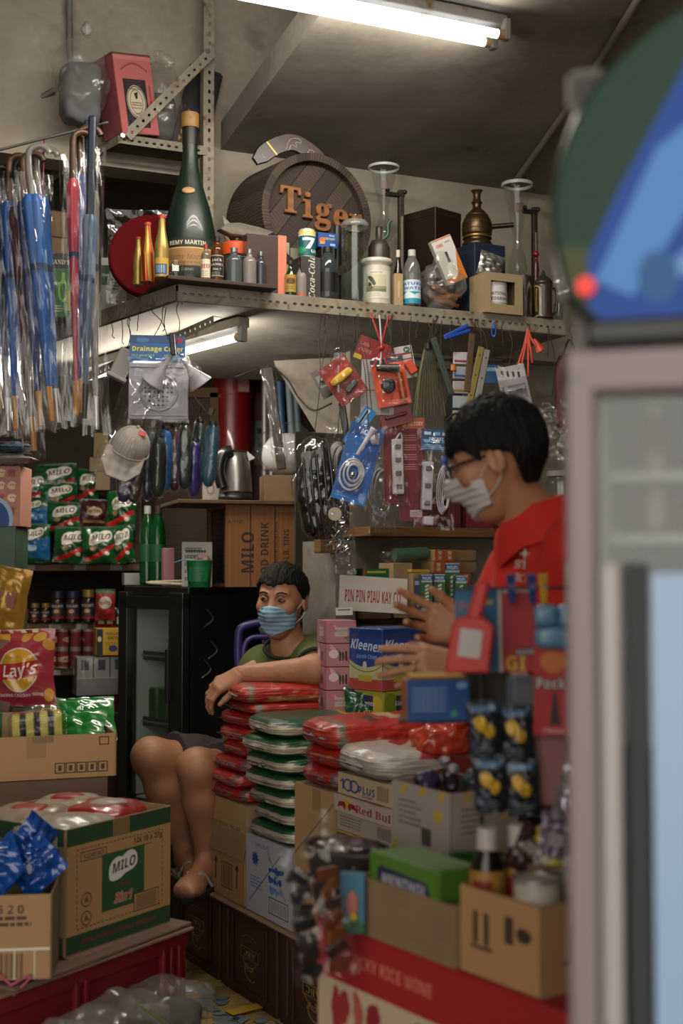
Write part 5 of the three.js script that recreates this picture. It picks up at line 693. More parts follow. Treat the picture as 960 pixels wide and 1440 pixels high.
{ // wall rack with three boards
  const d = 5.62, yaw = 0.12, rk = thing('wall_rack', 'old wooden wall rack with price strips holding malt pouches and coffee jars', 'rack'), wd = C(0x8a6a3c, 0.6, { map: T.wood }), dk = C(0x4a3a28, 0.8, { map: T.wood });
  const boards = [[796, -20, 196], [879, -20, 140], [943, -20, 140], [1060, -20, 172]], by = [];
  for (const [y, x0, x1] of boards) { const a = P(x0, y, d), b = P(x1, y, d), m = a.clone().lerp(b, 0.5), w = b.x - a.x; by.push(m.y + 0.012); part(rk, 'board', bx(w, 0.02, 0.42, 0.6), dk, [m.x, m.y, m.z - 0.2], [0, yaw, 0]); part(rk, 'board_lip', rb(w, 0.03, 0.012, 0.003), wd, [m.x, m.y - 0.006, m.z + 0.016], [0, yaw, 0]);
    for (const f of [0.3, 0.62, 0.85]) part(rk, 'price_tag', pl(0.05, 0.022), C(0x9a9484, 0.6), [a.x + w * f, m.y - 0.006, m.z + 0.034 - (f - 0.5) * w * Math.tan(yaw)], [0, yaw, 0]); }
  for (const px of [26, 193]) { const p = P(px, 700, d + 0.02); part(rk, 'upright', bx(0.03, 2.1, 0.04), dk, [p.x, 1.05, p.z - 0.05]); }
  part(rk, 'back_panel', bx(0.9, 1.5, 0.01), C(0x241e18, 0.9), [P(90, 0, d + 0.45).x, 0.95, -d - 0.44]);
  const top = by[0];
  // pouches: two standing rows with others lying on top of them
  const ps = [[46, 787, 46, 48, 0, maltBlue, 'blue and green malt pouch at the rack end'], [97, 788, 44, 44, -0.02, maltPrint, 'green malt pouch with red swoosh standing at the front'], [139, 786, 46, 44, -0.03, maltPrint, 'green malt pouch between two others on the top board'], [174, 786, 32, 46, -0.02, maltPrint, 'green malt pouch at the right end of the top board'],
    [44, 742, 44, 36, 0.1, maltBlue, 'blue malt pouch resting on the lower blue one'], [88, 748, 48, 36, 0.1, maltPrint, 'green malt pouch in the middle of the pile'], [132, 744, 40, 36, 0.12, maltRed, 'dark red drink pouch among the green ones'], [168, 744, 42, 46, 0.08, maltPrint, 'green malt pouch standing second from the top at right'],
    [46, 712, 40, 40, 0.16, maltPrint, 'small green malt pouch high on the pile end'], [84, 718, 48, 34, 0.16, maltPrint, 'green malt pouch with red swoosh near the top of the pile'], [82, 696, 52, 38, 0.22, maltPrint, 'green malt pouch topmost on the pile'], [120, 706, 34, 40, 0.24, maltPrint, 'narrow green malt pouch behind the dark red one']];
  for (const [x, y, w, h, back, m, lb] of ps) { const dd = d - 0.1 + back, q = P(x, y, dd), k = M(dd); const o = thing('malt_pouch', lb, 'pouch', y > 780 ? q.clone().setY(top) : q, [-0.12, yaw + rr(-0.25, 0.25), rr(-0.12, 0.12)], 'malt drink pouches on the wall rack'); part(o, 'pouch', pouch(w * k * 1.08, h * k * 1.15, 0.06, { sd: x * 0.7 + y, wr: 0.3, nu: 12, nv: 14 }), [m, m === maltRed ? backDark : backFoil]); part(o, 'seal', rb(w * k * 0.95, 0.012, 0.003, 0.001), backFoil, [0, h * k * 1.14, 0]); }
  // jars
  const jl = print(96, 64, g => { fill(g, '#1c1a22', 0, 0, 96, 64); oval(g, '#5a3018', 48, 36, 20, 16); oval(g, '#b09a7a', 48, 34, 12, 8); text(g, 'NESCAFE', 48, 12, 15, '#b8b4ac'); fill(g, '#7a1c18', 0, 54, 96, 10); });
  const jr = print(64, 64, g => { fill(g, '#6a1814', 0, 0, 64, 64); oval(g, '#b09a80', 32, 34, 18, 12); text(g, 'CAFE', 32, 34, 14, '#3a1410'); });
  const jars = [[33, 16, 30, 'red', 0x231f20, 'red labelled coffee jar with black lid at the rack end'], [49, 14, 27, 'blue', 0x8a6a3a, 'small coffee jar with gold lid beside red jar'], [64, 13, 27, 'blue', 0x8a6a3a, 'small coffee jar with gold lid beside tall jars'], [81, 19, 44, 'blue', 0x161a2c, 'tall coffee jar with navy lid and mug label'], [102, 19, 44, 'blue', 0x1a2040, 'tall coffee jar with blue lid beside the gold one'], [124, 19, 46, 'blue', 0x9a7a3a, 'tall coffee jar with gold lid']];
  for (const [x, w, h, m, cap, lb] of jars) { const dd = d - 0.03, p = P(x, 870, dd).setY(by[1]), k = M(dd), o = thing('coffee_jar', lb, 'jar', p, 0, 'coffee jars on the rack'), r = w * k / 2, H0 = h * k; part(o, 'body', lathe([[0, 0], [0.92, 0], [1, 0.04], [0.94, 0.4], [1, 0.7], [0.8, 0.78], [0, 0.78]], 18, H0, r), C(0x24140c, 0.2, { clearcoat: 0.6 })); part(o, 'lid', cy(r * 0.86, r * 0.86, H0 * 0.22, 18), C(cap, 0.4, { metalness: cap > 0x600000 ? 0.5 : 0 }), [0, H0 * 0.89, 0]); part(o, 'label', band(r * 1.02, H0 * 0.5, H0 * 0.38), m === 'red' ? jr : jl); }
  for (const [i, x] of [72, 88, 106, 124].entries()) for (const lvl of [0, 1]) { const dd = d - 0.02, p = P(x, 935, dd).setY(by[2] + lvl * 0.085), k = M(dd), r = 8 * k, o = thing('milk_tin', (lvl ? 'upper' : 'lower') + ' small condensed milk tin under the coffee jars', 'tin', p, i + lvl, 'milk tins stacked two high under the coffee jars'); part(o, 'body', cy(r, r, 0.083, 18), C(0x8a8478, 0.4, { metalness: 0.4 }), [0, 0.042, 0]); part(o, 'label', band(r * 1.015, 0.066, 0.042, 6.28), jr); part(o, 'lid', cy(r * 0.9, r * 0.9, 0.004, 18), STEEL, [0, 0.0835, 0]); }
  for (const [i, x] of [40, 58].entries()) { const dd = d - 0.02, p = P(x, 935, dd).setY(by[2]), o = thing('tea_box', i ? 'dark red tea box next to the milk tins' : 'maroon tea box at the dark rack end', 'box', p, 0.1); part(o, 'body', rb(0.05, 0.13, 0.06, 0.002), C(i ? 0x4a1414 : 0x3a1418, 0.6), [0, 0.065, 0]); part(o, 'label', pl(0.04, 0.05), jr, [0, 0.07, 0.031]); }
  for (const [i, x] of [36, 60, 84, 108, 134, 156].entries()) { const dd = d - 0.02, p = P(x, 1060, dd).setY(by[3]), o = thing('snack_box', ['orange', 'dark red', 'yellow', 'brown', 'red', 'blue'][i] + ' snack box on the lowest rack board', 'box', p, 0.1, 'snack boxes on the lowest rack board'); part(o, 'body', rb(0.065, 0.12 + (i % 3) * 0.03, 0.06, 0.002), C([0x8a4a18, 0x4a1418, 0x9a7a1c, 0x4a3420, 0x7a1c1c, 0x1c3050][i], 0.55), [0, 0.06 + (i % 3) * 0.015, 0]); part(o, 'label', pl(0.045, 0.05), C(0x9a9080, 0.6), [0, 0.06, 0.031]); }
}
{ // red pouches, yellow tin, shrink-wrapped boxes beside the fridge
  const d = 5.35, g = (px, y, w, h, name, lb, cat, m, f) => { const k = M(d), o = boxThing(name, lb, cat, P(px, y, d), w * k, h * k, w * k * 0.5, 0.15, m, f); return o; };
  const shrink = thing('juice_case', 'shrink-wrapped case of white drink cartons beside the fridge', 'case', P(140, 976, d), 0.35), k = M(d);
  for (let i = 0; i < 3; i++) { part(shrink, 'carton', rb(22 * k, 30 * k, 0.1, 0.002), C(0x8a8a88, 0.5), [(-23 + i * 23) * k, 38 * k, 0]); part(shrink, 'barcode', pl(10 * k, 14 * k), C(0x3a3a3c, 0.6), [(-23 + i * 23) * k, 42 * k, 0.051]); }
  part(shrink, 'tray', rb(70 * k, 24 * k, 0.12, 0.003), print(160, 64, q => { fill(q, '#77777a', 0, 0, 160, 64); bars(q, '#2c2c30', 40, 12, 40, 34, 18); text(q, 'SAF', 136, 32, 22, '#26262c'); fill(q, '#8a5a3a', 14, 8, 12, 48); }), [0, 12 * k, 0]); part(shrink, 'wrapping', blob(72 * k, 54 * k, 0.14, { n: 8, amp: 0.02, sd: 71, seg: [12, 10, 6] }), FILM, [0, 27 * k, 0]);
  const ty = thing('yellow_tin', 'bright yellow powder tin with black print on the case', 'tin', P(152, 922, d), 0.3); part(ty, 'body', rb(38 * k, 38 * k, 0.1, 0.004), C(0xa8820f, 0.5), [0, 19 * k + 0.003, 0]); part(ty, 'printed_front', pl(36 * k, 36 * k), print(128, 128, q => { fill(q, '#b8900f', 0, 0, 128, 128); fill(q, '#1c1c2a', 0, 0, 30, 128); oval(q, '#c8b48a', 14, 50, 10, 14); text(q, 'ROLLED', 80, 22, 18, '#1a1a1a'); text(q, 'OATS', 80, 44, 22, '#1a1a1a'); oval(q, '#2a3a6a', 80, 96, 22, 16); smallLines(q, '#3a3010', 44, 66, 70, 3, 7); }), [0, 19 * k + 0.003, 0.051]);
  for (const [x, m, lb] of [[142, 0x7a1418, 'tall red milk powder pouch behind the yellow tin'], [154, 0x8a1820, 'bright red milk powder pouch between red and dark ones'], [168, 0x2a2430, 'dark coffee pouch behind the yellow tin']]) { const o = thing('powder_pouch', lb, 'pouch', P(x, 886, d + 0.05), [0, 0.2, 0]); part(o, 'pouch', pouch(14 * k * 1.3, 32 * k, 0.05, { sd: x, wr: 0.2, nu: 8, nv: 12 }), [C(m, 0.35, { clearcoat: 0.4 }), C(m, 0.4)]); part(o, 'label', pl(8 * k, 10 * k), C(0xa09080, 0.5), [0, 14 * k, 0.027]); }
  const s2 = thing('oats_pouch', 'red and white oats pouch on the coffee rack end', 'pouch', P(148, 872, d), [0, 0.1, 0]); part(s2, 'pouch', pouch(28 * k, 42 * k, 0.05, { sd: 4, wr: 0.2, nu: 10, nv: 12 }), [print(64, 96, q => { fill(q, '#8a1c18', 0, 0, 64, 96); oval(q, '#b0a898', 32, 40, 22, 20); text(q, 'OATS', 32, 40, 15, '#6a1814'); fill(q, '#1c5a2a', 0, 0, 64, 10); }), backDark]); part(s2, 'seal', rb(26 * k, 0.01, 0.002, 0.0005), backDark, [0, 42 * k, 0]);
  // lower goods in the dark under the case: a crate carries them
  const cr = thing('red_bottle_crate', 'dark crate of red capped bottles under the drink case', 'crate', P(140, 1000, d).setY(0), 0.3); const ch = P(140, 978, d).y; part(cr, 'crate', rb(0.26, ch - 0.06, 0.22, 0.006), C(0x33181a, 0.6), [0, (ch - 0.06) / 2, 0]); for (let i = 0; i < 5; i++) part(cr, 'bottle_cap', cy(0.014, 0.016, 0.056, 10), C(0x5a1c28, 0.4), [-0.1 + i * 0.05, ch - 0.032, 0.07]);
}
{ // posters, cartons, column, door frame at the far end
  const bd = boxThing('poster_board', 'pale blue cleaning poster board above the malt pouches', 'poster', P(96, 655, 7.2), 0.34, 0.23, 0.02, 0.1, C(0x9fb4be, 0.6), print(160, 96, g => { fill(g, '#9fb4be', 0, 0, 160, 96); fill(g, '#3f8ab4', 90, 0, 50, 96); oval(g, '#d0dade', 40, 60, 34, 16); fill(g, '#d8dcdc', 130, 40, 24, 40); oval(g, '#3a4a54', 66, 44, 12, 6); }));
  boxThing('white_poster', 'white poster with red round figure at the dark rear', 'poster', P(16, 655, 7.2), 0.18, 0.17, 0.02, 0.1, C(0xc8c8c2, 0.6), print(64, 64, g => { fill(g, '#c8c8c4', 0, 0, 64, 64); oval(g, '#a84840', 24, 30, 12, 12); oval(g, '#c8c8c4', 24, 30, 7, 7); }));
  for (const [i, [x, y, h]] of [[144, 690, 26], [136, 664, 20], [142, 644, 34]].entries()) boxThing('beige_carton', ['lowest', 'middle', 'topmost'][i] + ' beige carton of the narrow rear stack', 'box', P(x, y, 5.75), 0.065, h * M(5.75), 0.08, 0.2, C(0x9a8260, 0.8, { map: T.card }));
  const dl = 6.15, c = P(327, 700, dl); const col = thing('red_column', 'glossy red painted round column at the rear', 'column', c.setY(0), 0); part(col, 'shaft', cy(0.092, 0.092, 2.5, 36), C(0x7a1610, 0.35, { clearcoat: 0.3 }), [0, 1.25, 0]); part(col, 'collar', cy(0.1, 0.1, 0.09, 36), C(0x741510, 0.35), [0, P(327, 545, dl).y, 0]); part(col, 'bracket', rb(0.06, 0.08, 0.06, 0.006), C(0x6a1410, 0.4), [0.06, P(340, 545, dl).y, 0.08]);
  struct('trim_3', bx(0.3, 2.4, 0.1), C(0x5a1210, 0.5), V3(P(358, 600, 6.4).x, 1.2, -6.4), 0, 'dark red painted wall return');
  struct('wall_rear', bx(2.2, 2.5, 0.06, 1), C(0x4c4034, 0.8, { map: T.plaster }), V3(P(280, 600, 6.6).x, 1.25, -6.62));
  const fr = thing('wooden_door_frame', 'plain timber door frame beside the red column', 'door frame', P(282, 700, 6.1).setY(0)), tm = C(0x7a5c34, 0.7, { map: T.wood }), ty = P(282, 553, 6.1).y; part(fr, 'jamb', bx(0.04, ty, 0.05), tm, [0.065, ty / 2, 0]); part(fr, 'head', bx(0.4, 0.045, 0.05), tm, [-0.1, ty, 0]); part(fr, 'door_leaf', bx(0.32, ty - 0.03, 0.02), C(0x4a3520, 0.7, { map: T.wood }), [-0.12, ty / 2, -0.02]); part(fr, 'hinge', bx(0.02, 0.03, 0.055), BLACK, [0.05, P(290, 580, 6.1).y, 0]);
  const mp = thing('steel_pipes', 'pair of pale steel pipes standing behind the wrapped post', 'pipe', P(378, 640, 5.9).setY(0)); for (const x of [-0.02, 0.012]) part(mp, 'pipe', cy(0.013, 0.013, 2.3, 12), C(0x9a9a94, 0.4, { metalness: 0.5 }), [x, 1.15, 0]);
  const wp = thing('wrapped_post', 'dark square iron bar wrapped in clear film hanging under the loft', 'post'); const L = between(wp, P(396, 660, 4.72), P(377, 517, 4.72)); part(wp, 'bar', rb(0.034, L, 0.034, 0.003), C(0x3a3228, 0.6, { map: T.metal }), [0, L / 2, 0]); part(wp, 'film', sleeve(0.06, L * 0.95, 0.06, 81), FILM, [0, 0.03, 0]); part(wp, 'film_knot', blob(0.05, 0.06, 0.05, { n: 2, amp: 0.4, sd: 82, seg: [8, 8, 8] }), FILM, [0, 0.06, 0.01]);
  const sw = thing('switch_panel', 'grey labelled panel with switches beside red column', 'panel', P(366, 640, 6.335), 0); part(sw, 'plate', rb(0.06, 0.22, 0.02, 0.003), C(0x7a7f80, 0.5), [0, 0.06, 0]); part(sw, 'label', pl(0.04, 0.03), C(0x3a3c40, 0.6), [0.005, 0.12, 0.011]); part(sw, 'label', pl(0.03, 0.02), C(0x44464a, 0.6), [0, 0.05, 0.011]);
  const br = thing('blue_tubes', 'blue and pale blue tubes leaning behind the white stair side', 'tubes', P(404, 680, 5.6)); for (const [x, m] of [[-0.02, 0x1c4468], [0.02, 0x6a7a80], [0.05, 0x4a5a62]]) part(br, 'tube', cy(0.016, 0.016, 0.5, 10), C(m, 0.5), [x, 0.2, 0], [0, 0, 0.06]);
}
// ---- fridge with glass door
const FR = P(268, 826, 4.78), FT = FR.y;
const FYAW = Math.atan2(-W.z, 1) * 0 + Math.atan2(-0.796, 0.605) + 0.1;
{
  const nrm = V3(Math.sin(FYAW), 0, Math.cos(FYAW)), ax = V3(Math.cos(FYAW), 0, -Math.sin(FYAW)), w = 0.43, dp = 0.48, o = thing('drinks_fridge', 'black glass-door drinks fridge beside the seated man', 'fridge', FR.clone().setY(0).addScaledVector(ax, -w / 2).addScaledVector(nrm, -dp / 2), FYAW), bk = C(0x0d0d0e, 0.35, { clearcoat: 0.3 }), wi = C(0xc4c9c5, 0.5);
  const h = FT;
  part(o, 'side_panel', bx(0.03, h, dp), bk, [w / 2 - 0.015, h / 2, 0]); part(o, 'side_panel', bx(0.03, h, dp), bk, [-w / 2 + 0.015, h / 2, 0]); part(o, 'top_panel', rb(w, 0.035, dp + 0.02, 0.004), bk, [0, h - 0.0175, 0]); part(o, 'back_panel', bx(w, h, 0.03), bk, [0, h / 2, -dp / 2 + 0.015]); part(o, 'bottom_panel', bx(w - 0.06, 0.45, dp - 0.04), bk, [0, 0.225, 0]);
  part(o, 'liner', mrg([bx(w - 0.07, h - 0.5, 0.008).translate(0, (h + 0.43) / 2, -dp / 2 + 0.036), bx(0.006, h - 0.5, dp - 0.06).translate(w / 2 - 0.034, (h + 0.43) / 2, 0), bx(0.006, h - 0.5, dp - 0.06).translate(-w / 2 + 0.034, (h + 0.43) / 2, 0), bx(w - 0.07, 0.006, dp - 0.06).translate(0, h - 0.038, 0), bx(w - 0.07, 0.006, dp - 0.06).translate(0, 0.455, 0)]), wi);
  const dr = new THREE.Group(); dr.name = 'door'; dr.position.set(0, 0, dp / 2 + 0.02); o.add(dr);
  for (const [x, y, ww, hh] of [[-w / 2 + 0.03, h / 2 + 0.02, 0.06, h - 0.08], [w / 2 - 0.045, h / 2 + 0.02, 0.09, h - 0.08], [0, h - 0.06, w, 0.05], [0, 0.42, w, 0.08]]) part(dr, 'frame', rb(ww, hh, 0.035, 0.005), bk, [x, y, 0]);
  part(dr, 'pane', bx(w - 0.14, h - 0.55, 0.004), GLASS, [-0.015, (h + 0.42) / 2, 0]); part(dr, 'handle', rb(0.02, 0.2, 0.02, 0.005), BLACK, [w / 2 - 0.08, 0.95, 0.024]);
  const ys = [P(225, 925, 4.95).y, P(225, 1020, 4.95).y];
  for (const y of ys) { part(o, 'shelf', bx(w - 0.075, 0.006, dp - 0.1), C(0x70767a, 0.4), [0, y, 0]); part(o, 'shelf_rail', rb(w - 0.075, 0.035, 0.01, 0.003), C(0x26282a, 0.5), [0, y, dp / 2 - 0.06]); }
  part(o, 'paper_notice', pl(0.11, 0.16), print(64, 96, g => { fill(g, '#8e918a', 0, 0, 64, 96); smallLines(g, '#4a4c48', 8, 12, 48, 8, 9, 2); }), [-0.06, ys[0] + 0.2, -dp / 2 + 0.042]);
  part(o, 'sticker', pl(0.06, 0.09), C(0x9c9c94, 0.6), [w / 2 + 0.002, h - 0.17, 0.02 - dp / 2 + 0.1], [0, Math.PI / 2, 0.3]);
  for (const [y, z] of [[h - 0.08, 0.17], [h - 0.2, 0.15], [h - 0.27, 0.18]]) part(o, 'chain', tube([[w / 2 + 0.004, y, z], [w / 2 + 0.006, y - 0.04, z - 0.03], [w / 2 + 0.005, y - 0.07, z + 0.01]], 0.004, 5), C(0x4a4844, 0.4, { metalness: 0.7 }));
  const inF = (x, y, z) => o.position.clone().addScaledVector(ax, x).addScaledVector(nrm, z).setY(y);
  const gc = print(96, 128, g => { fill(g, '#0f4a20', 0, 0, 96, 128); poly(g, '#9a1c1c', [[48, 30], [54, 48], [72, 48], [58, 58], [64, 76], [48, 66], [32, 76], [38, 58], [24, 48], [42, 48]]); text(g, 'Heineken', 48, 100, 20, '#b8c0b4'); fill(g, '#4a7a50', 0, 0, 96, 6); }, 0.3, { metalness: 0.3 });
  for (let i = 0; i < 3; i++) for (const z of [0.13, 0.06]) { const c = thing('beer_can', (z > 0.1 ? 'front' : 'rear') + ' row green beer can with red star in fridge', 'can', inF(-0.155 + i * 0.068, ys[1] + 0.004, z), FYAW, 'green beer cans inside the fridge'); part(c, 'body', lathe([[0.85, 0], [1, 0.04], [1, 0.92], [0.84, 1]], 20, 0.125, 0.033), gc); part(c, 'lid', cy(0.028, 0.028, 0.003, 18), STEEL, [0, 0.124, 0]); }
  const j = thing('pickle_jar', 'clear jar with orange lid inside the fridge', 'jar', inF(0.05, ys[0] + 0.004, 0.1)); part(j, 'body', cy(0.04, 0.04, 0.12, 20), C(0x9aa4a0, 0.1, { transmission: 0.6 }), [0, 0.06, 0]); part(j, 'lid', cy(0.043, 0.043, 0.03, 20), C(0xa83c1c, 0.4), [0, 0.135, 0]);
  const cb = thing('white_tub', 'small white tub inside the fridge', 'tub', inF(-0.025, ys[0] + 0.004, 0.13), FYAW); part(cb, 'tub', rb(0.06, 0.055, 0.05, 0.006), C(0xa8a8a2, 0.5), [0, 0.0275, 0]); part(cb, 'lid', rb(0.064, 0.008, 0.054, 0.003), C(0xb4b4ae, 0.4), [0, 0.058, 0]);
  for (let i = 0; i < 4; i++) { const c = thing('dark_bottle', 'dark bottle on the fridge bottom shelf', 'bottle', inF(-0.12 + i * 0.075, 0.462, 0.06), 0, 'dark bottles on the fridge bottom'); part(c, 'body', lathe(PROF.bottle, 16, 0.2, 0.03), C(0x201410, 0.2)); part(c, 'cap', cy(0.011, 0.011, 0.015, 10), C(0x7a6a3a, 0.4), [0, 0.195, 0]); }
}
{ // on the fridge
  const T0 = FT + 0.001, at2 = (px, d) => P(px, 800, d).setY(T0);
  const rp = solo('rope_coil', 'loose coil of cream rope lying on the fridge', 'rope', (() => { const pts = []; for (let i = 0; i < 70; i++) { const a = i * 0.45; pts.push(V3((0.075 + 0.015 * Math.sin(i * 1.7)) * Math.cos(a), 0.007 + (i % 14) * 0.0012, (0.035 + 0.012 * Math.cos(i * 1.3)) * Math.sin(a))); } return tube(pts, 0.0055, 6, 260); })(), C(0xa59a80, 0.9), at2(240, 4.9), 0.2);
  for (const [x, d, lb] of [[207, 5.22, 'green soft drink bottle with white cap on the fridge'], [222, 5.16, 'green soft drink bottle with dark cap on the fridge']]) { const o = thing('soda_bottle', lb, 'bottle', at2(x, d)); const k = M(d); bottleParts(o, 11 * k, 112 * k, 'water', C(0x0f5a26, 0.1, { transmission: 0.6 }), C(x < 215 ? 0x96968e : 0x2a1c1c, 0.5), [0.45, 0.9, 1], C(0x124a24, 0.5), [0.3, 0.52], 6.28); }
  const pb = boxThing('pink_pack', 'pale pink carton between green bottles and bucket', 'box', at2(236, 5.08), 0.045, 0.15, 0.05, 0.3, C(0x9a6a6a, 0.7), null);
  const wb = boxThing('white_box', 'flat white plastic box left of the fridge top', 'box', P(188, 822, 5.4).setY(T0), 0.09, 0.05, 0.08, 0.3, C(0x8f908c, 0.6), null);
  // wooden crate lying on the fridge: open to the left, printed flank towards the street
  const d = 4.86, k = M(d), cw = 0.29, cd = 0.36, hh = 0.31, ya = 0.3, o = thing('wooden_tin_crate', 'old wooden tin crate with stencilled black lettering', 'crate', P(350, 820, d).setY(T0).add(V3(0, 0, -0.16)), ya), wm = C(0x7a5028, 0.75, { map: T.wood }), wd2 = C(0x4a3018, 0.8, { map: T.wood });
  const stencil = print(256, 288, (g, w, h) => { fill(g, '#7c5029', 0, 0, w, h); g.globalAlpha = 0.25; for (let i = 0; i < 40; i++) { g.fillStyle = i % 2 ? '#5a3818' : '#966436'; g.fillRect((i * 53) % w, 0, 2 + i % 5, h); } g.globalAlpha = 1; const v = { turn: -Math.PI / 2, style: 'bold' }; text(g, 'MILO', 76, 168, 58, '#2a1a10', v); text(g, 'FOOD DRINK', 134, 178, 38, '#2a1a10', v); smallLines(g, '#3a2414', 0, 0, 0, 0, 1); text(g, 'TO BE KEPT IN THE DRY ROOM', 172, 150, 13, '#3a2414', v); text(g, '48x3-LB. TINS', 208, 172, 27, '#2a1a10', v); text(g, 'A. 1151', 34, 60, 16, '#3a2414', {}); g.fillStyle = '#2e1c10'; g.fillRect(84 + 84, 0, 2, h); g.fillRect(84, 0, 2, h); }, 0.75);
  for (let i = 0; i < 3; i++) { const g = bx(cw / 3 - 0.002, hh, 0.012), gp = pl(cw / 3 - 0.002, hh), uv = gp.attributes.uv; for (let q = 0; q < uv.count; q++) uv.setX(q, (i + uv.getX(q)) / 3); part(o, 'plank', g, wm, [-cw / 2 + (i + 0.5) * cw / 3, hh / 2, cd / 2 - 0.006]); part(o, 'stencil_print', gp, stencil, [-cw / 2 + (i + 0.5) * cw / 3, hh / 2, cd / 2 + 0.0008]); }
  part(o, 'back_plank', bx(cw, hh, 0.012), wd2, [0, hh / 2, -cd / 2 + 0.006]); part(o, 'right_end', bx(0.014, hh, cd), wd2, [cw / 2 - 0.007, hh / 2, 0]); part(o, 'floor_plank', bx(cw, 0.012, cd), wm, [0, 0.006, 0]); part(o, 'top_plank', bx(cw, 0.012, cd), wm, [0, hh - 0.006, 0]);
  for (const [y, z, w2, h2] of [[hh / 2, -cd / 2 + 0.014, 0.014, hh], [hh / 2, cd / 2 - 0.014, 0.014, hh]]) part(o, 'end_batten', bx(w2, h2, 0.022), wm, [-cw / 2 + 0.007, y, z]);
  const topY = T0 + hh;
  const pw = solo('plywood_sheet', 'thin plywood sheet lying on the wooden crate', 'board', rb(0.47, 0.014, 0.42, 0.002), C(0x6e5232, 0.7, { map: T.wood }), P(322, 700, d + 0.12).setY(topY + 0.008), ya);
  const cal = boxThing('calendar_pad', 'white price list pad standing before the open crate', 'pad', P(277, 817, 4.86).setY(T0), 0.115, 0.17, 0.015, 0.02, C(0x96948c, 0.7), print(128, 192, g => { fill(g, '#9c9a92', 0, 0, 128, 192); for (let i = 0; i < 5; i++) smallLines(g, '#24242a', 12, 24 + i * 32, 100, 2, 8, 5); for (let i = 0; i < 8; i++) oval(g, '#1c1c20', 20 + i * 11, 40, 5, 6); }));
  const bu = thing('green_bucket', 'small green plastic bucket with dark print on the fridge', 'bucket', P(280, 820, 4.76).setY(T0)); const bk = M(4.76); part(bu, 'tub', lathe([[0, 0], [0.86, 0], [1, 0.96], [1.05, 0.96], [1.05, 1], [0.95, 1], [0.82, 0.06], [0, 0.06]], 24, 38 * bk, 18 * bk), C(0x0f6a3a, 0.45)); part(bu, 'print', band(17.4 * bk, 20 * bk, 18 * bk, 1.7), print(96, 64, g => { fill(g, '#0f6a3a', 0, 0, 96, 64); smallLines(g, '#06301a', 14, 8, 70, 6, 9, 4); }, 0.5)); part(bu, 'contents', blob(0.06, 0.035, 0.05, { n: 2.2, amp: 0.3, sd: 91, seg: [8, 6, 8] }), C(0x7a5a58, 0.6), [0.01, 38 * bk, 0]); part(bu, 'string', tube([[-0.04, 0.095, 0.02], [-0.06, 0.1, 0.03], [-0.09, 0.09, 0.03]], 0.002, 5), C(0x2a6a9a, 0.5));
  // kettle
  const kd = 4.78, q = M(kd), kt = thing('electric_kettle', 'brushed steel electric kettle with black handle and base', 'kettle', P(331, 700, kd + 0.1).setY(topY + 0.015), 0), kh = 73 * q;
  part(kt, 'body', lathe([[0, 0.16], [0.98, 0.16], [1, 0.2], [0.95, 0.5], [0.82, 0.82], [0.7, 0.95], [0.5, 0.99], [0, 1]], 32, kh, 24 * q), C(0x8d8a86, 0.28, { metalness: 0.9 })); part(kt, 'base', lathe([[0, 0], [1.02, 0], [1.04, 0.06], [1, 0.155], [0, 0.155]], 32, kh, 24 * q), BLACK); part(kt, 'handle', tube([[-0.012, kh * 0.97, 0.045], [-0.04, kh * 0.93, 0.055], [-0.058, kh * 0.6, 0.06], [-0.044, kh * 0.26, 0.055]], 0.023, 10, 24), C(0x0e0e10, 0.3, { clearcoat: 0.4 })); part(kt, 'lid', lathe([[0.72, 0.93], [0.6, 1.0], [0, 1.03]], 28, kh, 24 * q), BLACK); part(kt, 'spout', extr([[0, 0], [0.03, 0.015], [0, 0.04]], 0.02, 0.002), C(0x8d8a86, 0.28, { metalness: 0.9 }), [0.045, kh * 0.78, -0.01]);
  boxThing('kraft_carton', 'brown carton behind the kettle', 'box', P(398, 700, 5.0).setY(topY + 0.015), 0.17, 0.105, 0.12, 0.2, KRAFT2, null);
  const wh = thing('wrapped_bundle', 'white round bundle wrapped in clear plastic on the carton', 'bundle', P(402, 668, 5.02).setY(topY + 0.122)); part(wh, 'bundle', blob(0.19, 0.17, 0.15, { n: 2.3, amp: 0.07, freq: 2, sd: 93, seg: [16, 14, 12] }), C(0x9c9a96, 0.75), [0, 0.085, 0]); part(wh, 'wrapping', blob(0.24, 0.2, 0.18, { n: 2.2, amp: 0.16, freq: 3, sd: 94, seg: [20, 16, 14] }), FILM, [0, 0.1, 0]);
  boxThing('small_kraft_box', 'small kraft box printed with a black mark behind the black cable', 'box', P(444, 640, 5.0).setY(topY + 0.17), 0.06, 0.12, 0.06, 0.2, KRAFT3, print(64, 128, g => { fill(g, '#a5865c', 0, 0, 64, 128); fill(g, '#2a2018', 10, 22, 40, 10); oval(g, '#2a2018', 12, 27, 8, 8); }));
  boxThing('battery_box', 'black and orange battery carton under the kraft box', 'box', P(442, 660, 4.98).setY(topY + 0.105), 0.075, 0.064, 0.06, 0.2, C(0x1c1a1c, 0.5), print(96, 64, g => { fill(g, '#1c1a1c', 0, 0, 96, 64); fill(g, '#9a4a1c', 0, 40, 96, 24); oval(g, '#3a5a8a', 24, 24, 10, 10); text(g, 'BATTERY', 60, 24, 13, '#b8b0a0'); }));
  boxThing('battery_shelf_box', 'brown box carrying the battery carton behind the wrapped bundle', 'box', P(446, 700, 5.0).setY(topY + 0.015), 0.09, 0.088, 0.1, 0.2, KRAFT4, null);
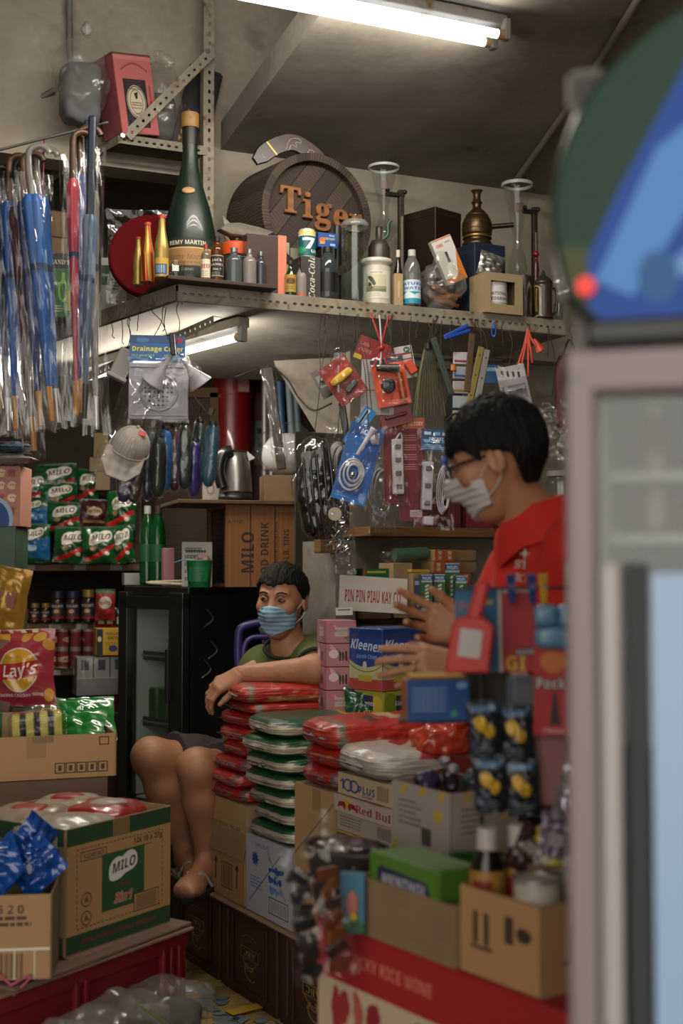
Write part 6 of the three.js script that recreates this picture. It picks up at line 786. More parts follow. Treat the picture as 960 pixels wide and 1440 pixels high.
  boxThing('green_soap_pack', 'small green soap pack beside the kettle', 'pack', P(296, 700, 5.0).setY(topY + 0.015), 0.06, 0.16, 0.06, 0.2, C(0x8a8478, 0.6), print(64, 128, g => { fill(g, '#8a847a', 0, 0, 64, 128); fill(g, '#15581f', 0, 0, 64, 28); fill(g, '#6a1c1c', 0, 28, 64, 26); oval(g, '#6a6660', 28, 86, 18, 20); oval(g, '#8f8a80', 28, 86, 10, 12); }));
}
{ // near left: green cabinet post, biscuit packs
  const d = 4.35, k = M(d); const o = thing('green_cabinet', 'pale green painted metal cabinet at the shop side', 'cabinet', P(-34, 740, d).setY(0).add(V3(0, 0, -0.1)), 0.0), h = P(0, 740, d).y; part(o, 'body', rb(110 * k, h, 0.18, 0.006), C(0x46604a, 0.5, { map: T.metal }), [0, h / 2, 0]); part(o, 'door', rb(96 * k, h * 0.8, 0.01, 0.003), C(0x4c6850, 0.5, { map: T.metal }), [0, h * 0.5, 0.093]);
  const ic = boxThing('ice_cone_box', 'pink biscuit box printed with ice cream cones and blue arc', 'box', P(-4, 738, d).setY(h).add(V3(0, 0, -0.1)), 60 * k, 86 * k, 0.16, 0.0, C(0x9a6a5a, 0.6), print(128, 192, g => { fill(g, '#a06a5e', 0, 0, 128, 192); for (let i = 0; i < 9; i++) { const x = 70 + (i % 2) * 34, y = 22 + Math.floor(i / 2) * 40; oval(g, ['#c8a88a', '#8a4a44', '#d0b0a0'][i % 3], x, y, 15, 13); poly(g, '#a8742e', [[x + 10, y - 6], [x + 26, y + 4], [x + 8, y + 10]]); oval(g, '#4a2a20', x - 4, y - 2, 2, 2); oval(g, '#4a2a20', x + 4, y - 2, 2, 2); } oval(g, '#8aa0b8', 44, 170, 64, 74); oval(g, '#1a3a7a', 40, 174, 56, 66); }));
  for (const [y, m, lb] of [[0, 0x8a8478, 'white printed snack pouch lying on the biscuit box'], [0.04, 0x4a5a6a, 'blue and white snack pouch topmost on the biscuit box']]) { const q = thing('flat_pouch', lb, 'pouch', P(6, 650, d).setY(h + 86 * k + 0.022 + y).add(V3(0.02, 0, -0.02)), [-Math.PI / 2 + 0.03, 0, y * 4]); part(q, 'pouch', pouch(0.17, 0.14, 0.036, { sd: y * 100 + 2, wr: 0.3 }), [C(m, 0.3, { clearcoat: 0.5 }), C(m, 0.4)], [0, -0.07, 0]); part(q, 'stripe', rb(0.14, 0.01, 0.002, 0.0005), C(0x7a2c3a, 0.4), [0, -0.01, 0.019]); }
}
// ---------------------------------------------------------------- crates, cartons and rice bags in the middle
const RD = V3(0.5, 0, 0.866), RN = V3(0.866, 0, -0.5), RC = V3(-0.60, 0, -4.60), RY = Math.PI / 6;     // row direction towards the street, and into the pile
const row = (t, n = 0, y = 0) => RC.clone().addScaledVector(RD, t).addScaledVector(RN, n).setY(y);
const CT = 0.275;
{
  const pm = C(0x3e2220, 0.45, { bumpMap: T.bumpFine, bumpScale: 0.001 }), pd = C(0x381d1c, 0.5);
  const em = print(160, 256, (g, w, h) => { fill(g, '#3e2220', 0, 0, w, h); g.save(); g.translate(80, 128); g.rotate(Math.PI); g.strokeStyle = '#8a6a34'; g.fillStyle = '#8a6a34'; g.lineWidth = 5; g.beginPath(); g.arc(0, -6, 40, 3.3, 6.1); g.stroke(); g.strokeRect(-48, -14, 96, 40); g.fillStyle = '#140c0a'; g.fillRect(-46, -12, 92, 36); text(g, 'ABC', 0, 6, 34, '#a8843e', { font: 'serif' }); g.lineWidth = 6; g.strokeStyle = '#8a6a34'; g.beginPath(); g.moveTo(-10, -30); g.bezierCurveTo(-40, -60, 10, -70, 20, -40); g.bezierCurveTo(40, -90, -20, -110, -30, -84); g.moveTo(12, -34); g.lineTo(30, -62); g.stroke(); text(g, 'STOUT', 0, 58, 15, '#7a5c2e', { font: 'serif' }); g.beginPath(); g.ellipse(0, 54, 40, 22, 0, 0.3, 2.9); g.lineWidth = 3; g.stroke(); g.restore(); }, 0.5);
  const L = 0.39, D = 0.3;
  for (const [k, lb] of ['dark brown stout crate under the sandalled feet', 'dark brown stout crate under the brown carton', 'dark brown stout crate under the white printed carton', 'dark brown stout crate half behind the red banded carton', 'dark brown stout crate under the purple chair'].entries()) {
    const o = thing('bottle_crate', lb, 'crate', k > 3 ? row(0.09, D * 1.5 + 0.02) : row(0.2 + k * 0.415, D / 2), RY, 'stout crates in a row on the paving');
    part(o, 'body', mrg([at(bx(0.012, CT - 0.02, L - 0.04), -D / 2 + 0.012, CT / 2, 0), at(bx(0.012, CT - 0.02, L - 0.04), D / 2 - 0.012, CT / 2, 0), at(bx(D - 0.03, CT - 0.02, 0.012), 0, CT / 2, L / 2 - 0.012), at(bx(D - 0.03, CT - 0.02, 0.012), 0, CT / 2, -L / 2 + 0.012), at(bx(D - 0.03, 0.01, L - 0.03), 0, 0.012, 0)]), pm);
    for (const y of [0.016, CT - 0.013]) part(o, y < 0.1 ? 'base_rim' : 'top_rim', mrg([at(rb(0.03, y < 0.1 ? 0.032 : 0.026, L, 0.005), -D / 2 + 0.012, y, 0), at(rb(0.03, 0.028, L, 0.005), D / 2 - 0.012, y, 0), at(rb(D, 0.028, 0.03, 0.005), 0, y, L / 2 - 0.012), at(rb(D, 0.028, 0.03, 0.005), 0, y, -L / 2 + 0.012)]), pd);
    for (const [x, z] of [[-1, -1], [-1, 1], [1, -1], [1, 1]]) part(o, 'corner_post', rb(0.045, CT - 0.03, 0.045, 0.01, 2), pd, [x * (D / 2 - 0.02), CT / 2, z * (L / 2 - 0.02)]);
    for (const z of [-0.12, 0.12]) part(o, 'rib', rb(0.008, CT - 0.06, 0.012, 0.003), pd, [-D / 2 + 0.003, CT / 2, z]);
    part(o, 'printed_emblem', pl(0.2, CT - 0.07), em, [-D / 2 + 0.0045, CT / 2, 0], [0, -Math.PI / 2, 0]);
  }
  const sh = thing('cardboard_sheet', 'worn flattened cardboard lying on the stout crates', 'cardboard', row(0.62, 0.16, CT + 0.004), RY); part(sh, 'sheet', rb(0.34, 0.006, 1.28, 0.002), KRAFT4); part(sh, 'torn_edge', rb(0.02, 0.008, 1.1, 0.003), KRAFT2, [-0.175, 0, -0.03], [0, 0.01, 0]);
}
const CB = CT + 0.008;
// a carton of the row: t0..t1 along the row, prints on its street-left face
function rowBox(name, label, t0, t1, y0, y1, depth, mat, face, n = 0, turn = 0) { const o = boxThing(name, label, 'box', row((t0 + t1) / 2, n + depth / 2, y0), depth, y1 - y0, t1 - t0, RY + turn, mat, null, face); return o; }
{
  const A1 = rowBox('brown_carton', 'lower brown carton with barcode and arrows on the crates', 0.31, 0.585, CB, 0.45, 0.3, KRAFT3, print(256, 192, (g) => { fill(g, '#a07c52', 0, 0, 256, 192); text(g, 'BARANG INI TEMPERAT BELOW', 128, 20, 12, '#3a2818'); fill(g, '#3a2818', 96, 60, 80, 96); fill(g, '#a07c52', 100, 64, 72, 88); bars(g, '#2a1c10', 104, 68, 64, 80); for (const x of [56, 208]) { poly(g, '#2a1c10', [[x, 50], [x + 14, 74], [x - 14, 74]]); fill(g, '#2a1c10', x - 4, 74, 8, 64); } }));
  const A2 = rowBox('brown_carton', 'upper brown carton with open flap under the red bags', 0.305, 0.6, 0.451, 0.6, 0.3, KRAFT3, print(256, 128, g => { fill(g, '#a8855a', 0, 0, 256, 128); text(g, 'KEEP UPRIGHT · THIS SIDE', 128, 70, 15, '#5a4028'); fill(g, '#8a6a44', 0, 124, 256, 4); })); part(A2, 'flap', rb(0.003, 0.09, 0.29, 0.001), KRAFT, [-0.154, 0.02, 0], [0, 0, -0.12]);
  rowBox('white_carton', 'white carton with blue splash print under the green bags', 0.6, 0.915, CB, 0.523, 0.32, C(0x9a9a9e, 0.75, { map: T.card }), print(256, 208, g => { fill(g, '#9fa0a6', 0, 0, 256, 208); const splash = (x, y, r, n) => { g.fillStyle = '#1f3f7c'; g.beginPath(); for (let i = 0; i < n * 2; i++) { const a = i / n / 2 * 6.283, q = i % 2 ? r * 0.6 : r; i ? g.lineTo(x + q * Math.cos(a), y + q * Math.sin(a)) : g.moveTo(x + q, y); } g.fill(); }; splash(52, 62, 22, 11); for (let i = 0; i < 22; i++) oval(g, i % 3 ? '#24478a' : '#5a78a8', 130 + (i * 37) % 70, 50 + (i * 53) % 80, 3 + i % 7, 6 + i % 9, i); g.strokeStyle = '#16284a'; g.lineWidth = 2; g.beginPath(); g.moveTo(20, 180); g.lineTo(190, 30); g.moveTo(120, 30); g.lineTo(220, 140); g.stroke(); smallLines(g, '#4a64a0', 24, 110, 80, 4, 9, 3); text(g, 'SUNLIGHT', 90, 22, 16, '#5a6a8a'); fill(g, '#2a2c34', 130, 146, 104, 44); fill(g, '#b0b0b4', 133, 149, 98, 38); bars(g, '#22242a', 136, 152, 92, 32, 34); text(g, '⊕', 44, 170, 34, '#6a7080'); }));
  rowBox('tall_carton', 'tall brown carton marked net content two litres', 0.925, 1.16, CB, 0.726, 0.3, KRAFT3, print(192, 320, g => { fill(g, '#a3825a', 0, 0, 192, 320); g.setLineDash([5, 3]); g.strokeStyle = '#2c3a5a'; g.lineWidth = 4; g.beginPath(); g.moveTo(0, 150); g.lineTo(192, 20); g.stroke(); text(g, 'Net Content :', 96, 190, 26, '#26344e', { style: 'bold' }); text(g, '2 Litres x 6', 96, 220, 26, '#26344e'); fill(g, '#8a6c48', 90, 0, 40, 46); bars(g, '#26344e', 110, 244, 70, 40); }));
  const st = rowBox('support_carton', 'plain brown carton under the drink trays', 1.175, 1.5, CB, 0.59, 0.34, KRAFT4, null);
  rowBox('drink_tray', 'green and yellow drink tray with red label at pile bottom', 1.172, 1.48, 0.591, 0.63, 0.34, C(0x8a6a2c, 0.7), print(256, 48, g => { fill(g, '#27402a', 0, 0, 256, 48); fill(g, '#a8823a', 0, 0, 256, 6); fill(g, '#8a1c18', 10, 10, 60, 30); text(g, "Yeo's", 40, 25, 22, '#c8c0b0', { font: 'serif', style: 'bold italic' }); text(g, 'CHRYSANTHEMUM', 160, 26, 16, '#b0a884'); }));
  rowBox('energy_carton', 'lower energy drink carton with lines of print and barcode', 1.168, 1.47, 0.631, 0.682, 0.34, CARD(0x9a8878), print(256, 64, g => { fill(g, '#9a8a7c', 0, 0, 256, 64); smallLines(g, '#4a3a34', 16, 14, 130, 4, 10, 3); bars(g, '#2a2220', 180, 12, 60, 40, 24); }), 0.004);
  rowBox('energy_carton', 'energy drink carton with two red bulls and yellow sun', 1.165, 1.47, 0.683, 0.728, 0.34, CARD(0xa08c7c), print(256, 64, g => { fill(g, '#a8968a', 0, 0, 256, 64); oval(g, '#b8921c', 60, 28, 18, 18); poly(g, '#7a1a1c', [[14, 50], [24, 24], [48, 22], [56, 34], [50, 54], [40, 40], [26, 42]]); poly(g, '#7a1a1c', [[106, 50], [96, 24], [72, 22], [64, 34], [70, 54], [80, 40], [94, 42]]); text(g, 'Red Bull', 182, 36, 40, '#7a1a22', { font: 'serif' }); }), -0.004);
  rowBox('isotonic_carton', 'beige sports drink carton with blue lettering and barcode', 1.17, 1.46, 0.73, 0.788, 0.34, CARD(0xa89878), print(256, 72, g => { fill(g, '#b09c7a', 0, 0, 256, 72); text(g, '1', 22, 38, 52, '#1c3f78'); g.strokeStyle = '#1c3f78'; g.lineWidth = 6; for (const x of [48, 78]) { g.beginPath(); g.arc(x, 38, 19, 0, 7); g.stroke(); } text(g, 'PLUS', 136, 42, 34, '#1c3f78'); text(g, 'ISOTONIC', 140, 62, 11, '#1c3f78'); bars(g, '#26241f', 184, 12, 56, 48, 20); }), 0.006);
}
// rice bags: soft blocks lying with their ends towards the aisle
const bagM = C(0xffffff, 0.42, { vertexColors: true, clearcoat: 0.55, clearcoatRoughness: 0.25, bumpMap: T.bumpCoarse, bumpScale: 0.012 });
function riceBag(name, label, group, t, n, y, L, W0, h, colour, sd, turn = 0, o = {}) {
  const b = thing(name, label, 'rice bag', row(t, n + L / 2, y), [o.rx || 0, RY + turn, o.rz || 0], group);
  const sh = (x, yy, z) => { const e = Math.abs(x), k = e > 0.85 ? 1 - (e - 0.85) * 1.6 : 1; return [x, yy * k * (1 - 0.14 * z ** 4), z * (1 - 0.05 * Math.abs(yy))]; };
  part(b, 'sack', blob(L, h * 1.12, W0, { n: 6, amp: 0.11, freq: 2.6, sd, seg: [40, 16, 24], shape: sh, color: (X, Y, Z) => colour(X / L * 2, Y / h * 2, Z / W0 * 2, X, Y, Z) }), bagM, [0, h / 2, 0]);
  const cg = pouch(W0 * 0.8, 0.014, 0.006, { sd, wr: 1.5, nu: 18, nv: 3, seal: 0.01 }); cg.rotateX(-Math.PI / 2); cg.rotateY(Math.PI / 2);
  part(b, 'end_seal', colored(cg, () => o.seal || '#8a8474'), bagM, [-L / 2 + 0.008, h * 0.42, 0]);
  return b;
}
const stripe = (v, a, b) => v > a && v < b;
const greenBag = (x, y, z, X, Y, Z) => y > 0.42 ? (x > 0.05 ? (stripe(x, 0.3, 0.55) && Math.abs(z) < 0.5 ? '#b09a62' : '#b07d14') : '#0e4226') : y < -0.55 ? '#0e4226' : x < -0.35 && Math.abs(z) < 0.93 || z > 0 && y < 0.2 && x < -0.2 ? '#a89c86' : y > 0.05 ? '#0f4a2a' : '#9a8f7a';
const redBag = (x, y, z, X, Y, Z) => y < -0.25 && z > 0.6 && x > -0.6 ? '#a0653c' : stripe(x, -0.86, -0.78) ? '#6a6a58' : x < -0.93 ? '#94261a' : (y > 0.6 && stripe(x, -0.15, 0.1) && Math.abs(z) < 0.6) ? '#a89478' : (y > 0.6 && stripe(x, -0.45, -0.3) && stripe(z, 0.1, 0.7)) ? '#3a2420' : '#a01f12';
const redBag2 = (x, y, z) => Math.abs(z) < 0.5 && stripe(y, 0.1, 0.3) && x < -0.6 ? '#a87a6c' : stripe(z, 0.72, 0.85) && x < -0.6 ? '#5a4a44' : '#9c1a14';
{
  const gl = ['bottom green and cream rice bag on the white carton', 'second green rice bag above the white carton', 'third green rice bag above the white carton', 'fourth green rice bag, middle of its stack', 'fifth green rice bag of the stack', 'sixth green rice bag just below the topmost'];
  for (let i = 0; i < 6; i++) riceBag('rice_bag', gl[i], 'green rice bags stacked on the white carton', 0.76 + [0, 0.012, 0.0, -0.012, -0.005, -0.014][i], -0.015 + [0, 0.012, 0, -0.01, -0.012, -0.022][i], 0.524 + i * 0.0525, 0.36, 0.29, 0.0525, greenBag, 3 + i * 1.7, rr(-0.05, 0.05));
  riceBag('rice_bag', 'topmost green and yellow rice bag with printed top', 'green rice bags stacked on the white carton', 0.75, -0.02, 0.524 + 6 * 0.0525, 0.48, 0.29, 0.058, greenBag, 31, -0.1);
  const rl = ['bottom red rice bag on the upper brown carton', 'second red rice bag above the brown carton', 'third red rice bag above the brown carton', 'fourth red rice bag, middle of the tall red stack', 'fifth red rice bag of the tall red stack', 'sixth red rice bag under the long red bags'];
  for (let i = 0; i < 6; i++) riceBag('rice_bag', rl[i], 'red rice bags stacked on the brown carton', 0.455 + [0, 0, 0.01, 0.03, 0.02, 0.0][i], -0.01 + [0.0, -0.012, 0.004, 0.02, 0.016, 0.03][i], 0.601 + i * 0.047, 0.34, 0.27, 0.047, redBag2, 13 + i * 2.3, rr(-0.08, 0.08), { seal: '#6a6460' });
  riceBag('rice_bag', 'long red rice bag lying just under the topmost red one', 'red rice bags stacked on the brown carton', 0.5, 0.02, 0.884, 0.44, 0.27, 0.036, redBag, 41, -0.12);
  riceBag('rice_bag', 'topmost red rice bag under the resting forearm', 'red rice bags stacked on the brown carton', 0.5, 0.0, 0.92, 0.46, 0.27, 0.058, redBag, 43, -0.18);
  const r2 = ['bottom red rice bag on the tall carton', 'middle red rice bag on the tall carton', 'topmost bulging red rice bag on the tall carton'];
  for (let i = 0; i < 3; i++) riceBag('rice_bag', r2[i], 'red rice bags stacked on the tall carton', 1.06 + [0, 0.005, 0.01][i], [0.0, 0.005, -0.01][i], 0.728 + [0, 0.056, 0.114][i], i === 2 ? 0.5 : 0.4, 0.25, [0.056, 0.058, 0.075][i], i === 2 ? redBag : redBag2, 61 + i * 3, [-0.05, 0.04, -0.1][i], { seal: i ? '#6f7a78' : '#2a1a18' });
  const w = riceBag('rice_sack', 'white rice sack with red printed top on drink cartons', undefined, 1.3, -0.01, 0.79, 0.5, 0.3, 0.075, (x, y, z) => y > 0.5 && x > -0.5 ? (Math.hypot(x - 0.1, z) < 0.35 ? '#b0a494' : Math.sin(x * 9 + z * 5) > 0.2 ? '#8e1f24' : '#a89c8c') : x > 0.2 ? '#94222a' : '#a59d92', 77, -0.08);
  const o = thing('orange_bag', 'crumpled orange red plastic bag behind the white sack', 'bag', P(628, 1040, 3.5), 0.2); part(o, 'bag', blob(0.2, 0.1, 0.14, { n: 2.4, amp: 0.22, freq: 3, sd: 83, seg: [20, 12, 14] }), C(0xa8331c, 0.35, { clearcoat: 0.3 }), [0, 0.0, 0]); part(o, 'fold', blob(0.12, 0.05, 0.09, { n: 2, amp: 0.35, freq: 3, sd: 84, seg: [14, 8, 10] }), C(0xb03a20, 0.35), [0.03, 0.05, 0.02]);
  part(o, 'goods', rb(0.19, 0.14, 0.13, 0.01), C(0x6a1a14, 0.6), [0, -0.1, 0]);
  const g = thing('green_sack', 'dark green sack with yellow lettering slumped behind rice bags', 'sack', P(517, 1002, 4.06), [-0.55, 0.1, 0.05]); part(g, 'sack', pouch(66 * M(4.06), 0.14, 0.05, { sd: 5, wr: 0.35 }), [print(160, 96, q => { fill(q, '#0c3a22', 0, 0, 160, 96); text(q, 'SUPER', 90, 74, 26, '#a8901c', { style: 'bold italic', turn: -0.1 }); }, 0.3, { clearcoat: 0.5 }), C(0x0c3a22, 0.4)], [0, -0.05, 0]); part(g, 'seal', rb(0.13, 0.012, 0.003, 0.001), C(0x0c3a22, 0.4), [0, 0.088, 0]);
}
// ---------------------------------------------------------------- shelf, sign and tissues on the right
const RS = (px, py, b = 0.36) => onU(px, py, b);
{
  const u = thing('goods_shelf', 'wooden shelf unit with pale end panel behind the tissue boxes', 'shelf'), wd = C(0x8a6430, 0.65, { map: T.wood }), bd = (px0, px1, py, b, dep, th) => { const a = RS(px0, py, b), c = RS(px1, py, b), m = a.clone().lerp(c, 0.5); return [a.distanceTo(c), m.addScaledVector(V, dep / 2)]; };
  const ys = RS(600, 748).y; const a = RS(520, 748), c = RS(790, 748); let w = Math.hypot(a.x - c.x, a.z - c.z), m = shift(a.clone().lerp(c, 0.5).setY(ys), 0, 0, 0.12);
  part(u, 'top_board', rb(w, 0.035, 0.24, 0.003), wd, [m.x, ys, m.z], [0, A, 0]);
  const y2 = RS(600, 872).y; part(u, 'lower_board', rb(w + 0.2, 0.025, 0.34, 0.003), DARKWOOD, [m.x - 0.09, y2, m.z - 0.02], [0, A, 0]); part(u, 'back_panel', bx(w + 0.2, 1.0, 0.012), C(0x2a2621, 0.9), [...shift(m, 0, -0.09, 0.13).setY(y2 + 0.2).toArray()], [0, A, 0]);
  const e = RS(461, 748, 0.3), ep = RS(461, 760, 0.3); part(u, 'end_panel', bx(0.075, ep.y, 0.3, 0.8), C(0x8a857c, 0.8, { map: T.plaster }), [e.x, ep.y / 2, e.z - 0.1], [0, A, 0]); part(u, 'end_block', rb(0.06, 0.05, 0.06, 0.004), wd, [e.x - 0.01, ep.y - 0.02, e.z + 0.045], [0, A, 0]);
  for (const [i, [px, w2, h2, mm]] of [[602, 26, 50, 0x4a1018], [632, 20, 54, 0x551420], [668, 44, 56, 0x6a1822], [700, 16, 44, 0x7a6a4a]].entries()) { const q = RS(px, 740, 0.42).setY(ys + 0.018), k = M(-q.z); const o = boxThing('maroon_box', ['maroon plug carton behind the extension lead', 'dark red carton beside the plug carton', 'wide dark red carton on the wooden shelf', 'thin tan carton at the shelf end'][i], 'box', q, w2 * k, h2 * k, 0.08, A, C(mm, 0.6)); part(o, 'label', pl(w2 * k * 0.6, 0.012), C(0x8a6a60, 0.6), [0, h2 * k * 0.7, 0.041]); }
  const base = y2 + 0.013, put = (px, b) => RS(px, 860, b).setY(base);
  const lampP = print(96, 224, g => { fill(g, '#9aa4a0', 0, 0, 96, 224); fill(g, '#1c4a86', 0, 6, 96, 24); text(g, 'PHILIPS', 48, 18, 20, '#c8d0d4'); fill(g, '#2c5a2c', 0, 40, 96, 130); g.strokeStyle = '#c4c8bc'; g.lineWidth = 12; g.beginPath(); for (let i = 0; i < 5; i++) { g.moveTo(34, 62 + i * 18); g.lineTo(66, 54 + i * 18); } g.stroke(); fill(g, '#b0b4a8', 40, 146, 20, 34); oval(g, '#9a1c1c', 24, 96, 9, 9); fill(g, '#2a6a9a', 0, 196, 96, 28); });
  for (const [i, [px, w2, h2, b]] of [[598, 16, 62, 0.2], [616, 16, 62, 0.22], [634, 20, 76, 0.3], [646, 15, 60, 0.18]].entries()) { const q = put(px, b), k = M(-q.z); boxThing('bulb_box', ['white and green bulb box beside the violet one', 'white and green bulb box second from the violet one', 'tall green bulb box behind the front bulb boxes', 'green bulb box nearest the coffee tins'][i], 'box', q, w2 * k, h2 * k, 0.05, A * 0.3, C(0x2c4a2c, 0.5), lampP, null, 'bulb boxes on the lower shelf'); }
  { const q = put(587, 0.24), k = M(-q.z); boxThing('violet_box', 'small violet bulb box beside the sign', 'box', q, 8 * k, 56 * k, 0.04, 0, C(0x3a2a5a, 0.5), print(32, 96, g => { fill(g, '#2e2a62', 0, 0, 32, 96); oval(g, '#8a8ab0', 16, 60, 10, 10); fill(g, '#8a92b0', 0, 6, 32, 10); })); }
  // orange ended lamp boxes in courses, kraft cartons
  const ends = print(48, 48, g => { fill(g, '#a84c1c', 0, 0, 48, 48); fill(g, '#b0a08a', 18, 6, 18, 34); text(g, '5W', 27, 24, 12, '#8a3a18'); });
  const o0 = put(622, 0.36), pk = M(-o0.z); boxThing('box_riser', 'dark plain carton under the orange ended boxes', 'box', o0, 0.16, 44 * pk, 0.14, A, KRAFT4, null);
  let nb = 0; for (const [r, n0] of [[0, 4], [1, 3], [2, 2]]) for (let i = 0; i < n0; i++) { const q = shift(o0, 0, -0.062 + i * 0.04 + r * 0.006, -0.02).setY(base + 44 * pk + 0.001 + r * 0.043); boxThing('orange_end_box', 'small tan lamp box with orange end, ' + ['bottom', 'middle', 'top'][r] + ' course', 'box', q, 0.038, 0.042, 0.1, A, C(0x9a7a50, 0.7), ends, null, 'orange ended lamp boxes stacked on the shelf'); }
  for (const [i, [dx, y]] of [[0.06, 0.087], [0.06, 0.13]].entries()) boxThing('tan_long_box', i ? 'upper long tan lamp box beside the orange ends' : 'lower long tan lamp box beside the orange ends', 'box', shift(o0, 0, 0.075, 0.0).setY(base + 44 * pk + 0.002 + y - 0.044), 0.11, 0.04, 0.05, A, C(0x9a7850, 0.8, { map: T.card }));
  { const q = put(556, 0.34), k = M(-q.z); boxThing('kraft_box', 'plain kraft carton behind the painted sign', 'box', q, 30 * k, 76 * k, 0.12, A, KRAFT3, null); const q2 = put(582, 0.3); boxThing('kraft_box', 'kraft carton under the yellow packet beside the bulb boxes', 'box', q2, 28 * k, 62 * k, 0.12, A, KRAFT3, null); const q3 = q2.clone().setY(base + 62 * k + 0.001); const f = boxThing('yellow_envelope', 'yellow flat packet lying on the kraft carton', 'packet', q3, 30 * k, 0.012, 0.1, A, C(0xa8852c, 0.6)); const gb = put(520, 0.3); boxThing('sign_riser', 'dark carton under the green box behind the sign', 'box', gb, 44 * k, 52 * k, 0.12, A, KRAFT4, null); const gq = gb.clone().setY(base + 52 * k + 0.001); boxThing('green_box', 'flat green and yellow carton peeking over the sign', 'box', gq, 40 * k, 16 * k, 0.1, A, C(0x10502a, 0.5), print(96, 40, g => { fill(g, '#0f5a2c', 0, 0, 96, 40); fill(g, '#a8a01c', 14, 8, 70, 8); fill(g, '#8a3a1c', 0, 0, 10, 40); }));
    const sp = thing('film_roll', 'clear plastic packed green roll lying over the cartons', 'pack', q.clone().setY(base + 77 * k + 0.03).addScaledVector(U, 0.06), [0, A, 0.05]); part(sp, 'roll', cy(0.024, 0.024, 0.13, 14).rotateZ(Math.PI / 2), C(0x3c5a40, 0.5)); part(sp, 'film', blob(0.24, 0.07, 0.08, { n: 2.4, amp: 0.2, sd: 97, seg: [14, 8, 8] }), FILM); }
  for (const [i, [px, m2, w2, h2]] of [[672, 0x1c2018, 24, 44], [694, 0x2a2e28, 22, 60], [664, 0x25261f, 18, 26]].entries()) { const q = put(px, 0.2 + i * 0.06), k = M(-q.z), o = thing('coffee_tin', ['dark green tin beside the bulb boxes', 'tall dark tin at the covered shelf end', 'squat black tin beside the green bulb box'][i], 'tin', q); part(o, 'body', cy(w2 * k / 2, w2 * k / 2, h2 * k, 20), C(m2, 0.3, { metalness: 0.4 }), [0, h2 * k / 2, 0]); part(o, 'lid', cy(w2 * k / 2 * 1.03, w2 * k / 2 * 1.03, 0.012, 20), C(0x4a4c48, 0.4), [0, h2 * k, 0]); part(o, 'label', band(w2 * k / 2 * 1.01, h2 * k * 0.4, h2 * k * 0.5, 1.2), C(0x8a8c84, 0.6)); }
  // painted sign leaning on the tissue packs
  const sp = RS(524, 861, 0.0), sk = M(-sp.z), sg = thing('name_sign', 'white board with red painted lettering of the shop name', 'sign', sp, [-0.14, A * 0.5, -0.035]); part(sg, 'board', rb(98 * sk, 50 * sk, 0.006, 0.001), C(0x9a948a, 0.6), [0, 25 * sk, 0]); part(sg, 'lettering', pl(97 * sk, 49 * sk), print(512, 256, g => { fill(g, '#a39c90', 0, 0, 512, 256); text(g, 'PIN PIN PIAU KAY CO.', 256, 146, 62, '#7e1a1e', { sx: 0.68, sy: 2.0, style: '' }); }, 0.5), [0, 25 * sk, 0.0036]);
  const cd = thing('price_note', 'small white price card before the floral tissue box', 'card', RS(484, 864, -0.06), [-0.3, 0.1, 0.06]); part(cd, 'card', rb(0.055, 0.026, 0.002, 0.0005), C(0xa09a8c, 0.7), [0, 0.01, 0]); part(cd, 'print', pl(0.04, 0.004), C(0x4a4640, 0.7), [0, 0.015, 0.0015]);
  // tissues
  const flor = n => print(160, 112, g => { fill(g, '#9a6a6c', 0, 0, 160, 112); for (let i = 0; i < 40; i++) { oval(g, ['#b05a72', '#c08a94', '#5a6a3a', '#a8484f'][(i + n) % 4], (i * 41 + n * 13) % 160, (i * 29) % 112, 7, 11, i); } if (n) { fill(g, '#1a1618', 70, 40, 8, 44); fill(g, '#1a1618', 86, 40, 8, 44); fill(g, '#1a1618', 102, 36, 10, 48); oval(g, '#c8a8ac', 40, 50, 26, 22); } else { fill(g, '#a89a90', 46, 34, 68, 46); text(g, 'BEAUTEX', 80, 50, 14, '#4a3a34', { font: 'serif' }); text(g, 'tissues', 80, 66, 10, '#6a5a50', { font: 'serif', style: 'italic' }); } });
  const f0 = flor(0), f1 = flor(1), tb = RS(473, 985, -0.01), tk = M(-tb.z), bY = P(474, 1000, -tb.z).y;
  const tbl = thing('tissue_stand', 'covered carton carrying the tissue boxes', 'box', RS(520, 1000, 0.02).setY(0), A); part(tbl, 'carton', rb(0.34, bY - 0.002, 0.24, 0.004), KRAFT2, [0, (bY - 0.002) / 2, 0]); part(tbl, 'flap', rb(0.2, 0.1, 0.003, 0.001), KRAFT3, [0.02, bY - 0.02, 0.13], [0.2, 0, 0]);
  for (let i = 0; i < 4; i++) boxThing('floral_tissue_box', ['lowest pink floral tissue box', 'pink floral tissue box second from below', 'pink floral tissue box with black vases', 'topmost pink floral tissue box with name label'][i], 'tissue box', tb.clone().setY(bY + i * 0.074), 0.1, 0.072, 0.12, A * 0.6, C(0x9a6a6c, 0.6), i === 3 || i === 0 ? f0 : f1, i === 3 ? f0 : f1, 'floral tissue boxes in a stack');
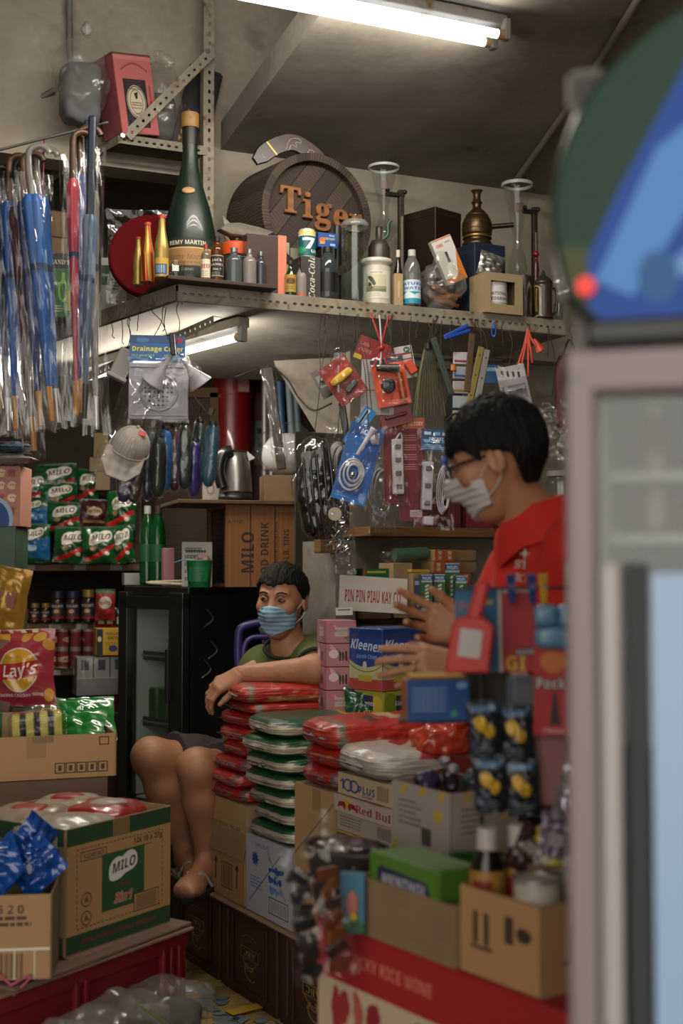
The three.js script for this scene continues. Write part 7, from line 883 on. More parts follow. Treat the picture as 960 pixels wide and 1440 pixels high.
  const kp = print(224, 256, g => { fill(g, '#123a80', 0, 0, 224, 256); fill(g, '#0c2c68', 0, 0, 224, 40); text(g, 'Kleenex', 112, 70, 56, '#b8c4d0', { style: 'italic bold', turn: 0.06 }); text(g, 'Gentle Clean', 116, 116, 24, '#9ab0c8', { style: 'italic' }); g.fillStyle = '#a8aa7a'; g.beginPath(); g.moveTo(0, 132); g.quadraticCurveTo(112, 190, 224, 132); g.lineTo(224, 216); g.lineTo(0, 216); g.fill(); g.strokeStyle = '#3a3a2c'; g.lineWidth = 3; g.beginPath(); g.moveTo(0, 150); g.quadraticCurveTo(112, 210, 224, 150); g.stroke(); fill(g, '#a2403c', 0, 210, 224, 46); fill(g, '#a8982c', 62, 196, 92, 24); oval(g, '#b8b8a0', 106, 154, 14, 18); }, 0.3, { clearcoat: 0.5 });
  const kq = RS(541, 985, -0.12).setY(bY), kh = 33 * tk; const lk = print(160, 64, g => { fill(g, '#8a8f2c', 0, 0, 160, 64); oval(g, '#6a7a1c', 30, 30, 30, 26); oval(g, '#a89a30', 130, 36, 26, 24); fill(g, '#2a2048', 54, 12, 56, 40); text(g, 'Kleenex', 82, 32, 18, '#b8b8c0', { style: 'italic bold' }); });
  boxThing('lemon_tissue_pack', 'yellow green tissue pack under the blue one', 'tissue pack', kq, 0.16, kh, 0.15, A * 0.6 + 0.5, C(0x8a8f2c, 0.45), lk, lk);
  const kb = boxThing('blue_tissue_pack', 'large blue tissue roll pack with white script lettering', 'tissue pack', kq.clone().setY(bY + kh + 0.001), 0.17, 84 * tk, 0.15, A * 0.6 + 0.5, C(0x123a80, 0.35), kp, kp); part(kb, 'film', blob(0.176, 84 * tk * 1.06, 0.156, { n: 9, amp: 0.02, freq: 3, sd: 99, seg: [12, 10, 12] }), FILM, [0, 42 * tk, 0]);
  const jg = thing('glass_jar', 'clear glass jar of tan biscuits behind the standing man', 'jar', RS(788, 690, 0.3).setY(ys + 0.018)); part(jg, 'jar', lathe([[0, 0], [0.95, 0], [1, 0.05], [1, 0.85], [0.8, 0.95], [0.8, 1]], 24, 0.2, 0.06), GLASS); part(jg, 'biscuits', blob(0.1, 0.1, 0.1, { n: 4, amp: 0.08, sd: 6, seg: [8, 8, 8] }), C(0x8a6030, 0.8), [0, 0.055, 0]); part(jg, 'lid', cy(0.054, 0.054, 0.02, 20), C(0x7a7468, 0.5), [0, 0.208, 0]);
  const wj = thing('water_jug', 'white water jug with blue cap behind the seated man', 'jug', P(436, 850, 5.1).setY(0.95)); part(wj, 'jug', blob(0.1, 0.3, 0.1, { n: 3, amp: 0.04, sd: 3, seg: [10, 14, 10] }), C(0x8a9098, 0.4), [0, 0.15, 0]); part(wj, 'cap', cy(0.018, 0.018, 0.03, 14), C(0x1a4a9a, 0.4), [0.0, 0.26, 0.055], [1.2, 0, 0]); part(wj, 'stand', rb(0.12, 0.95, 0.12, 0.005), DARKWOOD, [0, -0.475, 0]);
}
// ---------------------------------------------------------------- near left: cartons on a red crate
function openCarton(name, label, p, w, h, d, yaw, mat, front, left, o = {}) {
  const c = thing(name, label, 'box', p, yaw), t = 0.005;
  part(c, 'front_panel', rb(w, h, t, 0.001), mat, [0, h / 2, d / 2]); part(c, 'back_panel', rb(w, h, t, 0.001), mat, [0, h / 2, -d / 2]); part(c, 'side_panel', rb(t, h, d, 0.001), mat, [-w / 2, h / 2, 0]); part(c, 'side_panel', rb(t, h, d, 0.001), mat, [w / 2, h / 2, 0]); part(c, 'bottom', rb(w, t, d, 0.001), mat, [0, t / 2, 0]);
  if (front) part(c, 'printed_front', pl(w * 0.99, h * 0.99), front, [0, h / 2, d / 2 + 0.0033]); if (left) part(c, 'printed_side', pl(d * 0.99, h * 0.99), left, [-w / 2 - 0.0033, h / 2, 0], [0, -Math.PI / 2, 0]);
  if (o.tape) part(c, 'tape', rb(0.06, h * 0.14, 0.001, 0.0003), C(0x7a6040, 0.35), [0, h * 0.93, d / 2 + 0.004]);
  return c;
}
const MY = 0.985, MX = V3(Math.cos(MY), 0, -Math.sin(MY)), MZ = V3(Math.sin(MY), 0, Math.cos(MY)), ML = P(92, 1163, 3.1).setY(0);
const mp = (x, z, y) => ML.clone().addScaledVector(MX, x).addScaledVector(MZ, z).setY(y);            // x along the carton's front, z out of it
{
  const y0 = 0.425, w = 0.378, h = 0.3, d = 0.36, gr = '#1d3d1e';
  openCarton('malt_carton', 'open brown malt drink carton with green bands and emblem', mp(w / 2, -d / 2, y0), w, h, d, MY, KRAFT, print(512, 400, (g, W0, H0) => {
    fill(g, '#a07a50', 0, 0, W0, H0); fill(g, gr, 0, 0, W0, 56); fill(g, gr, 0, 344, W0, 56); text(g, 'MILO CHOCOLATE MALT BEVERAGE', 256, 372, 22, '#7a2a20'); g.setLineDash([12, 7]); g.strokeStyle = '#3a2a1c'; g.lineWidth = 3; g.strokeRect(48, 72, 420, 256); g.setLineDash([]);
    g.strokeRect(64, 84, 120, 28); text(g, '12245187', 124, 99, 22, '#3a2a1c'); text(g, '12x 18 x 27g', 392, 88, 26, '#2a1e14'); smallLines(g, '#3a2a1c', 350, 108, 90, 1, 6, 3); fill(g, '#1f4a22', 164, 108, 210, 190); maltWave(g, 268, 158, 1.15, '#2a1a12'); text(g, 'ACTIV-GO', 268, 222, 16, '#7a2a20'); text(g, '3in1', 268, 264, 44, '#a03a28', { style: 'bold italic', stroke: '#b8a48a', lw: 4 });
    fill(g, '#2a1e14', 322, 268, 128, 62); fill(g, '#a07a50', 325, 271, 122, 56); bars(g, '#241a12', 332, 275, 108, 48, 34); for (const y of [240, 300]) { g.lineWidth = 4; g.beginPath(); g.arc(92, y, 22, 0, 7); g.stroke(); poly(g, '#5a4228', [[92, y - 14], [104, y + 8], [80, y + 8]]); } }, 0.8), null, { tape: true });
  for (const y of [0.021, h - 0.021]) part(scene.children.at(-1), 'green_band', pl(d * 0.99, 0.042), C(0x1d3d1e, 0.8), [-w / 2 - 0.0034, y, 0], [0, -Math.PI / 2, 0]);
  part(scene.children.at(-1), 'bottom_flap', rb(w, 0.004, 0.03, 0.001), KRAFT4, [0, -0.004, d / 2 + 0.004], [0.3, 0, 0]);
  const rice = C(0x9c9484, 0.35, { clearcoat: 0.6, clearcoatRoughness: 0.2 });
  for (const [i, [x, z, ww, m, lb]] of [[0.1, -0.1, 0.2, rice, 'clear bag of white rice in the malt carton front'], [0.3, -0.16, 0.18, C(0x8a1a16, 0.35, { clearcoat: 0.6 }), 'red and white sugar bag in the malt carton'], [0.12, -0.27, 0.22, C(0x8a7c68, 0.35, { clearcoat: 0.6 }), 'beige bag behind the white rice in the malt carton'], [0.3, -0.3, 0.16, C(0x948a78, 0.35, { clearcoat: 0.6 }), 'pale bag with red seal at the carton back']].entries()) { const o = thing('packed_bag', lb, 'bag', mp(x, z, y0 + h - 0.09), MY + i * 0.2, 'bags filling the malt carton'); part(o, 'bag', blob(ww * 1.15, 0.1, 0.19, { n: 4.5, amp: 0.12, freq: 2, sd: 110 + i, seg: [20, 10, 16] }), m, [0, 0.045, 0]); if (i) part(o, 'red_print', blob(ww * 0.5, 0.03, 0.1, { n: 3, amp: 0.05, sd: i, seg: [8, 4, 8] }), C(i === 1 ? 0x9a9084 : 0x8a2018, 0.4), [0.02, 0.085, 0]); part(o, 'filler', rb(ww * 0.8, 0.2, 0.12, 0.01), KRAFT4, [0, -0.1, 0]); }
  // red crate
  const rd = C(0x6a1012, 0.5, { bumpMap: T.bumpFine, bumpScale: 0.002 }), rw = 0.84, rdp = 0.4, rh = 0.395, c = thing('red_crate', 'faded red plastic crate under the malt carton', 'crate', mp(w + 0.03 - rw / 2, -rdp / 2 + 0.03, 0), MY);
  part(c, 'body', mrg([at(bx(rw, rh, 0.012), 0, rh / 2, rdp / 2 - 0.01), at(bx(rw, rh, 0.012), 0, rh / 2, -rdp / 2 + 0.01), at(bx(0.012, rh, rdp), -rw / 2 + 0.006, rh / 2, 0), at(bx(0.012, rh, rdp), rw / 2 - 0.006, rh / 2, 0)]), rd); for (const y of [0.02, rh - 0.02]) part(c, 'rim', rb(rw + 0.01, 0.04, rdp + 0.012, 0.006), rd, [0, y, 0]); for (let i = 0; i < 5; i++) part(c, 'rib', rb(0.014, rh - 0.05, 0.02, 0.004), rd, [rw / 2 - 0.03 - i * 0.03 - (i > 2 ? 0.25 : 0), rh / 2, rdp / 2]);
  part(c, 'lettering', pl(0.3, 0.05), print(192, 32, g => { fill(g, '#5f1012', 0, 0, 192, 32); text(g, 'FRASER & NEAVE', 96, 16, 22, '#1e0808'); }, 0.6), [0.02, rh * 0.72, rdp / 2 - 0.003]);
  const bd = thing('flattened_cartons', 'crushed flat cardboard between the malt carton and red crate', 'cardboard', mp(w / 2 - 0.1, -0.16, rh + 0.002), MY); for (const [i, y] of [0.006, 0.016].entries()) part(bd, 'sheet', rb(0.66 - i * 0.03, 0.009, 0.42, 0.003), i ? KRAFT4 : KRAFT2, [i * 0.01, y, 0], [0, i * 0.03, 0.004 * i]);
  // sweets carton beside it
  const q = P(-2, 1290, 3.02).setY(y0); const bx2 = openCarton('sweets_carton', 'brown carton of blue wrapped sweets tied with pink string', q, 0.26, 0.19, 0.2, 0.12, KRAFT2, print(128, 96, g => { fill(g, '#96714a', 0, 0, 128, 96); text(g, '5 2 0', 84, 16, 14, '#3a2818'); smallLines(g, '#3a2818', 70, 24, 44, 2, 7, 4); fill(g, '#c8c2b4', 0, 60, 128, 3); bars(g, '#2a1e14', 60, 66, 40, 28); for (let i = 0; i < 6; i++) fill(g, '#b0a890', i * 22, 62, 2, 34); })); const pk = C(0xa04a58, 0.5);
  for (const [a, b, e] of [[[-0.06, 0.07, 0.105], [-0.05, 0.0, 0.11], [-0.09, -0.12, 0.115]], [[-0.05, 0.06, 0.105], [0.0, 0.03, 0.112], [0.06, -0.02, 0.11]], [[0.04, -0.01, 0.11], [0.09, 0.015, 0.12], [0.05, -0.03, 0.115]], [[0.04, -0.02, 0.112], [0.0, -0.08, 0.12], [-0.03, -0.15, 0.12]]]) part(bx2, 'pink_string', tube([a, b, e], 0.0035, 5, 16), pk);
  const wr = pouch(0.11, 0.12, 0.055, { sd: 8, wr: 0.55, nu: 18, nv: 20 });
  for (const [i, [x, z, y, a]] of [[-0.08, 0.05, 0.2, 1.3], [0.03, 0.06, 0.21, 0.6], [0.09, 0.03, 0.2, -0.8], [-0.04, 0.03, 0.24, 0.3], [0.07, -0.02, 0.25, 2.3], [-0.1, -0.03, 0.23, 1.0]].entries()) { const s = thing('wrapped_sweet', ['blue wrapped sweet lying flat at the front', 'blue wrapped sweet in the carton middle', 'blue wrapped sweet by the malt carton', 'blue and white wrapped sweet on the heap', 'upright blue wrapped sweet topmost of the heap', 'blue wrapped sweet at the heap back'][i], 'sweet', q.clone().add(V3(x, y + 0.035, z)), [0.2 * i - 0.6, 0.5 * i - 1.2, a], 'blue sweets heaped in the carton'); part(s, 'wrapper', wr, [C(0x0f3f86, 0.25, { clearcoat: 0.6 }), C(0x0f3f86, 0.3)], [0, -0.055, 0]); part(s, 'white_patch', rb(0.02, 0.02, 0.004, 0.002), C(0xa0a4a8, 0.4), [0, 0, 0.026]); }
  for (const [i, [x, z]] of [[-0.16, -0.1], [-0.05, -0.14]].entries()) { const s = thing('noodle_bag', i ? 'clear bag of pale noodles beside the malt carton' : 'clear bag of pale crackers behind the sweets', 'bag', q.clone().add(V3(0, 0.24, 0)).addScaledVector(MX, x + 0.05).addScaledVector(MZ, z), MY); part(s, 'bag', blob(0.13, 0.13, 0.1, { n: 2.6, amp: 0.14, sd: 120 + i, seg: [14, 12, 10] }), C(0x8f8878, 0.4), [0, 0, 0]); part(s, 'film', blob(0.15, 0.15, 0.12, { n: 2.4, amp: 0.2, sd: 122 + i, seg: [14, 12, 10] }), FILM); part(s, 'filler', rb(0.1, 0.2, 0.08, 0.01), KRAFT4, [0, -0.12, 0]); }
  // plastic bags on the floor in front of the crate
  for (const [i, [x, z, ww, hh, lb]] of [[-0.05, 0.2, 0.3, 0.17, 'grey plastic bag slumped against the red crate'], [-0.22, 0.24, 0.3, 0.2, 'clear bag with printed papers before the red crate'], [0.18, 0.16, 0.24, 0.15, 'crumpled clear bag near the paving']].entries()) { const b = thing('floor_bag', lb, 'bag', mp(x, z, 0.2), MY); part(b, 'stand', rb(ww * 0.8, 0.2, 0.16, 0.004), KRAFT4, [0, -0.1, 0]); part(b, 'film', blob(ww, hh, 0.2, { n: 2.3, amp: 0.24, freq: 2.6, sd: 130 + i, seg: [28, 20, 20] }), HAZYFILM, [0, hh * 0.5, 0]); part(b, 'contents', blob(ww * 0.7, hh * 0.6, 0.14, { n: 3, amp: 0.1, sd: 134 + i, seg: [10, 8, 8] }), C([0x2a2c2a, 0x77746c, 0x3a3634][i], 0.6), [0, hh * 0.36, 0.01]); if (!i) part(b, 'green_seam', tube([[0.02, hh, 0.06], [0.09, hh * 0.6, 0.11], [0.16, hh * 0.2, 0.1]], 0.003, 5), C(0x5a6a2a, 0.5)); }
}
{ // open carton of snacks further back, on a stack of cartons
  const d = 3.72, k = M(d), y0 = P(120, 1096, d).y, yaw = 0.34, c0 = P(50, 1100, d).setY(y0).add(V3(-0.03, 0, -0.14)), W0 = 0.42, D0 = 0.3, ax = V3(Math.cos(yaw), 0, -Math.sin(yaw)), az = V3(Math.sin(yaw), 0, Math.cos(yaw)), sp = (x, z, y = 0) => c0.clone().addScaledVector(ax, x).addScaledVector(az, z).setY(y0 + 0.006 + y);
  boxThing('stack_carton', 'plain brown carton stack under the snack carton', 'box', c0.clone().setY(0), 0.38, y0 - 0.002, 0.28, yaw, KRAFT4);
  openCarton('snack_carton', 'shallow open brown carton of snacks with care symbols', c0, W0, 0.125, D0, yaw, KRAFT, print(256, 80, g => { fill(g, '#a07a50', 0, 0, 256, 80); g.strokeStyle = '#3a2818'; g.lineWidth = 2; for (let i = 0; i < 5; i++) { g.strokeRect(150 + i * 19, 52, 16, 18); fill(g, '#3a2818', 155 + i * 19, 56, 6, 10); } g.strokeRect(228, 6, 16, 14); fill(g, '#8f6c46', 100, 0, 34, 40); }), null, { tape: true });
  const ly = thing('crisp_bag', 'pink red crisp bag with yellow round emblem', 'crisp bag', sp(-0.035, -0.06, 0.185), [-0.08, yaw - 0.4, 0.03]); part(ly, 'bag', pouch(0.2, 0.23, 0.09, { sd: 3, wr: 0.16 }), [print(256, 288, g => { fill(g, '#8a2a34', 0, 0, 256, 288); fill(g, '#96343c', 0, 0, 256, 40); for (let i = 0; i < 6; i++) oval(g, i % 2 ? '#b88a34' : '#a8782c', [20, 60, 150, 200, 236, 232][i], [30, 24, 22, 30, 60, 250][i], 26, 18, i); oval(g, '#b8b0a0', 122, 150, 84, 84); oval(g, '#b8881c', 122, 150, 78, 78); poly(g, '#9a1c1c', [[40, 130], [204, 118], [206, 176], [38, 190]]); text(g, "Lay's", 122, 152, 62, '#c8c0b4', { style: 'bold italic', turn: -0.08 }); text(g, 'Roasted Chicken Wing', 122, 246, 17, '#c0b4a8'); text(g, '烧烤鸡翅味', 122, 268, 16, '#c0b4a8'); }, 0.3, { clearcoat: 0.5 }), C(0x7a2430, 0.35)]); part(ly, 'seal', rb(0.17, 0.012, 0.002, 0.0005), C(0x9a8a60, 0.3, { metalness: 0.4 }), [0, 0.226, 0]);
  const ib = openCarton('inner_carton', 'small brown carton with green side holding the crisp bag', sp(-0.06, -0.08), 0.17, 0.17, 0.1, yaw - 0.1, KRAFT3); part(ib, 'green_side', rb(0.03, 0.169, 0.002, 0.0005), C(0x0f4a20, 0.6), [-0.05, 0.085, 0.054]);
  const yb = thing('gold_snack_bag', 'golden snack bag standing behind the crisp bag', 'crisp bag', P(2, 888, 3.95), [0, 0.1, -0.15]); part(yb, 'bag', pouch(0.13, 0.22, 0.07, { sd: 9, wr: 0.2 }), [C(0x9a742a, 0.3, { metalness: 0.3 }), C(0x8a6826, 0.35)], [0, -0.02, 0]); part(yb, 'label', pl(0.06, 0.05), C(0x6a2a24, 0.5), [0, 0.1, 0.036]); part(yb, 'base_carton', rb(0.14, 0.28, 0.1, 0.004), KRAFT4, [0, -0.16, 0]);
  const sg = thing('sponge_pack', 'yellow and black striped sponge pack in clear film', 'pack', sp(0.0, 0.07, 0.105), [0.1, yaw - 0.1, 0.04]); part(sg, 'filler', rb(0.13, 0.1, 0.06, 0.006), KRAFT4, [0, -0.052, 0]); for (let i = 0; i < 7; i++) part(sg, i % 2 ? 'black_layer' : 'yellow_sponge', rb(i % 2 ? 0.012 : 0.024, 0.07, 0.08, 0.006), i % 2 ? C(0x1a1a20, 0.8) : C(0xb0a650, 0.9), [-0.066 + i * 0.02, 0.036, 0]); part(sg, 'film', blob(0.165, 0.085, 0.095, { n: 6, amp: 0.05, sd: 140, seg: [14, 8, 8] }), FILM, [-0.004, 0.037, 0]);
  for (const [i, [x, z, y, a]] of [[0.1, 0.02, 0.07, -0.5], [0.15, -0.04, 0.1, -0.2], [0.06, -0.06, 0.09, 0.3]].entries()) { const b = thing('green_snack_pack', ['glossy green noodle pack lying over the carton edge', 'green noodle pack with red seal behind another', 'clear and green tea pack beside the sponge'][i], 'pack', sp(x, z, y), [-0.9, yaw + a, 0.2 * i]); part(b, 'pouch', pouch(0.19, 0.19, 0.045, { sd: 150 + i, wr: 0.28 }), [C(i === 2 ? 0x5a6a4a : 0x0f6a24, 0.25, { clearcoat: 0.6 }), C(0x0d5a20, 0.3)], [0, -0.04, 0]); part(b, 'seal', rb(0.13, 0.008, 0.002, 0.0005), C(0x6a1c1c, 0.4), [0, -0.035, 0.004]); part(b, 'filler', rb(0.08, 0.05, 0.06, 0.006), KRAFT4, [0, -0.02, -0.05], [0.9, 0, 0]); }
  for (const [i, [x, z, y, m]] of [[-0.17, 0.06, 0.0, 0x4a1216], [-0.19, 0.0, 0.1, 0x5a4a3a]].entries()) { const b = thing('bean_pack', i ? 'silvery brown dried food pack at the carton corner' : 'dark red bean pack in clear bag', 'pack', sp(x, z, y), [-0.1, yaw, 0.1]); part(b, 'beans', blob(0.12, 0.15, 0.05, { n: 3, amp: 0.1, sd: 160 + i, seg: [14, 16, 6] }), C(m, 0.5, { bumpMap: T.bumpCoarse, bumpScale: 0.004 }), [0, 0.075, 0]); part(b, 'film', blob(0.13, 0.17, 0.06, { n: 3, amp: 0.15, sd: 163 + i, seg: [14, 16, 6] }), FILM, [0, 0.08, 0]); }
}
// ---------------------------------------------------------------- near right: goods on a long carton
const FY = 0.627, FZ = V3(Math.sin(FY), 0, Math.cos(FY)), FX = V3(Math.cos(FY), 0, -Math.sin(FY)), F0 = P(500, 1310, 2.3);
const fw = (t, n, y) => F0.clone().addScaledVector(FZ, t).addScaledVector(FX, n).setY(y);
{
  const ty = F0.y, L = 0.72;
  boxThing('long_gift_carton', 'large cream gift carton with a red band and floral print', 'box', fw(-0.12 + L / 2, 0.21, 0), 0.42, ty, L, FY, C(0x8a1414, 0.6), null, print(512, 448, (g, w, h) => { fill(g, '#b09a80', 0, 0, w, h); fill(g, '#8e1214', 0, 0, w, 60); text(g, 'LUCKY RICE WINE', 150, 28, 20, '#b8705a'); for (let i = 0; i < 60; i++) oval(g, ['#8a2424', '#9a4a40', '#7a1c20'][i % 3], 40 + (i * 37) % 110, 76 + (i * 53) % 150, 6 + i % 8, 10 + i % 7, i); text(g, '吉祥', 300, 120, 54, '#8a3a30'); text(g, '福', 430, 150, 70, '#8a3a30'); g.strokeStyle = '#8a4a3c'; g.lineWidth = 5; g.beginPath(); g.arc(380, 130, 30, 0, 7); g.stroke(); oval(g, '#5a4228', 210, 88, 14, 20); smallLines(g, '#7a4a3c', 260, 330, 180, 5, 16, 5); }, 0.7));
  openCarton('shallow_carton', 'low brown carton holding a green sweet box', fw(0.135, 0.11, ty + 0.001), 0.22, 0.1, 0.265, FY, KRAFT2, null, null);
  openCarton('sauce_carton', 'brown carton with handling marks holding sauce bottles', fw(0.362, 0.16, ty + 0.001), 0.3, 0.136, 0.18, FY, KRAFT2, ...(() => { const m = print(128, 96, g => { fill(g, '#9a744e', 0, 0, 128, 96); for (const x of [22, 40]) fill(g, '#3a2a1c', x, 24, 8, 36); fill(g, '#3a2a1c', 18, 62, 36, 4); fill(g, '#3a2a1c', 74, 20, 14, 30); oval(g, '#2e2118', 104, 36, 12, 8); }); return [m, m]; })());
  const gs = boxThing('mint_box', 'lime green sweet box with dark lettering', 'box', fw(0.13, 0.05, ty + 0.056), 0.09, 0.09, 0.2, FY - 0.05, C(0x3d6018, 0.5), null, print(160, 80, g => { fill(g, '#456c1c', 0, 0, 160, 80); poly(g, '#22203a', [[24, 16], [136, 22], [144, 40], [130, 54], [26, 48], [18, 32]]); text(g, 'MENTHOL', 80, 35, 22, '#a8a8b0', { style: 'bold italic' }); oval(g, '#2a2440', 60, 72, 40, 8); fill(g, '#22203a', 120, 64, 40, 16); })); part(gs, 'filler', rb(0.08, 0.05, 0.18, 0.002), KRAFT4, [0, -0.026, 0]);
  const tl = thing('green_bottle_lying', 'green glass bottle lying behind the lime box', 'bottle', fw(0.1, 0.15, ty + 0.11), [0, FY, 1.45]); part(tl, 'body', lathe(PROF.bottle, 16, 0.22, 0.03).translate(0, -0.11, 0), C(0x0f4a26, 0.15, { transmission: 0.4 })); part(tl, 'cap', cy(0.012, 0.012, 0.03, 12), C(0x4a9a7a, 0.4), [0, 0.105, 0]); part(tl, 'prop', rb(0.06, 0.1, 0.05, 0.004), KRAFT4, [-0.06, 0, 0], [0, 0, -1.45]);
  for (const [i, [t, n]] of [[0.286, 0.054], [0.298, 0.112]].entries()) { const o = thing('sauce_bottle', i ? 'dark sauce bottle with white cap behind the front one' : 'dark sauce bottle with white cap and amber label', 'bottle', fw(t, n, ty + 0.008), -0.4); bottleParts(o, 0.028, 0.215, [[0, 0], [0.95, 0], [1, 0.03], [1, 0.62], [0.9, 0.74], [0.5, 0.84], [0.45, 0.88]], C(0x120c0a, 0.1), C(0xa89c98, 0.5), [0.62, 0.84, 1]); part(o, 'label', band(0.0306, 0.08, 0.11, 4), C(0x8a6428, 0.4)); part(o, 'emblem', band(0.031, 0.03, 0.12, 1.1), C(0x7a1c16, 0.4)); }
  for (const [i, [t, n]] of [[0.405, 0.048], [0.4, 0.135]].entries()) { const o = thing('food_tin', i ? 'cream food tin at the carton back' : 'cream food tin with shiny rim', 'tin', fw(t, n, ty + 0.055), 0); part(o, 'body', cy(0.036, 0.036, 0.11, 26), C(0x9a9484, 0.4), [0, 0.055, 0]); part(o, 'rim', new THREE.TorusGeometry(0.0355, 0.003, 8, 28).rotateX(Math.PI / 2), STEEL, [0, 0.11, 0]); part(o, 'lid', cy(0.034, 0.034, 0.003, 24), STEEL, [0, 0.107, 0]); part(o, 'filler', rb(0.05, 0.05, 0.05, 0.003), KRAFT4, [0, -0.025, 0]); }
  // riser and the yellow-white carton, basket of violet wrappers
  boxThing('riser_carton', 'dark brown carton under the yellow and white sweet carton', 'box', fw(-0.03, 0.3, ty + 0.001), 0.22, 0.085, 0.24, FY, KRAFT4);
  const yw = print(160, 112, g => { fill(g, '#8f857c', 0, 0, 160, 112); for (let i = 0; i < 12; i++) poly(g, '#a88a2c', [[i * 26 - 20, 0], [i * 26 - 6, 0], [i * 26 - 16, 16], [i * 26 - 30, 16]].map(a => [a[0], a[1] + (i % 2 ? 96 : 0)])); fill(g, '#8f857c', 14, 16, 132, 80); smallLines(g, '#4a4444', 20, 26, 70, 5, 9, 3); fill(g, '#3a3636', 84, 64, 26, 28); oval(g, '#a88a2c', 128, 40, 12, 10); });
  const yc = openCarton('striped_carton', 'white sweet carton with yellow dashes full of wrappers', fw(-0.08, 0.3, ty + 0.087), 0.16, 0.135, 0.19, FY - 0.05, C(0x8f857c, 0.7, { map: T.card }), yw, yw);
  for (let i = 0; i < 5; i++) { const s = thing('wrapped_toffee', ['violet', 'black', 'teal'][i % 3] + ' wrapped toffee heaped in the striped carton', 'sweet', yc.position.clone().add(V3(-0.05 + (i % 3) * 0.045, 0.135, -0.04 + Math.floor(i / 3) * 0.05)), [i, i * 2, i * 0.7], 'toffees heaped in the striped carton'); part(s, 'wrapper', blob(0.05, 0.035, 0.03, { n: 2.4, amp: 0.15, sd: 170 + i, seg: [8, 6, 6] }), C([0x2a2440, 0x1c1c24, 0x3a4a4a][i % 3], 0.3)); part(s, 'twist', lathe([[0.2, 0], [1, 1]], 8, 0.02, 0.014), C(0x8a848c, 0.3), [0.024, 0, 0], [0, 0, -1.4]); }
  const bk = thing('dark_basket', 'dark oval basket of violet wrapped sweets', 'basket', fw(-0.16, 0.1, ty + 0.001), FY); part(bk, 'basket', lathe([[0, 0], [0.8, 0], [1, 0.95], [1.06, 1], [0.94, 1], [0.76, 0.08], [0, 0.08]], 28, 0.11, 0.085).scale(0.8, 1, 1.2), C(0x1c1814, 0.6)); part(bk, 'sweets', blob(0.12, 0.06, 0.17, { n: 2.4, amp: 0.18, freq: 4, sd: 180, seg: [14, 8, 16] }), C(0x241a22, 0.3, { clearcoat: 0.4 }), [0, 0.09, 0]);
  // hanging clear bag of dark packets, small blue toy pack
  const hb = thing('packet_bag', 'clear hanging bag stuffed with black and orange packets', 'bag', P(448, 1285, 2.22), [0, 0.2, 0.14]); part(hb, 'film', pouch(0.115, 0.23, 0.07, { sd: 22, wr: 0.45 }), FILM, [0, -0.115, 0]); const pc = [0x141416, 0x5a2a12, 0x1c1a1c, 0x2a1614, 0x22242a, 0x6a3c14]; for (let i = 0; i < 14; i++) part(hb, 'packet', rb(0.04, 0.024, 0.01, 0.004), C(pc[i % 6], 0.35), [-0.026 + (i % 2) * 0.048, -0.09 + Math.floor(i / 2) * 0.026, (i % 3) * 0.006], [0.2, 0.3 * (i % 3), 0.3 * ((i % 4) - 1.5)]); part(hb, 'gathered_top', lathe([[1, 0], [0.5, 0.4], [0.22, 0.7], [0.5, 1]], 12, 0.07, 0.05), FILM, [0.03, 0.1, 0]); wireTo(hb, P(478, 1200, 2.24), P(500, 1192, 2.3), 0.002, BLACK, 'string');
  const tp = boxThing('toy_pack', 'small blue toy card with a coloured figure', 'pack', P(496, 1312, 2.26), 0.045, 0.105, 0.012, -0.2, C(0x2a5f7a, 0.5)); part(tp, 'figure', blob(0.022, 0.05, 0.008, { n: 2, amp: 0.1, sd: 3, seg: [8, 10, 4] }), C(0xa0604a, 0.6), [0, 0.05, 0.007]); part(tp, 'ball', new THREE.SphereGeometry(0.008, 10, 8), C(0xa8902c, 0.5), [0.004, 0.03, 0.01]); part(tp, 'green_base', rb(0.044, 0.02, 0.013, 0.002), C(0x1c4a2c, 0.6), [0, 0.012, 0]);
  // wire rack with hung packs
  const d = 2.15, k = M(d), r = thing('wire_rack', 'black wire display rack behind the near goods', 'rack'), y1 = P(700, 828, d).y, y2 = P(700, 1018, d).y; for (const px of [676, 835]) { const p = P(px, 900, d + 0.06); part(r, 'upright', cy(0.004, 0.004, y1 - ty + 0.02, 8), BLACK, [p.x, (y1 + ty) / 2, p.z]); } part(r, 'top_wire', rod(P(636, 828, d), P(835, 826, d + 0.02), 0.0025), BLACK); part(r, 'mid_wire', rod(P(560, 1014, d + 0.05), P(835, 1012, d + 0.05), 0.0035), BLACK); part(r, 'tray', rb(0.33, 0.004, 0.1, 0.001), C(0x2a2620, 0.6), [P(695, 1016, d + 0.1).x, y2 - 0.003, -d - 0.1]);
  const hung = (name, lb, cat, px, py, w, h, m, dd = 0, turn = 0, tilt = 0) => { const o = thing(name, lb, cat, P(px, py, d + dd), [0, turn, tilt]); if (m) { part(o, 'card', rb(w * k, h * k, 0.008, 0.002), C(0x8a8078, 0.6)); part(o, 'print', pl(w * k, h * k), m, [0, 0, 0.0045]); } return o; };
  hung('comic_book', 'blue and red picture book hung on the rack', 'book', 698, 886, 116, 118, print(192, 192, g => { fill(g, '#1c5578', 0, 0, 100, 192); fill(g, '#8e1a1e', 108, 0, 84, 192); fill(g, '#b0a496', 100, 0, 8, 192); text(g, 'Pe', 24, 40, 30, '#8a4a4a'); fill(g, '#a8862c', 62, 26, 26, 10); text(g, 'GI', 138, 172, 44, '#b89a1c'); fill(g, '#2a1c30', 140, 138, 44, 18); text(g, 'BRAIN', 162, 147, 14, '#a8a0a0'); fill(g, '#b8a8a0', 112, 0, 70, 10); text(g, '★', 60, 70, 30, '#a03a34'); oval(g, '#16405c', 50, 130, 34, 44); }), 0.03, -0.05, 0.02);
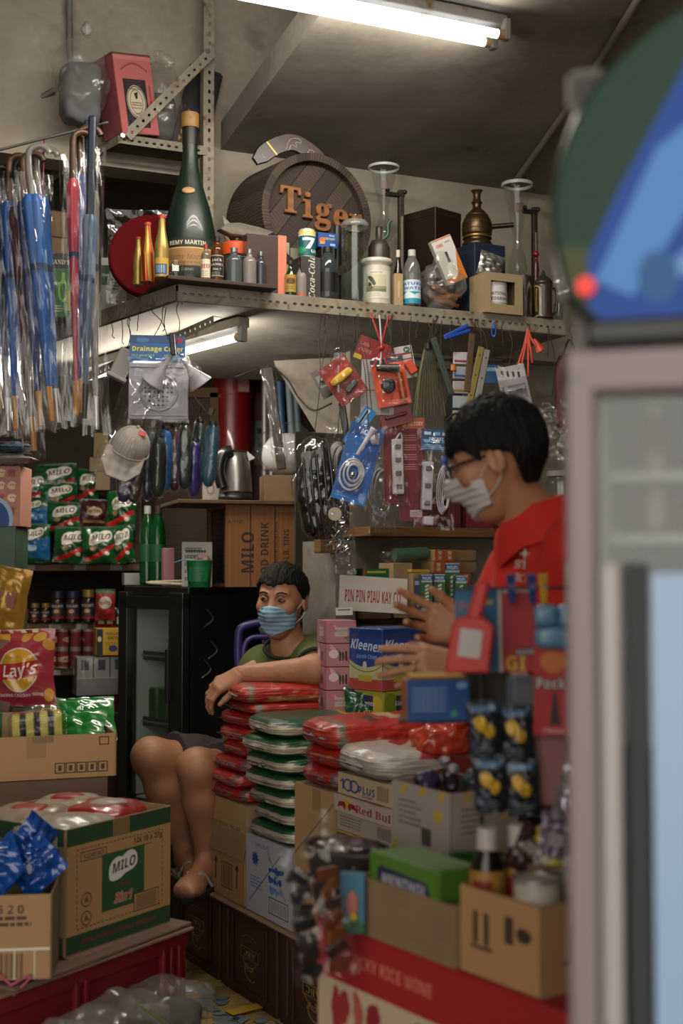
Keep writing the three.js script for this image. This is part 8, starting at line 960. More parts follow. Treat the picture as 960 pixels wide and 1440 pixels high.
  { const o = hung('toy_scoop', 'bright red plastic scoop with white label hung on the rack', 'scoop', 662, 900, 0, 0, null, -0.03, -0.15, -0.12), rm = C(0xa8140c, 0.5), q = k * 0.97; part(o, 'pan', extr([[-28, -48], [28, -40], [28, 22], [14, 32], [-16, 30], [-26, 18]].map(a => [a[0] * q, a[1] * q]), 0.012, 0.003), rm); part(o, 'handle', rb(20 * q, 66 * q, 0.014, 0.006, 2), rm, [4 * q, 52 * q, 0.006], [0, 0, -0.14]); part(o, 'white_label', rb(32 * q, 40 * q, 0.002, 0.0005), C(0xa09a94, 0.5), [0, -4 * q, 0.0165]); }
  const bb = boxThing('biscuit_box', 'blue biscuit box with white print on the wire tray', 'box', P(612, 1010, d + 0.06).setY(y2), 92 * k, 60 * k, 0.05, 0.12, C(0x9a5a24, 0.5), print(160, 96, g => { fill(g, '#123c70', 0, 0, 160, 96); smallLines(g, '#7a94b4', 14, 20, 120, 6, 10, 3); oval(g, '#6a8ab0', 140, 14, 14, 8); oval(g, '#3a7a4a', 120, 80, 8, 8); })); part(bb, 'yellow_lid', rb(80 * k, 0.006, 0.052, 0.003), C(0xa8801c, 0.5), [0, 60 * k + 0.004, 0]); part(bb, 'support', rb(0.04, 0.004, 0.05, 0.001), BLACK, [0, -0.002, 0]);
  const lem = print(96, 128, g => { fill(g, '#12141a', 0, 0, 96, 128); oval(g, '#b8901c', 36, 50, 20, 18, 0.5); oval(g, '#a8801c', 58, 66, 18, 16, 0.4); fill(g, '#1c3c5c', 8, 8, 80, 16); text(g, 'LEMON', 48, 16, 16, '#7a94a8'); smallLines(g, '#6a7478', 14, 96, 66, 3, 9, 4); fill(g, '#3a3448', 6, 84, 24, 24); }, 0.35);
  for (const [i, [px, py]] of [[682, 1026], [726, 1032], [690, 1104], [734, 1108]].entries()) { const o = thing('lemon_sweet_pack', ['black lemon sweet pack hanging in the upper pair next to biscuits', 'black lemon sweet pack hanging in the upper pair next to the red stick box', 'black lemon sweet pack in the lower pair beside striped carton', 'black lemon sweet pack in the lower pair beside pink box'][i], 'pack', P(px, py, d - 0.02), [0, -0.1, 0.06], 'black lemon sweet packs hung in two rows'); part(o, 'pouch', pouch(48 * k, 78 * k, 0.025, { sd: 190 + i, wr: 0.25 }), [lem, C(0x12141a, 0.4)], [0, -39 * k, 0]); part(o, 'hang_hole', new THREE.TorusGeometry(0.005, 0.0015, 6, 12), C(0x3a3c40, 0.5), [0, 37 * k, 0]); wireTo(o, P(px, py - 38, d - 0.02), P(px, py < 1060 ? 1000 : 1070, d + 0.05), 0.0015); }
  boxThing('grey_mouse_box', 'grey and white tissue pack lying on the wire tray', 'pack', P(730, 1008, d + 0.1).setY(y2), 40 * k, 60 * k, 0.05, 0.4, C(0x6a7078, 0.6)); boxThing('dark_goods_box', 'dark grey carton behind the lemon packs', 'box', P(682, 1008, d + 0.12).setY(y2), 66 * k, 66 * k, 0.06, 0.1, C(0x3a342e, 0.7));
  hung('red_stick_box', 'red biscuit stick box with dark lettering hung near the fridge', 'box', 780, 970, 58, 124, print(96, 192, g => { fill(g, '#94181a', 0, 0, 96, 192); oval(g, '#a85a1c', 44, 36, 30, 24); poly(g, '#1c1214', [[36, 170], [60, 170], [50, 100], [44, 100]]); text(g, 'Pocky', 46, 82, 30, '#a8a09a', { stroke: '#2a1414', lw: 5 }); fill(g, '#7a4a2c', 72, 10, 22, 150); fill(g, '#2a1c1c', 78, 40, 9, 14); fill(g, '#2a1c1c', 78, 80, 9, 14); text(g, 'Choco', 44, 182, 16, '#b09a94'); }), -0.02, -0.1);
  { const o = thing('blue_case', 'translucent pale blue moulded cases stacked by the fridge', 'case', P(784, 880, d - 0.02), -0.1), bm = C(0x5a86a4, 0.3, { transmission: 0.3 }); for (const [x, y] of [[-16, 14], [16, 14], [0, -16]]) part(o, 'case', blob(34 * k * (y < 0 ? 1.9 : 1), 32 * k, 0.04, { n: 4, amp: 0.03, sd: 5 + x, seg: [10, 8, 6] }), bm, [x * k, y * k, 0]); const g2 = hung('lime_card', 'pale lime card hanging behind the blue cases', 'card', 808, 826, 30, 60, null, 0.05); part(g2, 'card', rb(30 * k, 70 * k, 0.003, 0.001), C(0x7a8a4a, 0.6)); part(g2, 'label', pl(20 * k, 16 * k), C(0x9aa08a, 0.6), [0, 0, 0.002]); }
  boxThing('pink_sweet_box', 'pale pink sweet box under the red stick box', 'box', P(772, 1130, d + 0.02), 44 * k, 96 * k, 0.05, -0.1, C(0x7a4a4c, 0.6)); const sb = thing('silver_bag', 'shiny silver and violet snack bag near the fridge', 'bag', P(802, 1170, d - 0.12), [0.2, -0.2, -0.2]); part(sb, 'bag', pouch(0.075, 0.11, 0.04, { sd: 210, wr: 0.3 }), [C(0x9a94a0, 0.2, { metalness: 0.8 }), C(0x6a5a78, 0.3)], [0, 0, 0]); part(sb, 'seal', rb(0.06, 0.008, 0.002, 0.0005), CHROME, [0, 0.108, 0]);
  for (const [i, [px, py, m]] of [[762, 1205, 0x9a8a14], [790, 1215, 0x2a1c2a], [778, 1182, 0x5a4a5c], [740, 1195, 0x33161c]].entries()) { const o = thing('snack_sachet', ['yellow', 'black violet', 'grey violet', 'dark red'][i] + ' snack sachet in the heap above sauce carton', 'sachet', P(px, py, d - 0.06), [-0.3, 0.3 * i - 0.4, 0.4 - 0.3 * i], 'snack sachets heaped by the fridge'); part(o, 'pouch', pouch(0.05, 0.085, 0.025, { sd: 215 + i, wr: 0.3 }), [C(m, 0.3, { clearcoat: 0.5 }), C(m, 0.4)], [0, -0.04, 0]); part(o, 'label', pl(0.025, 0.02), C(0x8a8480, 0.5), [0, 0, 0.014]); }
  const hp = thing('sachet_box', 'dark carton under the snack sachets', 'box', P(775, 1250, d - 0.02).setY(ty + 0.14), FY); part(hp, 'carton', rb(0.14, 0.05, 0.1, 0.003), KRAFT4, [0, -0.0, 0]); part(hp, 'lid', rb(0.142, 0.004, 0.102, 0.001), KRAFT2, [0, 0.027, 0]);
  for (const [i, [px, m]] of [[719, 0x142a6a], [748, 0x142a6a], [764, 0xb08a1c]].entries()) { const o = thing('rack_peg', ['blue clothes peg on the book spine', 'blue clothes peg gripping the red page', 'yellow clothes peg on the rack wire'][i], 'peg', P(px, 828, d - 0.01), [0, 0.4, 0.05]); part(o, 'jaw', rb(0.006, 0.05, 0.008, 0.002), C(m, 0.4), [-0.003, 0, 0], [0, 0, 0.07]); part(o, 'jaw', rb(0.006, 0.05, 0.008, 0.002), C(m, 0.4), [0.003, 0, 0], [0, 0, -0.07]); part(o, 'spring', new THREE.TorusGeometry(0.004, 0.0012, 5, 10), STEEL, [0, 0.004, 0.004]); }
}
// ---------------------------------------------------------------- upright drinks cooler beside the lens
{
  const d = 1.22, k = M(d), yaw = -0.3, o = thing('display_cooler', 'tall drinks cooler with grey door frame and curved blue green canopy', 'cooler', P(960, 800, d).setY(0), yaw), gx = C(0x776a6c, 0.45), q = (px, py) => { const p = P(px, py, d); return [(px - 960) * k / Math.cos(yaw), p.y]; };
  const X0 = q(806, 0)[0], X1 = X0 + 0.62, top = q(0, 505)[1], dz = -0.5;
  part(o, 'cabinet_side', bx(0.03, top + 0.3, 0.5), C(0x55504e, 0.5), [X0 + 0.02, (top + 0.3) / 2, -0.27]); part(o, 'cabinet_side', bx(0.03, top + 0.3, 0.5), C(0x55504e, 0.5), [X1 - 0.02, (top + 0.3) / 2, -0.27]); part(o, 'cabinet_back', bx(0.62, top + 0.3, 0.02), C(0x35302f, 0.6), [(X0 + X1) / 2, (top + 0.3) / 2, -0.52]); part(o, 'cabinet_top', bx(0.62, 0.03, 0.5), C(0x55504e, 0.5), [(X0 + X1) / 2, top + 0.28, -0.27]);
  const dr = new THREE.Group(); dr.name = 'door'; o.add(dr);
  part(dr, 'frame', rb(0.03, top, 0.035, 0.008, 2), gx, [X0 + 0.015, top / 2, 0]); part(dr, 'frame', rb(0.03, top, 0.035, 0.008, 2), gx, [X1 - 0.015, top / 2, 0]); part(dr, 'frame', rb(0.62, 0.045, 0.035, 0.008, 2), gx, [(X0 + X1) / 2, top - 0.01, 0]); part(dr, 'frame', rb(0.62, 0.2, 0.035, 0.008, 2), gx, [(X0 + X1) / 2, 0.1, 0]);
  part(dr, 'pane', bx(0.56, top - 0.22, 0.005), GLASS, [(X0 + X1) / 2, top / 2 + 0.09, -0.004]); const hy = q(0, 792)[1]; part(dr, 'handle', rb(0.02, hy - 0.3, 0.02, 0.006, 2), C(0x96908f, 0.35), [X0 + 0.042, (hy + 0.3) / 2, 0.012]); part(dr, 'gasket', rb(0.022, hy - 0.1, 0.01, 0.003), C(0x25282a, 0.7), [X0 + 0.066, (hy + 0.1) / 2, -0.002]); part(dr, 'pale_blue_poster', rb(0.4, hy - 0.2, 0.003, 0.001), C(0x86a0bc, 0.35), [X0 + 0.28, (hy + 0.18) / 2, 0.004]);
  for (const [i, y] of [q(0, 755)[1], q(0, 660)[1], q(0, 910)[1]].entries()) { part(o, 'shelf', bx(0.56, 0.008, 0.4), C(0x6a6a6c, 0.4), [(X0 + X1) / 2, y, -0.28]); }
  const cm = [0x5a2a3c, 0x2a4a6a, 0x4a5a34, 0x6a5a3a, 0x1c3a5c]; for (let i = 0; i < 4; i++) { const c = thing('cooler_bottle', ['wine red', 'blue', 'olive', 'tan'][i] + ' drink bottle inside the cooler', 'bottle', o.localToWorld(V3(X0 + 0.07 + i * 0.068, q(0, 755)[1] + 0.006, -0.2)), 0, 'drink bottles inside the cooler'); part(c, 'body', lathe(PROF.water, 16, 0.15, 0.026), C(cm[i], 0.3, { transmission: 0.3 })); part(c, 'cap', cy(0.011, 0.011, 0.014, 12), C(0x8a8a88, 0.5), [0, 0.14, 0]); }
  // canopy: a sign box with a big rounded corner
  const cb = q(0, 450)[1], sc = [[0.0, 0.03], [-0.012, 0.1], [-0.004, 0.16], [0.02, 0.215], [0.06, 0.26], [0.13, 0.3], [0.3, 0.33], [0.6, 0.34], [0.6, 0]], shp = new THREE.Shape(); shp.moveTo(0.03, 0); shp.lineTo(0, 0.03); shp.splineThru(sc.slice(1, 7).map(a => new THREE.Vector2(...a))); shp.lineTo(0.6, 0.34); shp.lineTo(0.6, 0); shp.closePath();
  part(o, 'canopy', new THREE.ExtrudeGeometry(shp, { depth: 0.12, bevelEnabled: true, bevelSize: 0.01, bevelThickness: 0.02, bevelSegments: 4 }), C(0x1c2a24, 0.3, { clearcoat: 0.3 }), [X0 + 0.008, cb, -0.12]);
  const pg = new THREE.ShapeGeometry(shp, 12), pu = pg.attributes.uv, pp = pg.attributes.position; for (let i = 0; i < pu.count; i++) pu.setXY(i, pp.getX(i) / 0.3, pp.getY(i) / 0.34);
  part(o, 'canopy_picture', pg, print(256, 192, g => { fill(g, '#0c3022', 0, 0, 256, 192); poly(g, '#17408a', [[0, 176], [40, 120], [90, 60], [130, 0], [256, 0], [256, 192], [20, 192]]); poly(g, '#4a7cb8', [[20, 170], [70, 100], [150, 60], [110, 120], [50, 180]]); poly(g, '#2456a0', [[110, 60], [190, 0], [220, 0], [170, 80], [120, 150]]); poly(g, '#5f86bc', [[60, 174], [140, 130], [256, 90], [256, 124], [150, 164]]); oval(g, '#2a5486', 70, 170, 16, 14); fill(g, '#3a4020', 0, 150, 14, 42); }, 0.35, { clearcoat: 0.12, clearcoatRoughness: 0.04, specularIntensity: 0.25 }), [X0 + 0.008, cb, 0.0205]);
  const lp = q(830, 402); part(o, 'red_pilot_lamp', cy(0.009, 0.009, 0.01, 16).rotateX(Math.PI / 2), C(0xb01808, 0.4, { emissive: 0xd82810, emissiveIntensity: 0.45 }), [lp[0] + 0.006, lp[1], 0.024]); part(o, 'canopy_base', rb(0.58, 0.03, 0.15, 0.01), C(0x16181a, 0.4), [X0 + 0.31, cb - 0.012, -0.05]);
}
// ---------------------------------------------------------------- people
const ell = (p, c, r) => { const x = (p[0] - c[0]) / r[0], y = (p[1] - c[1]) / r[1], z = (p[2] - c[2]) / r[2], k0 = Math.hypot(x, y, z), k1 = Math.hypot(x / r[0], y / r[1], z / r[2]); return k1 < 1e-9 ? -Math.min(...r) : k0 * (k0 - 1) / k1; };
const SKULL = p => { let d = ell(p, [0, 0.035, -0.012], [0.078, 0.092, 0.098]); d = smin(d, ell(p, [0, -0.045, 0.022], [0.06, 0.075, 0.066]), 0.05); return smin(d, ell(p, [0, -0.1, 0.045], [0.026, 0.02, 0.03]), 0.04); };
function FACE(p) {
  let d = SKULL(p); const ax = Math.abs(p[0]), q = [ax, p[1], p[2]];
  d = smin(d, cone(q, [0, 0.02, 0.084], [0, -0.022, 0.104], 0.009, 0.014), 0.018); d = smin(d, cone(q, [0, -0.026, 0.098], [0.013, -0.027, 0.09], 0.008, 0.008), 0.01);
  d = smin(d, cone(q, [0.012, 0.032, 0.083], [0.045, 0.034, 0.07], 0.008, 0.007), 0.016); d = smin(d, ell(q, [0.045, -0.015, 0.062], [0.02, 0.018, 0.018]), 0.03);
  const eye = Math.hypot(ax - 0.031, (p[1] - 0.014) * 1.25, p[2] - 0.092) - 0.016; d = -smin(-d, eye, 0.012);
  d = smin(d, ell(p, [0, -0.058, 0.084], [0.024, 0.008, 0.012]), 0.01); d = Math.max(d, -(Math.hypot(p[0] * 0.3, p[1] + 0.058, (p[2] - 0.1) * 0.5) - 0.002));
  const er = [ax * 0.92 + 0.006, p[1], p[2]]; let e = ell(q, [0.083, 0.0, -0.014], [0.01, 0.032, 0.02]); e = Math.max(e, -ell(q, [0.093, 0.002, -0.008], [0.007, 0.02, 0.011])); return smin(d, e, 0.008);
}
function hairAt(f, amp, sd) { return p => { const s = SKULL(p) - 0.011 - amp * (0.8 * noise(p[0] * 30 + sd, p[1] * 16, p[2] * 30) + 0.55 * noise(p[0] * 150, p[1] * 30 + sd, p[2] * 90)), line = f(p[2], Math.abs(p[0])) + 0.008 * noise(p[0] * 90, sd, p[2] * 60); return Math.max(s, (line - p[1]) * 0.8); }; }
function MASK(p) { const d = smin(SKULL(p), cone([Math.abs(p[0]), p[1], p[2]], [0, 0.01, 0.088], [0, -0.03, 0.112], 0.008, 0.014), 0.05) - 0.008 - 0.0012 * Math.sin(p[1] * 420) - 0.002 * noise(p[0] * 40, p[1] * 60, 1); return Math.max(d, p[1] + 0.004 + Math.abs(p[0]) * 0.28, -0.113 - p[1] + Math.abs(p[0]) * 0.45, 0.028 - p[2] + 0, Math.abs(p[0]) - 0.068); }
// hand: wrist at the origin, fingers along +y, thumb on +x, palm towards +z
function handGeo(curl, spread, thumb) {
  const bones = [[[0, -0.05, 0], [0, 0.004, 0], 0.024, 0.023]], tips = [];
  for (let i = 0; i < 4; i++) { const x = 0.03 - i * 0.02; bones.push([[x * 0.55, 0.01, 0], [x, 0.085 - (i === 3 ? 0.012 : i ? 0 : 0.004), 0], 0.017, 0.0115]); }
  const fingers = []; for (let i = 0; i < 4; i++) { const x = 0.03 - i * 0.02, L = [0.042, 0.047, 0.043, 0.033][i], ch = []; let a = [x, 0.085 - (i === 3 ? 0.012 : i ? 0 : 0.004), 0], an = 0; const sp = spread * (1.5 - i); for (let k = 0; k < 3; k++) { an += curl[i] * [0.8, 1, 0.7][k]; const l = L * [1, 0.66, 0.52][k], b = [a[0] + l * Math.cos(an) * Math.sin(sp), a[1] + l * Math.cos(an) * Math.cos(sp), a[2] + l * Math.sin(an)]; ch.push([a, b, [0.0098, 0.0088, 0.008][k], [0.0088, 0.008, 0.0068][k]]); a = b; } fingers.push(ch); }
  const t0 = [0.018, 0.02, 0.006], t1 = [0.042, 0.045 + thumb[1] * 0.3, 0.012 + thumb[2]], t2 = [t1[0] + 0.03 * thumb[0], t1[1] + 0.03, t1[2] + 0.006], t3 = [t2[0] + 0.018 * thumb[0], t2[1] + 0.022, t2[2] + 0.006]; fingers.push([[t0, t1, 0.016, 0.0125], [t1, t2, 0.0115, 0.0105], [t2, t3, 0.01, 0.0078]]);
  const fn = (x, y, z) => { const p = [x, y, z]; let d = 1; for (const b of bones) d = smin(d, cone(p, ...b), 0.016); let f = 1; for (const ch of fingers) { let g = 1; for (const b of ch) g = smin(g, cone(p, ...b), 0.004); f = Math.min(f, g); } return smin(d, f, 0.008); };
  return sdfGeo(fn, [0.01, 0.06, 0.02], [0.095, 0.125, 0.085], 76);
}
function place(g, pos, yv, zv, mirror) { const y = yv.clone().normalize(), z = zv.clone().sub(y.clone().multiplyScalar(zv.dot(y))).normalize(), x = y.clone().cross(z); if (mirror) { g.scale(-1, 1, 1); const ix = g.index.array; for (let i = 0; i < ix.length; i += 3) { const t = ix[i]; ix[i] = ix[i + 1]; ix[i + 1] = t; } } g.applyMatrix4(new THREE.Matrix4().makeBasis(x, y, z).setPosition(pos)); g.computeVertexNormals(); return g; }
const arr = v => [v.x, v.y, v.z], lerp3 = (a, b, t) => a.clone().lerp(b, t);
function sdfBones(bones, k, cut) { return (x, y, z) => { const p = [x, y, z]; let d = 1; for (const b of bones) d = smin(d, cone(p, b[0], b[1], b[2], b[3]), k); return cut ? cut(p, d) : d; }; }
function boxOf(pts, pad) { const b = new THREE.Box3().setFromPoints(pts).expandByScalar(pad), c = b.getCenter(V3()), s = b.getSize(V3()).multiplyScalar(0.52); return [arr(c), arr(s)]; }
const bone = (a, b, r0, r1) => [arr(a), arr(b), r0, r1];
const SKIN = C(0x9a6a4c, 0.55, { bumpMap: T.bumpFine, bumpScale: 0.0006 }), HAIR = C(0x0b0a09, 0.75, { specularIntensity: 0.4 }), CLOTH = (h, ex = {}) => C(h, 0.85, { bumpMap: T.bumpFine, bumpScale: 0.001, ...ex });
const headParts = (o, M4, hairGeo, mask, label) => {
  const put = (n, g, m, lb) => { g.applyMatrix4(M4); return part(o, n, g, m, null, null, lb); };
  put('hair', hairGeo, HAIR, label);
  const q = new THREE.Quaternion().setFromRotationMatrix(M4);
  for (const s of [-1, 1]) { put('eye', new THREE.SphereGeometry(0.012, 16, 12).scale(1.1, 0.55, 1).translate(s * 0.031, 0.012, 0.08), C(0x6a605a, 0.3)); put('iris', new THREE.SphereGeometry(0.0068, 12, 8).scale(1, 0.9, 1).translate(s * 0.031 - 0.002, 0.0125, 0.0872), C(0x120c0a, 0.2)); put('eyebrow', tube([[s * 0.016, 0.034, 0.093], [s * 0.032, 0.039, 0.09], [s * 0.05, 0.034, 0.078]], 0.0026, 6).scale(1, 1, 1), HAIR); put('eyelid', tube([[s * 0.018, 0.014, 0.0895], [s * 0.031, 0.0225, 0.0925], [s * 0.045, 0.015, 0.083]], 0.0032, 6), SKIN); }
  const mk = put('face_mask', sdfGeo((x, y, z) => MASK([x, y, z]), [0, -0.05, 0.07], [0.085, 0.07, 0.075], 64), mask);
  for (const s of [-1, 1]) put('mask_loop', mrg([tube([[s * 0.064, -0.03, 0.042], [s * 0.077, -0.004, 0.01], [s * 0.084, 0.024, -0.014], [s * 0.086, 0.0, -0.032]], 0.0016, 5), tube([[s * 0.06, -0.075, 0.04], [s * 0.076, -0.05, 0.0], [s * 0.084, -0.025, -0.02], [s * 0.086, 0.0, -0.032]], 0.0016, 5)]), C(0xa8a8a4, 0.7));
};
const headMesh = M4 => { const g = sdfGeo((x, y, z) => FACE([x, y, z]), [0, -0.005, 0], [0.125, 0.155, 0.135], 84); g.applyMatrix4(M4); g.computeVertexNormals(); return g; };
const basis = (pos, face, up = V3(0, 1, 0)) => { const z = face.clone().normalize(), x = up.clone().cross(z).normalize(), y = z.clone().cross(x); return new THREE.Matrix4().makeBasis(x, y, z).setPosition(pos); };
{ // seated man
  const o = thing('person', 'seated person in olive T-shirt and shorts, blue mask, arm on the rice bags', 'person', P(370, 1200, 4.5).setY(CB)), inv = o.position.clone().negate(), fin = g => g.translate(inv.x, inv.y, inv.z);
  const hd = P(396, 846, 4.46), neck = P(407, 915, 4.5), hipC = P(352, 1088, 4.66), hipR = P(336, 1085, 4.7), hipL = P(372, 1088, 4.6), shR = P(368, 940, 4.62), shL = P(446, 924, 4.44), elL = P(444, 941, 4.2), wrL = P(338, 948, 4.235), elR = P(344, 1020, 4.68), wrR = P(336, 1052, 4.52), knR = P(212, 1064, 4.44), knL = P(277, 1080, 4.3), anR = P(262, 1192, 4.52), anL = P(292, 1190, 4.36), chest = P(402, 975, 4.55);
  const toeR = V3(anR.x + 0.06, CB + 0.03, anR.z + 0.15), toeL = V3(anL.x - 0.045, CB + 0.03, anL.z + 0.15);
  anR.y = CB + 0.085; anL.y = CB + 0.085;
  const B = [bone(hipR, hipL, 0.1, 0.1), bone(hipC, chest, 0.115, 0.125), bone(lerp3(chest, shR, 0.75), lerp3(chest, shL, 0.75), 0.085, 0.085), bone(chest, neck, 0.11, 0.06), bone(neck, hd.clone().add(V3(0, -0.03, -0.02)), 0.056, 0.052), bone(shL, elL, 0.056, 0.045), bone(elL, wrL, 0.044, 0.028), bone(shR, elR, 0.054, 0.042), bone(elR, wrR, 0.042, 0.032), bone(hipR, knR, 0.088, 0.064), bone(hipL, knL, 0.088, 0.064), bone(knR, lerp3(knR, anR, 0.35), 0.06, 0.056), bone(lerp3(knR, anR, 0.35), anR, 0.056, 0.036), bone(knL, lerp3(knL, anL, 0.35), 0.06, 0.056), bone(lerp3(knL, anL, 0.35), anL, 0.056, 0.036), bone(anR, toeR, 0.036, 0.024), bone(anL, toeL, 0.036, 0.024)];
  for (const [an, toe, s] of [[anR, toeR, 1], [anL, toeL, -1]]) { const dir = toe.clone().sub(an).setY(0).normalize(), sd = V3(dir.z, 0, -dir.x); for (let i = 0; i < 5; i++) { const b = toe.clone().addScaledVector(sd, (i - 2) * 0.016 * s).setY(CB + 0.026); B.push(bone(b.clone().addScaledVector(dir, -0.02), b.clone().addScaledVector(dir, 0.042 - i * 0.006), 0.011, i ? 0.008 : 0.011)); } B.push(bone(an.clone().setY(CB + 0.045).addScaledVector(dir, -0.035), toe, 0.034, 0.03)); }
  const all = [hipR, hipL, shR, shL, knR, knL, toeR, toeL, hd, elL, wrL].map(v => v.clone()); const [c, hf] = boxOf(all, 0.16);
  const M4 = basis(hd, V3(-0.34, -0.06, 1), V3(0.04, 1, 0));
  const bodyG = sdfGeo(sdfBones(B, 0.035), c, hf, 92), hg = place(handGeo([0.55, 0.6, 0.62, 0.6], 0.1, [0.2, 0.02, 0.012]), wrL, V3(-0.86, -0.42, 0.12), V3(-0.25, -0.9, -0.35), false);
  part(o, 'body', fin(mergeGeometries([bodyG, headMesh(M4), hg])), SKIN);
  const g0 = (z, ax) => z > 0.045 ? 0.068 - Math.max(0, 0.03 - ax) * 0.3 : z > 0.0 ? 0.068 - (0.045 - z) * 1.4 : z > -0.03 ? 0.012 + (z + 0.0) * 0.5 : -0.03 + (z + 0.03) * 0.5;
  const hr = sdfGeo((x, y, z) => hairAt(g0, 0.007, 2)([x, y, z]), [0, 0.045, -0.01], [0.12, 0.13, 0.14], 92);
  headParts(o, new THREE.Matrix4().makeTranslation(inv).multiply(M4), hr, C(0x7c9cb0, 0.8), 'short black hair with a thin fringe');
  const TS = [bone(hipR.clone().add(V3(0, 0.03, 0)), hipL.clone().add(V3(0, 0.03, 0)), 0.112, 0.112), bone(hipC, chest, 0.135, 0.142), bone(lerp3(chest, shR, 0.75), lerp3(chest, shL, 0.75), 0.1, 0.1), bone(chest, lerp3(chest, neck, 0.8), 0.122, 0.085), bone(shL, lerp3(shL, elL, 0.82), 0.074, 0.066), bone(shR, lerp3(shR, elR, 0.62), 0.07, 0.064)], nk = arr(lerp3(neck, hd, 0.25).add(V3(-0.012, 0.012, 0.05)));
  const fold = p => 0.006 * Math.sin((p[0] + p[1] * 1.6) * 42 + 3 * noise(p[0] * 7, p[1] * 7, p[2] * 7)) * Math.max(0, Math.min(1, (1.05 - p[1]) * 4)) + 0.006 * noise(p[0] * 14, p[1] * 9, p[2] * 14);
  const sfn = sdfBones(TS, 0.045, (p, d) => Math.max(d - fold(p), -(Math.hypot(p[0] - nk[0], (p[1] - nk[1]) * 0.9, p[2] - nk[2]) - 0.074), hipC.y - 0.02 - p[1])); const [sc, sh] = boxOf([hipR, hipL, shR, shL, elL, neck], 0.15);
  part(o, 'tshirt', fin(sdfGeo(sfn, sc, sh, 84)), CLOTH(0x4a5522));
  const rg = new THREE.TorusGeometry(0.071, 0.007, 8, 48); rg.rotateX(Math.PI / 2 + 0.5); part(o, 'neckband', fin(rg.translate(nk[0] + 0.004, nk[1] - 0.042, nk[2] - 0.012)), CLOTH(0x16160f));
  const sl = lerp3(shL, elL, 0.95), ct = new THREE.TorusGeometry(0.066, 0.007, 8, 36); ct.applyQuaternion(new THREE.Quaternion().setFromUnitVectors(V3(0, 0, 1), elL.clone().sub(shL).normalize())); part(o, 'sleeve_band', fin(ct.translate(sl.x, sl.y, sl.z)), CLOTH(0x1a1b10));
  const SB = [bone(hipR, hipL, 0.124, 0.124), bone(hipR, lerp3(hipR, knR, 0.76), 0.112, 0.098), bone(hipL, lerp3(hipL, knL, 0.76), 0.112, 0.098)], [bc, bh] = boxOf([hipR, hipL, knR, knL], 0.14), cutp = (h, k) => { const n = k.clone().sub(h).normalize(), q = lerp3(h, k, 0.78); return p => (p[0] - q.x) * n.x + (p[1] - q.y) * n.y + (p[2] - q.z) * n.z; }, cR = cutp(hipR, knR), cL = cutp(hipL, knL);
  part(o, 'shorts', fin(sdfGeo(sdfBones(SB, 0.03, (p, d) => Math.max(d - 0.005 * noise(p[0] * 16, p[1] * 10, p[2] * 16) - 0.004 * Math.sin(p[0] * 60), p[2] > -4.42 ? cL(p) : cR(p))), bc, bh, 68)), CLOTH(0x2c2422));
  for (const [an, toe, s] of [[anR, toeR, 'worn grey sandal'], [anL, toeL, 'dark sandal with white strap']]) { const dir = toe.clone().sub(an).setY(0).normalize(), q = lerp3(an, toe, 0.55).setY(CB + 0.008), g = extr([[-0.04, -0.12], [0.04, -0.12], [0.046, 0.04], [0.035, 0.11], [0, 0.125], [-0.035, 0.11], [-0.046, 0.04]], 0.012, 0.003); g.rotateX(Math.PI / 2); g.rotateY(Math.atan2(dir.x, dir.z)); const sd = part(o, 'sandal', fin(g.translate(q.x, q.y + 0.004, q.z)), s[0] === 'w' ? C(0x77746c, 0.8) : C(0x1a1a1e, 0.8), null, null, s); const sv = V3(dir.z, 0, -dir.x), m = lerp3(an, toe, 0.62).setY(CB + 0.068), f = toe.clone().setY(CB + 0.045).addScaledVector(dir, 0.005); for (const e of [-1, 1]) { const a0 = m.clone().addScaledVector(sv, e * 0.045).setY(CB + 0.02).addScaledVector(dir, -0.03); part(sd, 'strap', fin(tube([a0, m.clone().addScaledVector(sv, e * 0.024).addScaledVector(dir, 0.012), f], 0.006, 6)), C(0xa09c94, 0.7)); } }
  // chair
  const ch = thing('tube_chair', 'purple framed chair that the seated person uses', 'chair', hipC.clone().setY(0), 0.5), pu = C(0x2e2358, 0.4), sy = hipC.y - 0.125; part(ch, 'seat', rb(0.38, 0.03, 0.38, 0.012, 2), C(0x2a2440, 0.6), [0, sy, 0]); for (const [x, z] of [[-0.16, -0.16], [0.16, -0.16], [-0.16, 0.16], [0.16, 0.16]]) part(ch, 'leg', cy(0.012, 0.012, sy - CB, 10), STEEL, [x, (sy + CB) / 2, z]);
  ch.updateMatrixWorld(); const bk = (px, py, d) => ch.worldToLocal(P(px, py, d)); part(ch, 'back_tube', tube([bk(336, 960, 4.76), bk(335, 900, 4.76), bk(338, 884, 4.76), bk(352, 878, 4.77), bk(400, 876, 4.8), bk(420, 900, 4.82), bk(422, 1000, 4.82)], 0.016, 10, 50), pu); part(ch, 'back_tube', tube([bk(343, 950, 4.76), bk(344, 908, 4.76), bk(352, 898, 4.77), bk(395, 896, 4.8)], 0.012, 8, 30), pu); part(ch, 'back_leg', tube([bk(336, 955, 4.76), bk(337, 1080, 4.76)], 0.011, 8), STEEL);
}
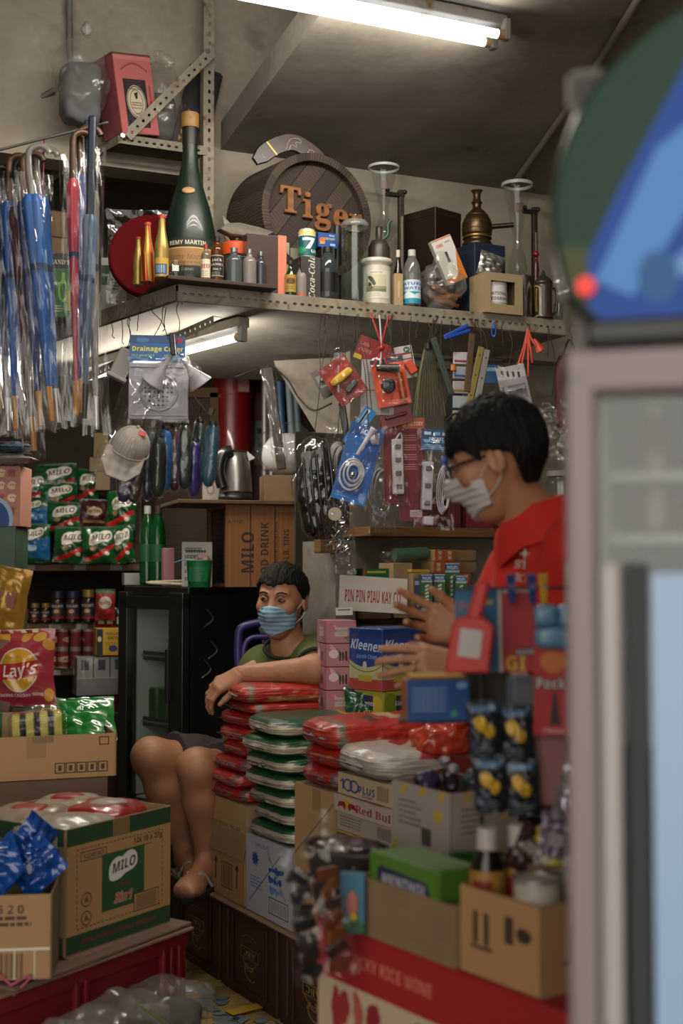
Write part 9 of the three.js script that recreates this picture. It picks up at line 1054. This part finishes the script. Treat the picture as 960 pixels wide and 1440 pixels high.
{ // standing man
  const d = 2.6, o = thing('person', 'standing person in red polo shirt and white mask, gesturing with both hands', 'person', P(770, 1000, d).setY(0)), inv = o.position.clone().negate(), fin = g => g.translate(inv.x, inv.y, inv.z);
  const hd = P(698, 648, d), neck = P(752, 742, d + 0.04), chest = P(772, 880, d + 0.1), hip = V3(P(800, 1100, d + 0.16).x, 0.84, -d - 0.16), shL = P(822, 800, d - 0.1), shR = P(762, 806, d + 0.27), elL = P(792, 980, d - 0.16), elR = P(722, 962, d + 0.24), wrL = P(655, 938, d - 0.02), wrR = P(662, 888, d + 0.1);
  const B = [bone(hip, chest, 0.13, 0.14), bone(shL, shR, 0.075, 0.075), bone(chest, neck, 0.12, 0.062), bone(neck, hd.clone().add(V3(0.012, -0.03, 0)), 0.06, 0.056), bone(shL, elL, 0.058, 0.046), bone(elL, wrL, 0.044, 0.029), bone(shR, elR, 0.058, 0.046), bone(elR, wrR, 0.044, 0.029)], kn = [], ft = [];
  for (const s of [-1, 1]) { const h = hip.clone().add(V3(0.02, -0.03, s * 0.09)), k = h.clone().setY(0.46).add(V3(-0.03, 0, 0)), a = h.clone().setY(0.08).add(V3(0.01, 0, 0)), t = a.clone().add(V3(-0.15, -0.05, 0)); kn.push([h, k, a]); ft.push([a, t]); B.push(bone(h, k, 0.09, 0.062), bone(k, a, 0.058, 0.038), bone(a, t, 0.038, 0.028)); }
  const M4 = basis(hd, V3(-0.93, -0.3, -0.32), V3(-0.22, 1, 0.04)).scale(V3(0.92, 0.94, 0.92)); const [c, hf] = boxOf([hip, shL, shR, elL, elR, wrL, wrR, neck, ...ft.flat(), hd], 0.14);
  const h1 = place(handGeo([0.12, 0.3, 0.5, 0.55], 0.16, [0.5, 0.02, 0.0]), wrR, V3(-0.93, 0.2, 0.1), V3(0.1, 0.12, 1), false), h2 = place(handGeo([0.18, 0.22, 0.28, 0.3], 0.08, [0.4, 0.02, 0.01]), wrL, V3(-0.95, 0.08, 0.15), V3(0.1, -0.55, -0.85), true);
  part(o, 'body', fin(mergeGeometries([sdfGeo(sdfBones(B, 0.035), c, hf, 100), headMesh(M4), h1, h2])), SKIN);
  const g0 = (z, ax) => z > 0.05 ? 0.05 : z > 0.015 ? 0.05 - (0.05 - z) * 1.0 : z > -0.05 ? (ax > 0.05 ? 0.034 : 0.02) + z * 0.4 : -0.055 + (z + 0.05) * 0.3;
  const hr = sdfGeo((x, y, z) => hairAt(g0, 0.009, 7)([x, y, z]) - 0.006, [0, 0.04, -0.01], [0.125, 0.14, 0.145], 96); headParts(o, new THREE.Matrix4().makeTranslation(inv).multiply(M4), hr, C(0xa8a09c, 0.8), 'thick black hair with grey strands');
  const gm = C(0x141416, 0.35); const gl = g => { g.applyMatrix4(new THREE.Matrix4().makeTranslation(inv).multiply(M4)); return g; }; for (const s of [-1, 1]) { part(o, 'glasses_rim', gl(new THREE.TorusGeometry(0.022, 0.0022, 6, 24).scale(1.05, 0.75, 1).translate(s * 0.032, 0.01, 0.106)), gm); part(o, 'glasses_arm', gl(tube([[s * 0.055, 0.014, 0.104], [s * 0.076, 0.016, 0.05], [s * 0.084, 0.014, -0.012]], 0.0028, 6)), gm); part(o, 'lens', gl(new THREE.CircleGeometry(0.022, 20).scale(1.05, 0.75, 1).translate(s * 0.032, 0.01, 0.106)), GLASS); } part(o, 'glasses_bridge', gl(rod(V3(-0.01, 0.014, 0.107), V3(0.01, 0.014, 0.107), 0.002)), gm);
  const TS = [bone(hip, chest, 0.15, 0.16), bone(shL, shR, 0.096, 0.096), bone(chest, lerp3(chest, neck, 0.75), 0.135, 0.09), bone(shL, lerp3(shL, elL, 0.7), 0.08, 0.082), bone(shR, lerp3(shR, elR, 0.7), 0.078, 0.08)], nk = arr(lerp3(neck, hd, 0.42)), [sc, sh] = boxOf([hip, shL, shR, elL, elR, neck], 0.16);
  const fold = p => 0.009 * Math.sin((p[0] * 0.8 + p[1] * 0.55 + p[2]) * 46 + 4 * noise(p[0] * 6, p[1] * 4, p[2] * 6)) + 0.009 * noise(p[0] * 11, p[1] * 7, p[2] * 11);
  const RED = CLOTH(0xb01a10); part(o, 'polo_shirt', fin(sdfGeo(sdfBones(TS, 0.05, (p, q) => Math.max(q - fold(p), -(Math.hypot(p[0] - nk[0], p[1] - nk[1] - 0.02, p[2] - nk[2]) - 0.09), hip.y - 0.04 - p[1])), sc, sh, 88)), RED);
  // collar: a folded band around the neck, open to the front
  const ax = hd.clone().sub(neck).normalize(), cg = []; const N = 40, cp = [], ci = []; for (let i = 0; i <= N; i++) { const a = 0.35 + i / N * (Math.PI * 2 - 0.7) + Math.PI, e = Math.min(1, Math.min(i, N - i) / 5); for (const [r, h] of [[0.07, 0.05], [0.076, 0.058], [0.1, 0.012], [0.118, -0.018 - (1 - e) * 0.03], [0.113, -0.02 - (1 - e) * 0.03]]) cp.push(r * Math.cos(a), h, r * Math.sin(a)); } for (let i = 0; i < N; i++) for (let j = 0; j < 4; j++) { const a = i * 5 + j; ci.push(a, a + 1, a + 5, a + 1, a + 6, a + 5); }
  const cgm = new THREE.BufferGeometry(); cgm.setAttribute('position', new THREE.Float32BufferAttribute(cp, 3)); cgm.setIndex(ci); cgm.applyQuaternion(new THREE.Quaternion().setFromUnitVectors(V3(0, 1, 0), V3(-0.3, 1, 0.02).normalize())); cgm.computeVertexNormals(); part(o, 'collar', fin(cgm.translate(neck.x + 0.012, neck.y - 0.005, neck.z)), RED);
  // printed emblem on the chest
  const wm = C(0xa89890, 0.8), cp0 = P(738, 800, d - 0.07), em = new THREE.Group(); em.name = 'chest_emblem'; o.add(em); em.position.copy(cp0).add(inv); em.rotation.y = -0.55; const starP = []; for (let i = 0; i < 8; i++) { const r = i % 2 ? 0.004 : 0.012, a = i * Math.PI / 4; starP.push([r * Math.sin(a), r * Math.cos(a)]); } part(em, 'star', extr(starP, 0.002), wm, [0, 0.03, 0]); for (const [t, y] of [['STAL', 0.002], ['RT', -0.024]]) part(em, 'lettering', new TextGeometry(t, { font, size: 0.016, depth: 0.002, curveSegments: 3 }), wm, [-0.022, y, 0], [0, 0, -0.1]);
  const tr = []; for (const [h, k, a] of kn) tr.push(bone(h, k, 0.105, 0.08), bone(k, a, 0.078, 0.07)); tr.push(bone(hip.clone().add(V3(0, -0.02, -0.08)), hip.clone().add(V3(0, -0.02, 0.08)), 0.12, 0.12)); const [tc, th] = boxOf([hip, ...ft.flat()], 0.14); part(o, 'trousers', fin(sdfGeo(sdfBones(tr, 0.02, (p, q) => Math.max(q, 0.07 - p[1])), tc, th, 64)), CLOTH(0x1a1c22));
  for (const [a, t] of ft) { part(o, 'shoe', fin(sdfGeo(sdfBones([bone(a.clone().setY(0.045).add(V3(0.03, 0, 0)), t.clone().setY(0.038), 0.046, 0.04)], 0.02, (p, q) => Math.max(q, 0.002 - p[1])), [(a.x + t.x) / 2, 0.06, a.z], [0.16, 0.09, 0.08], 32)), C(0x1a1614, 0.6)); }
  const rn = new THREE.TorusGeometry(0.0105, 0.0025, 8, 20); rn.applyQuaternion(new THREE.Quaternion().setFromUnitVectors(V3(0, 0, 1), V3(-0.95, 0.08, 0.15).normalize())); const rp = wrL.clone().add(V3(-0.108, 0.0, 0.025)); part(o, 'gold_ring', fin(rn.translate(rp.x, rp.y, rp.z)), GOLD);
}
console.log('textures', texCount);
renderer.render(scene, camera);
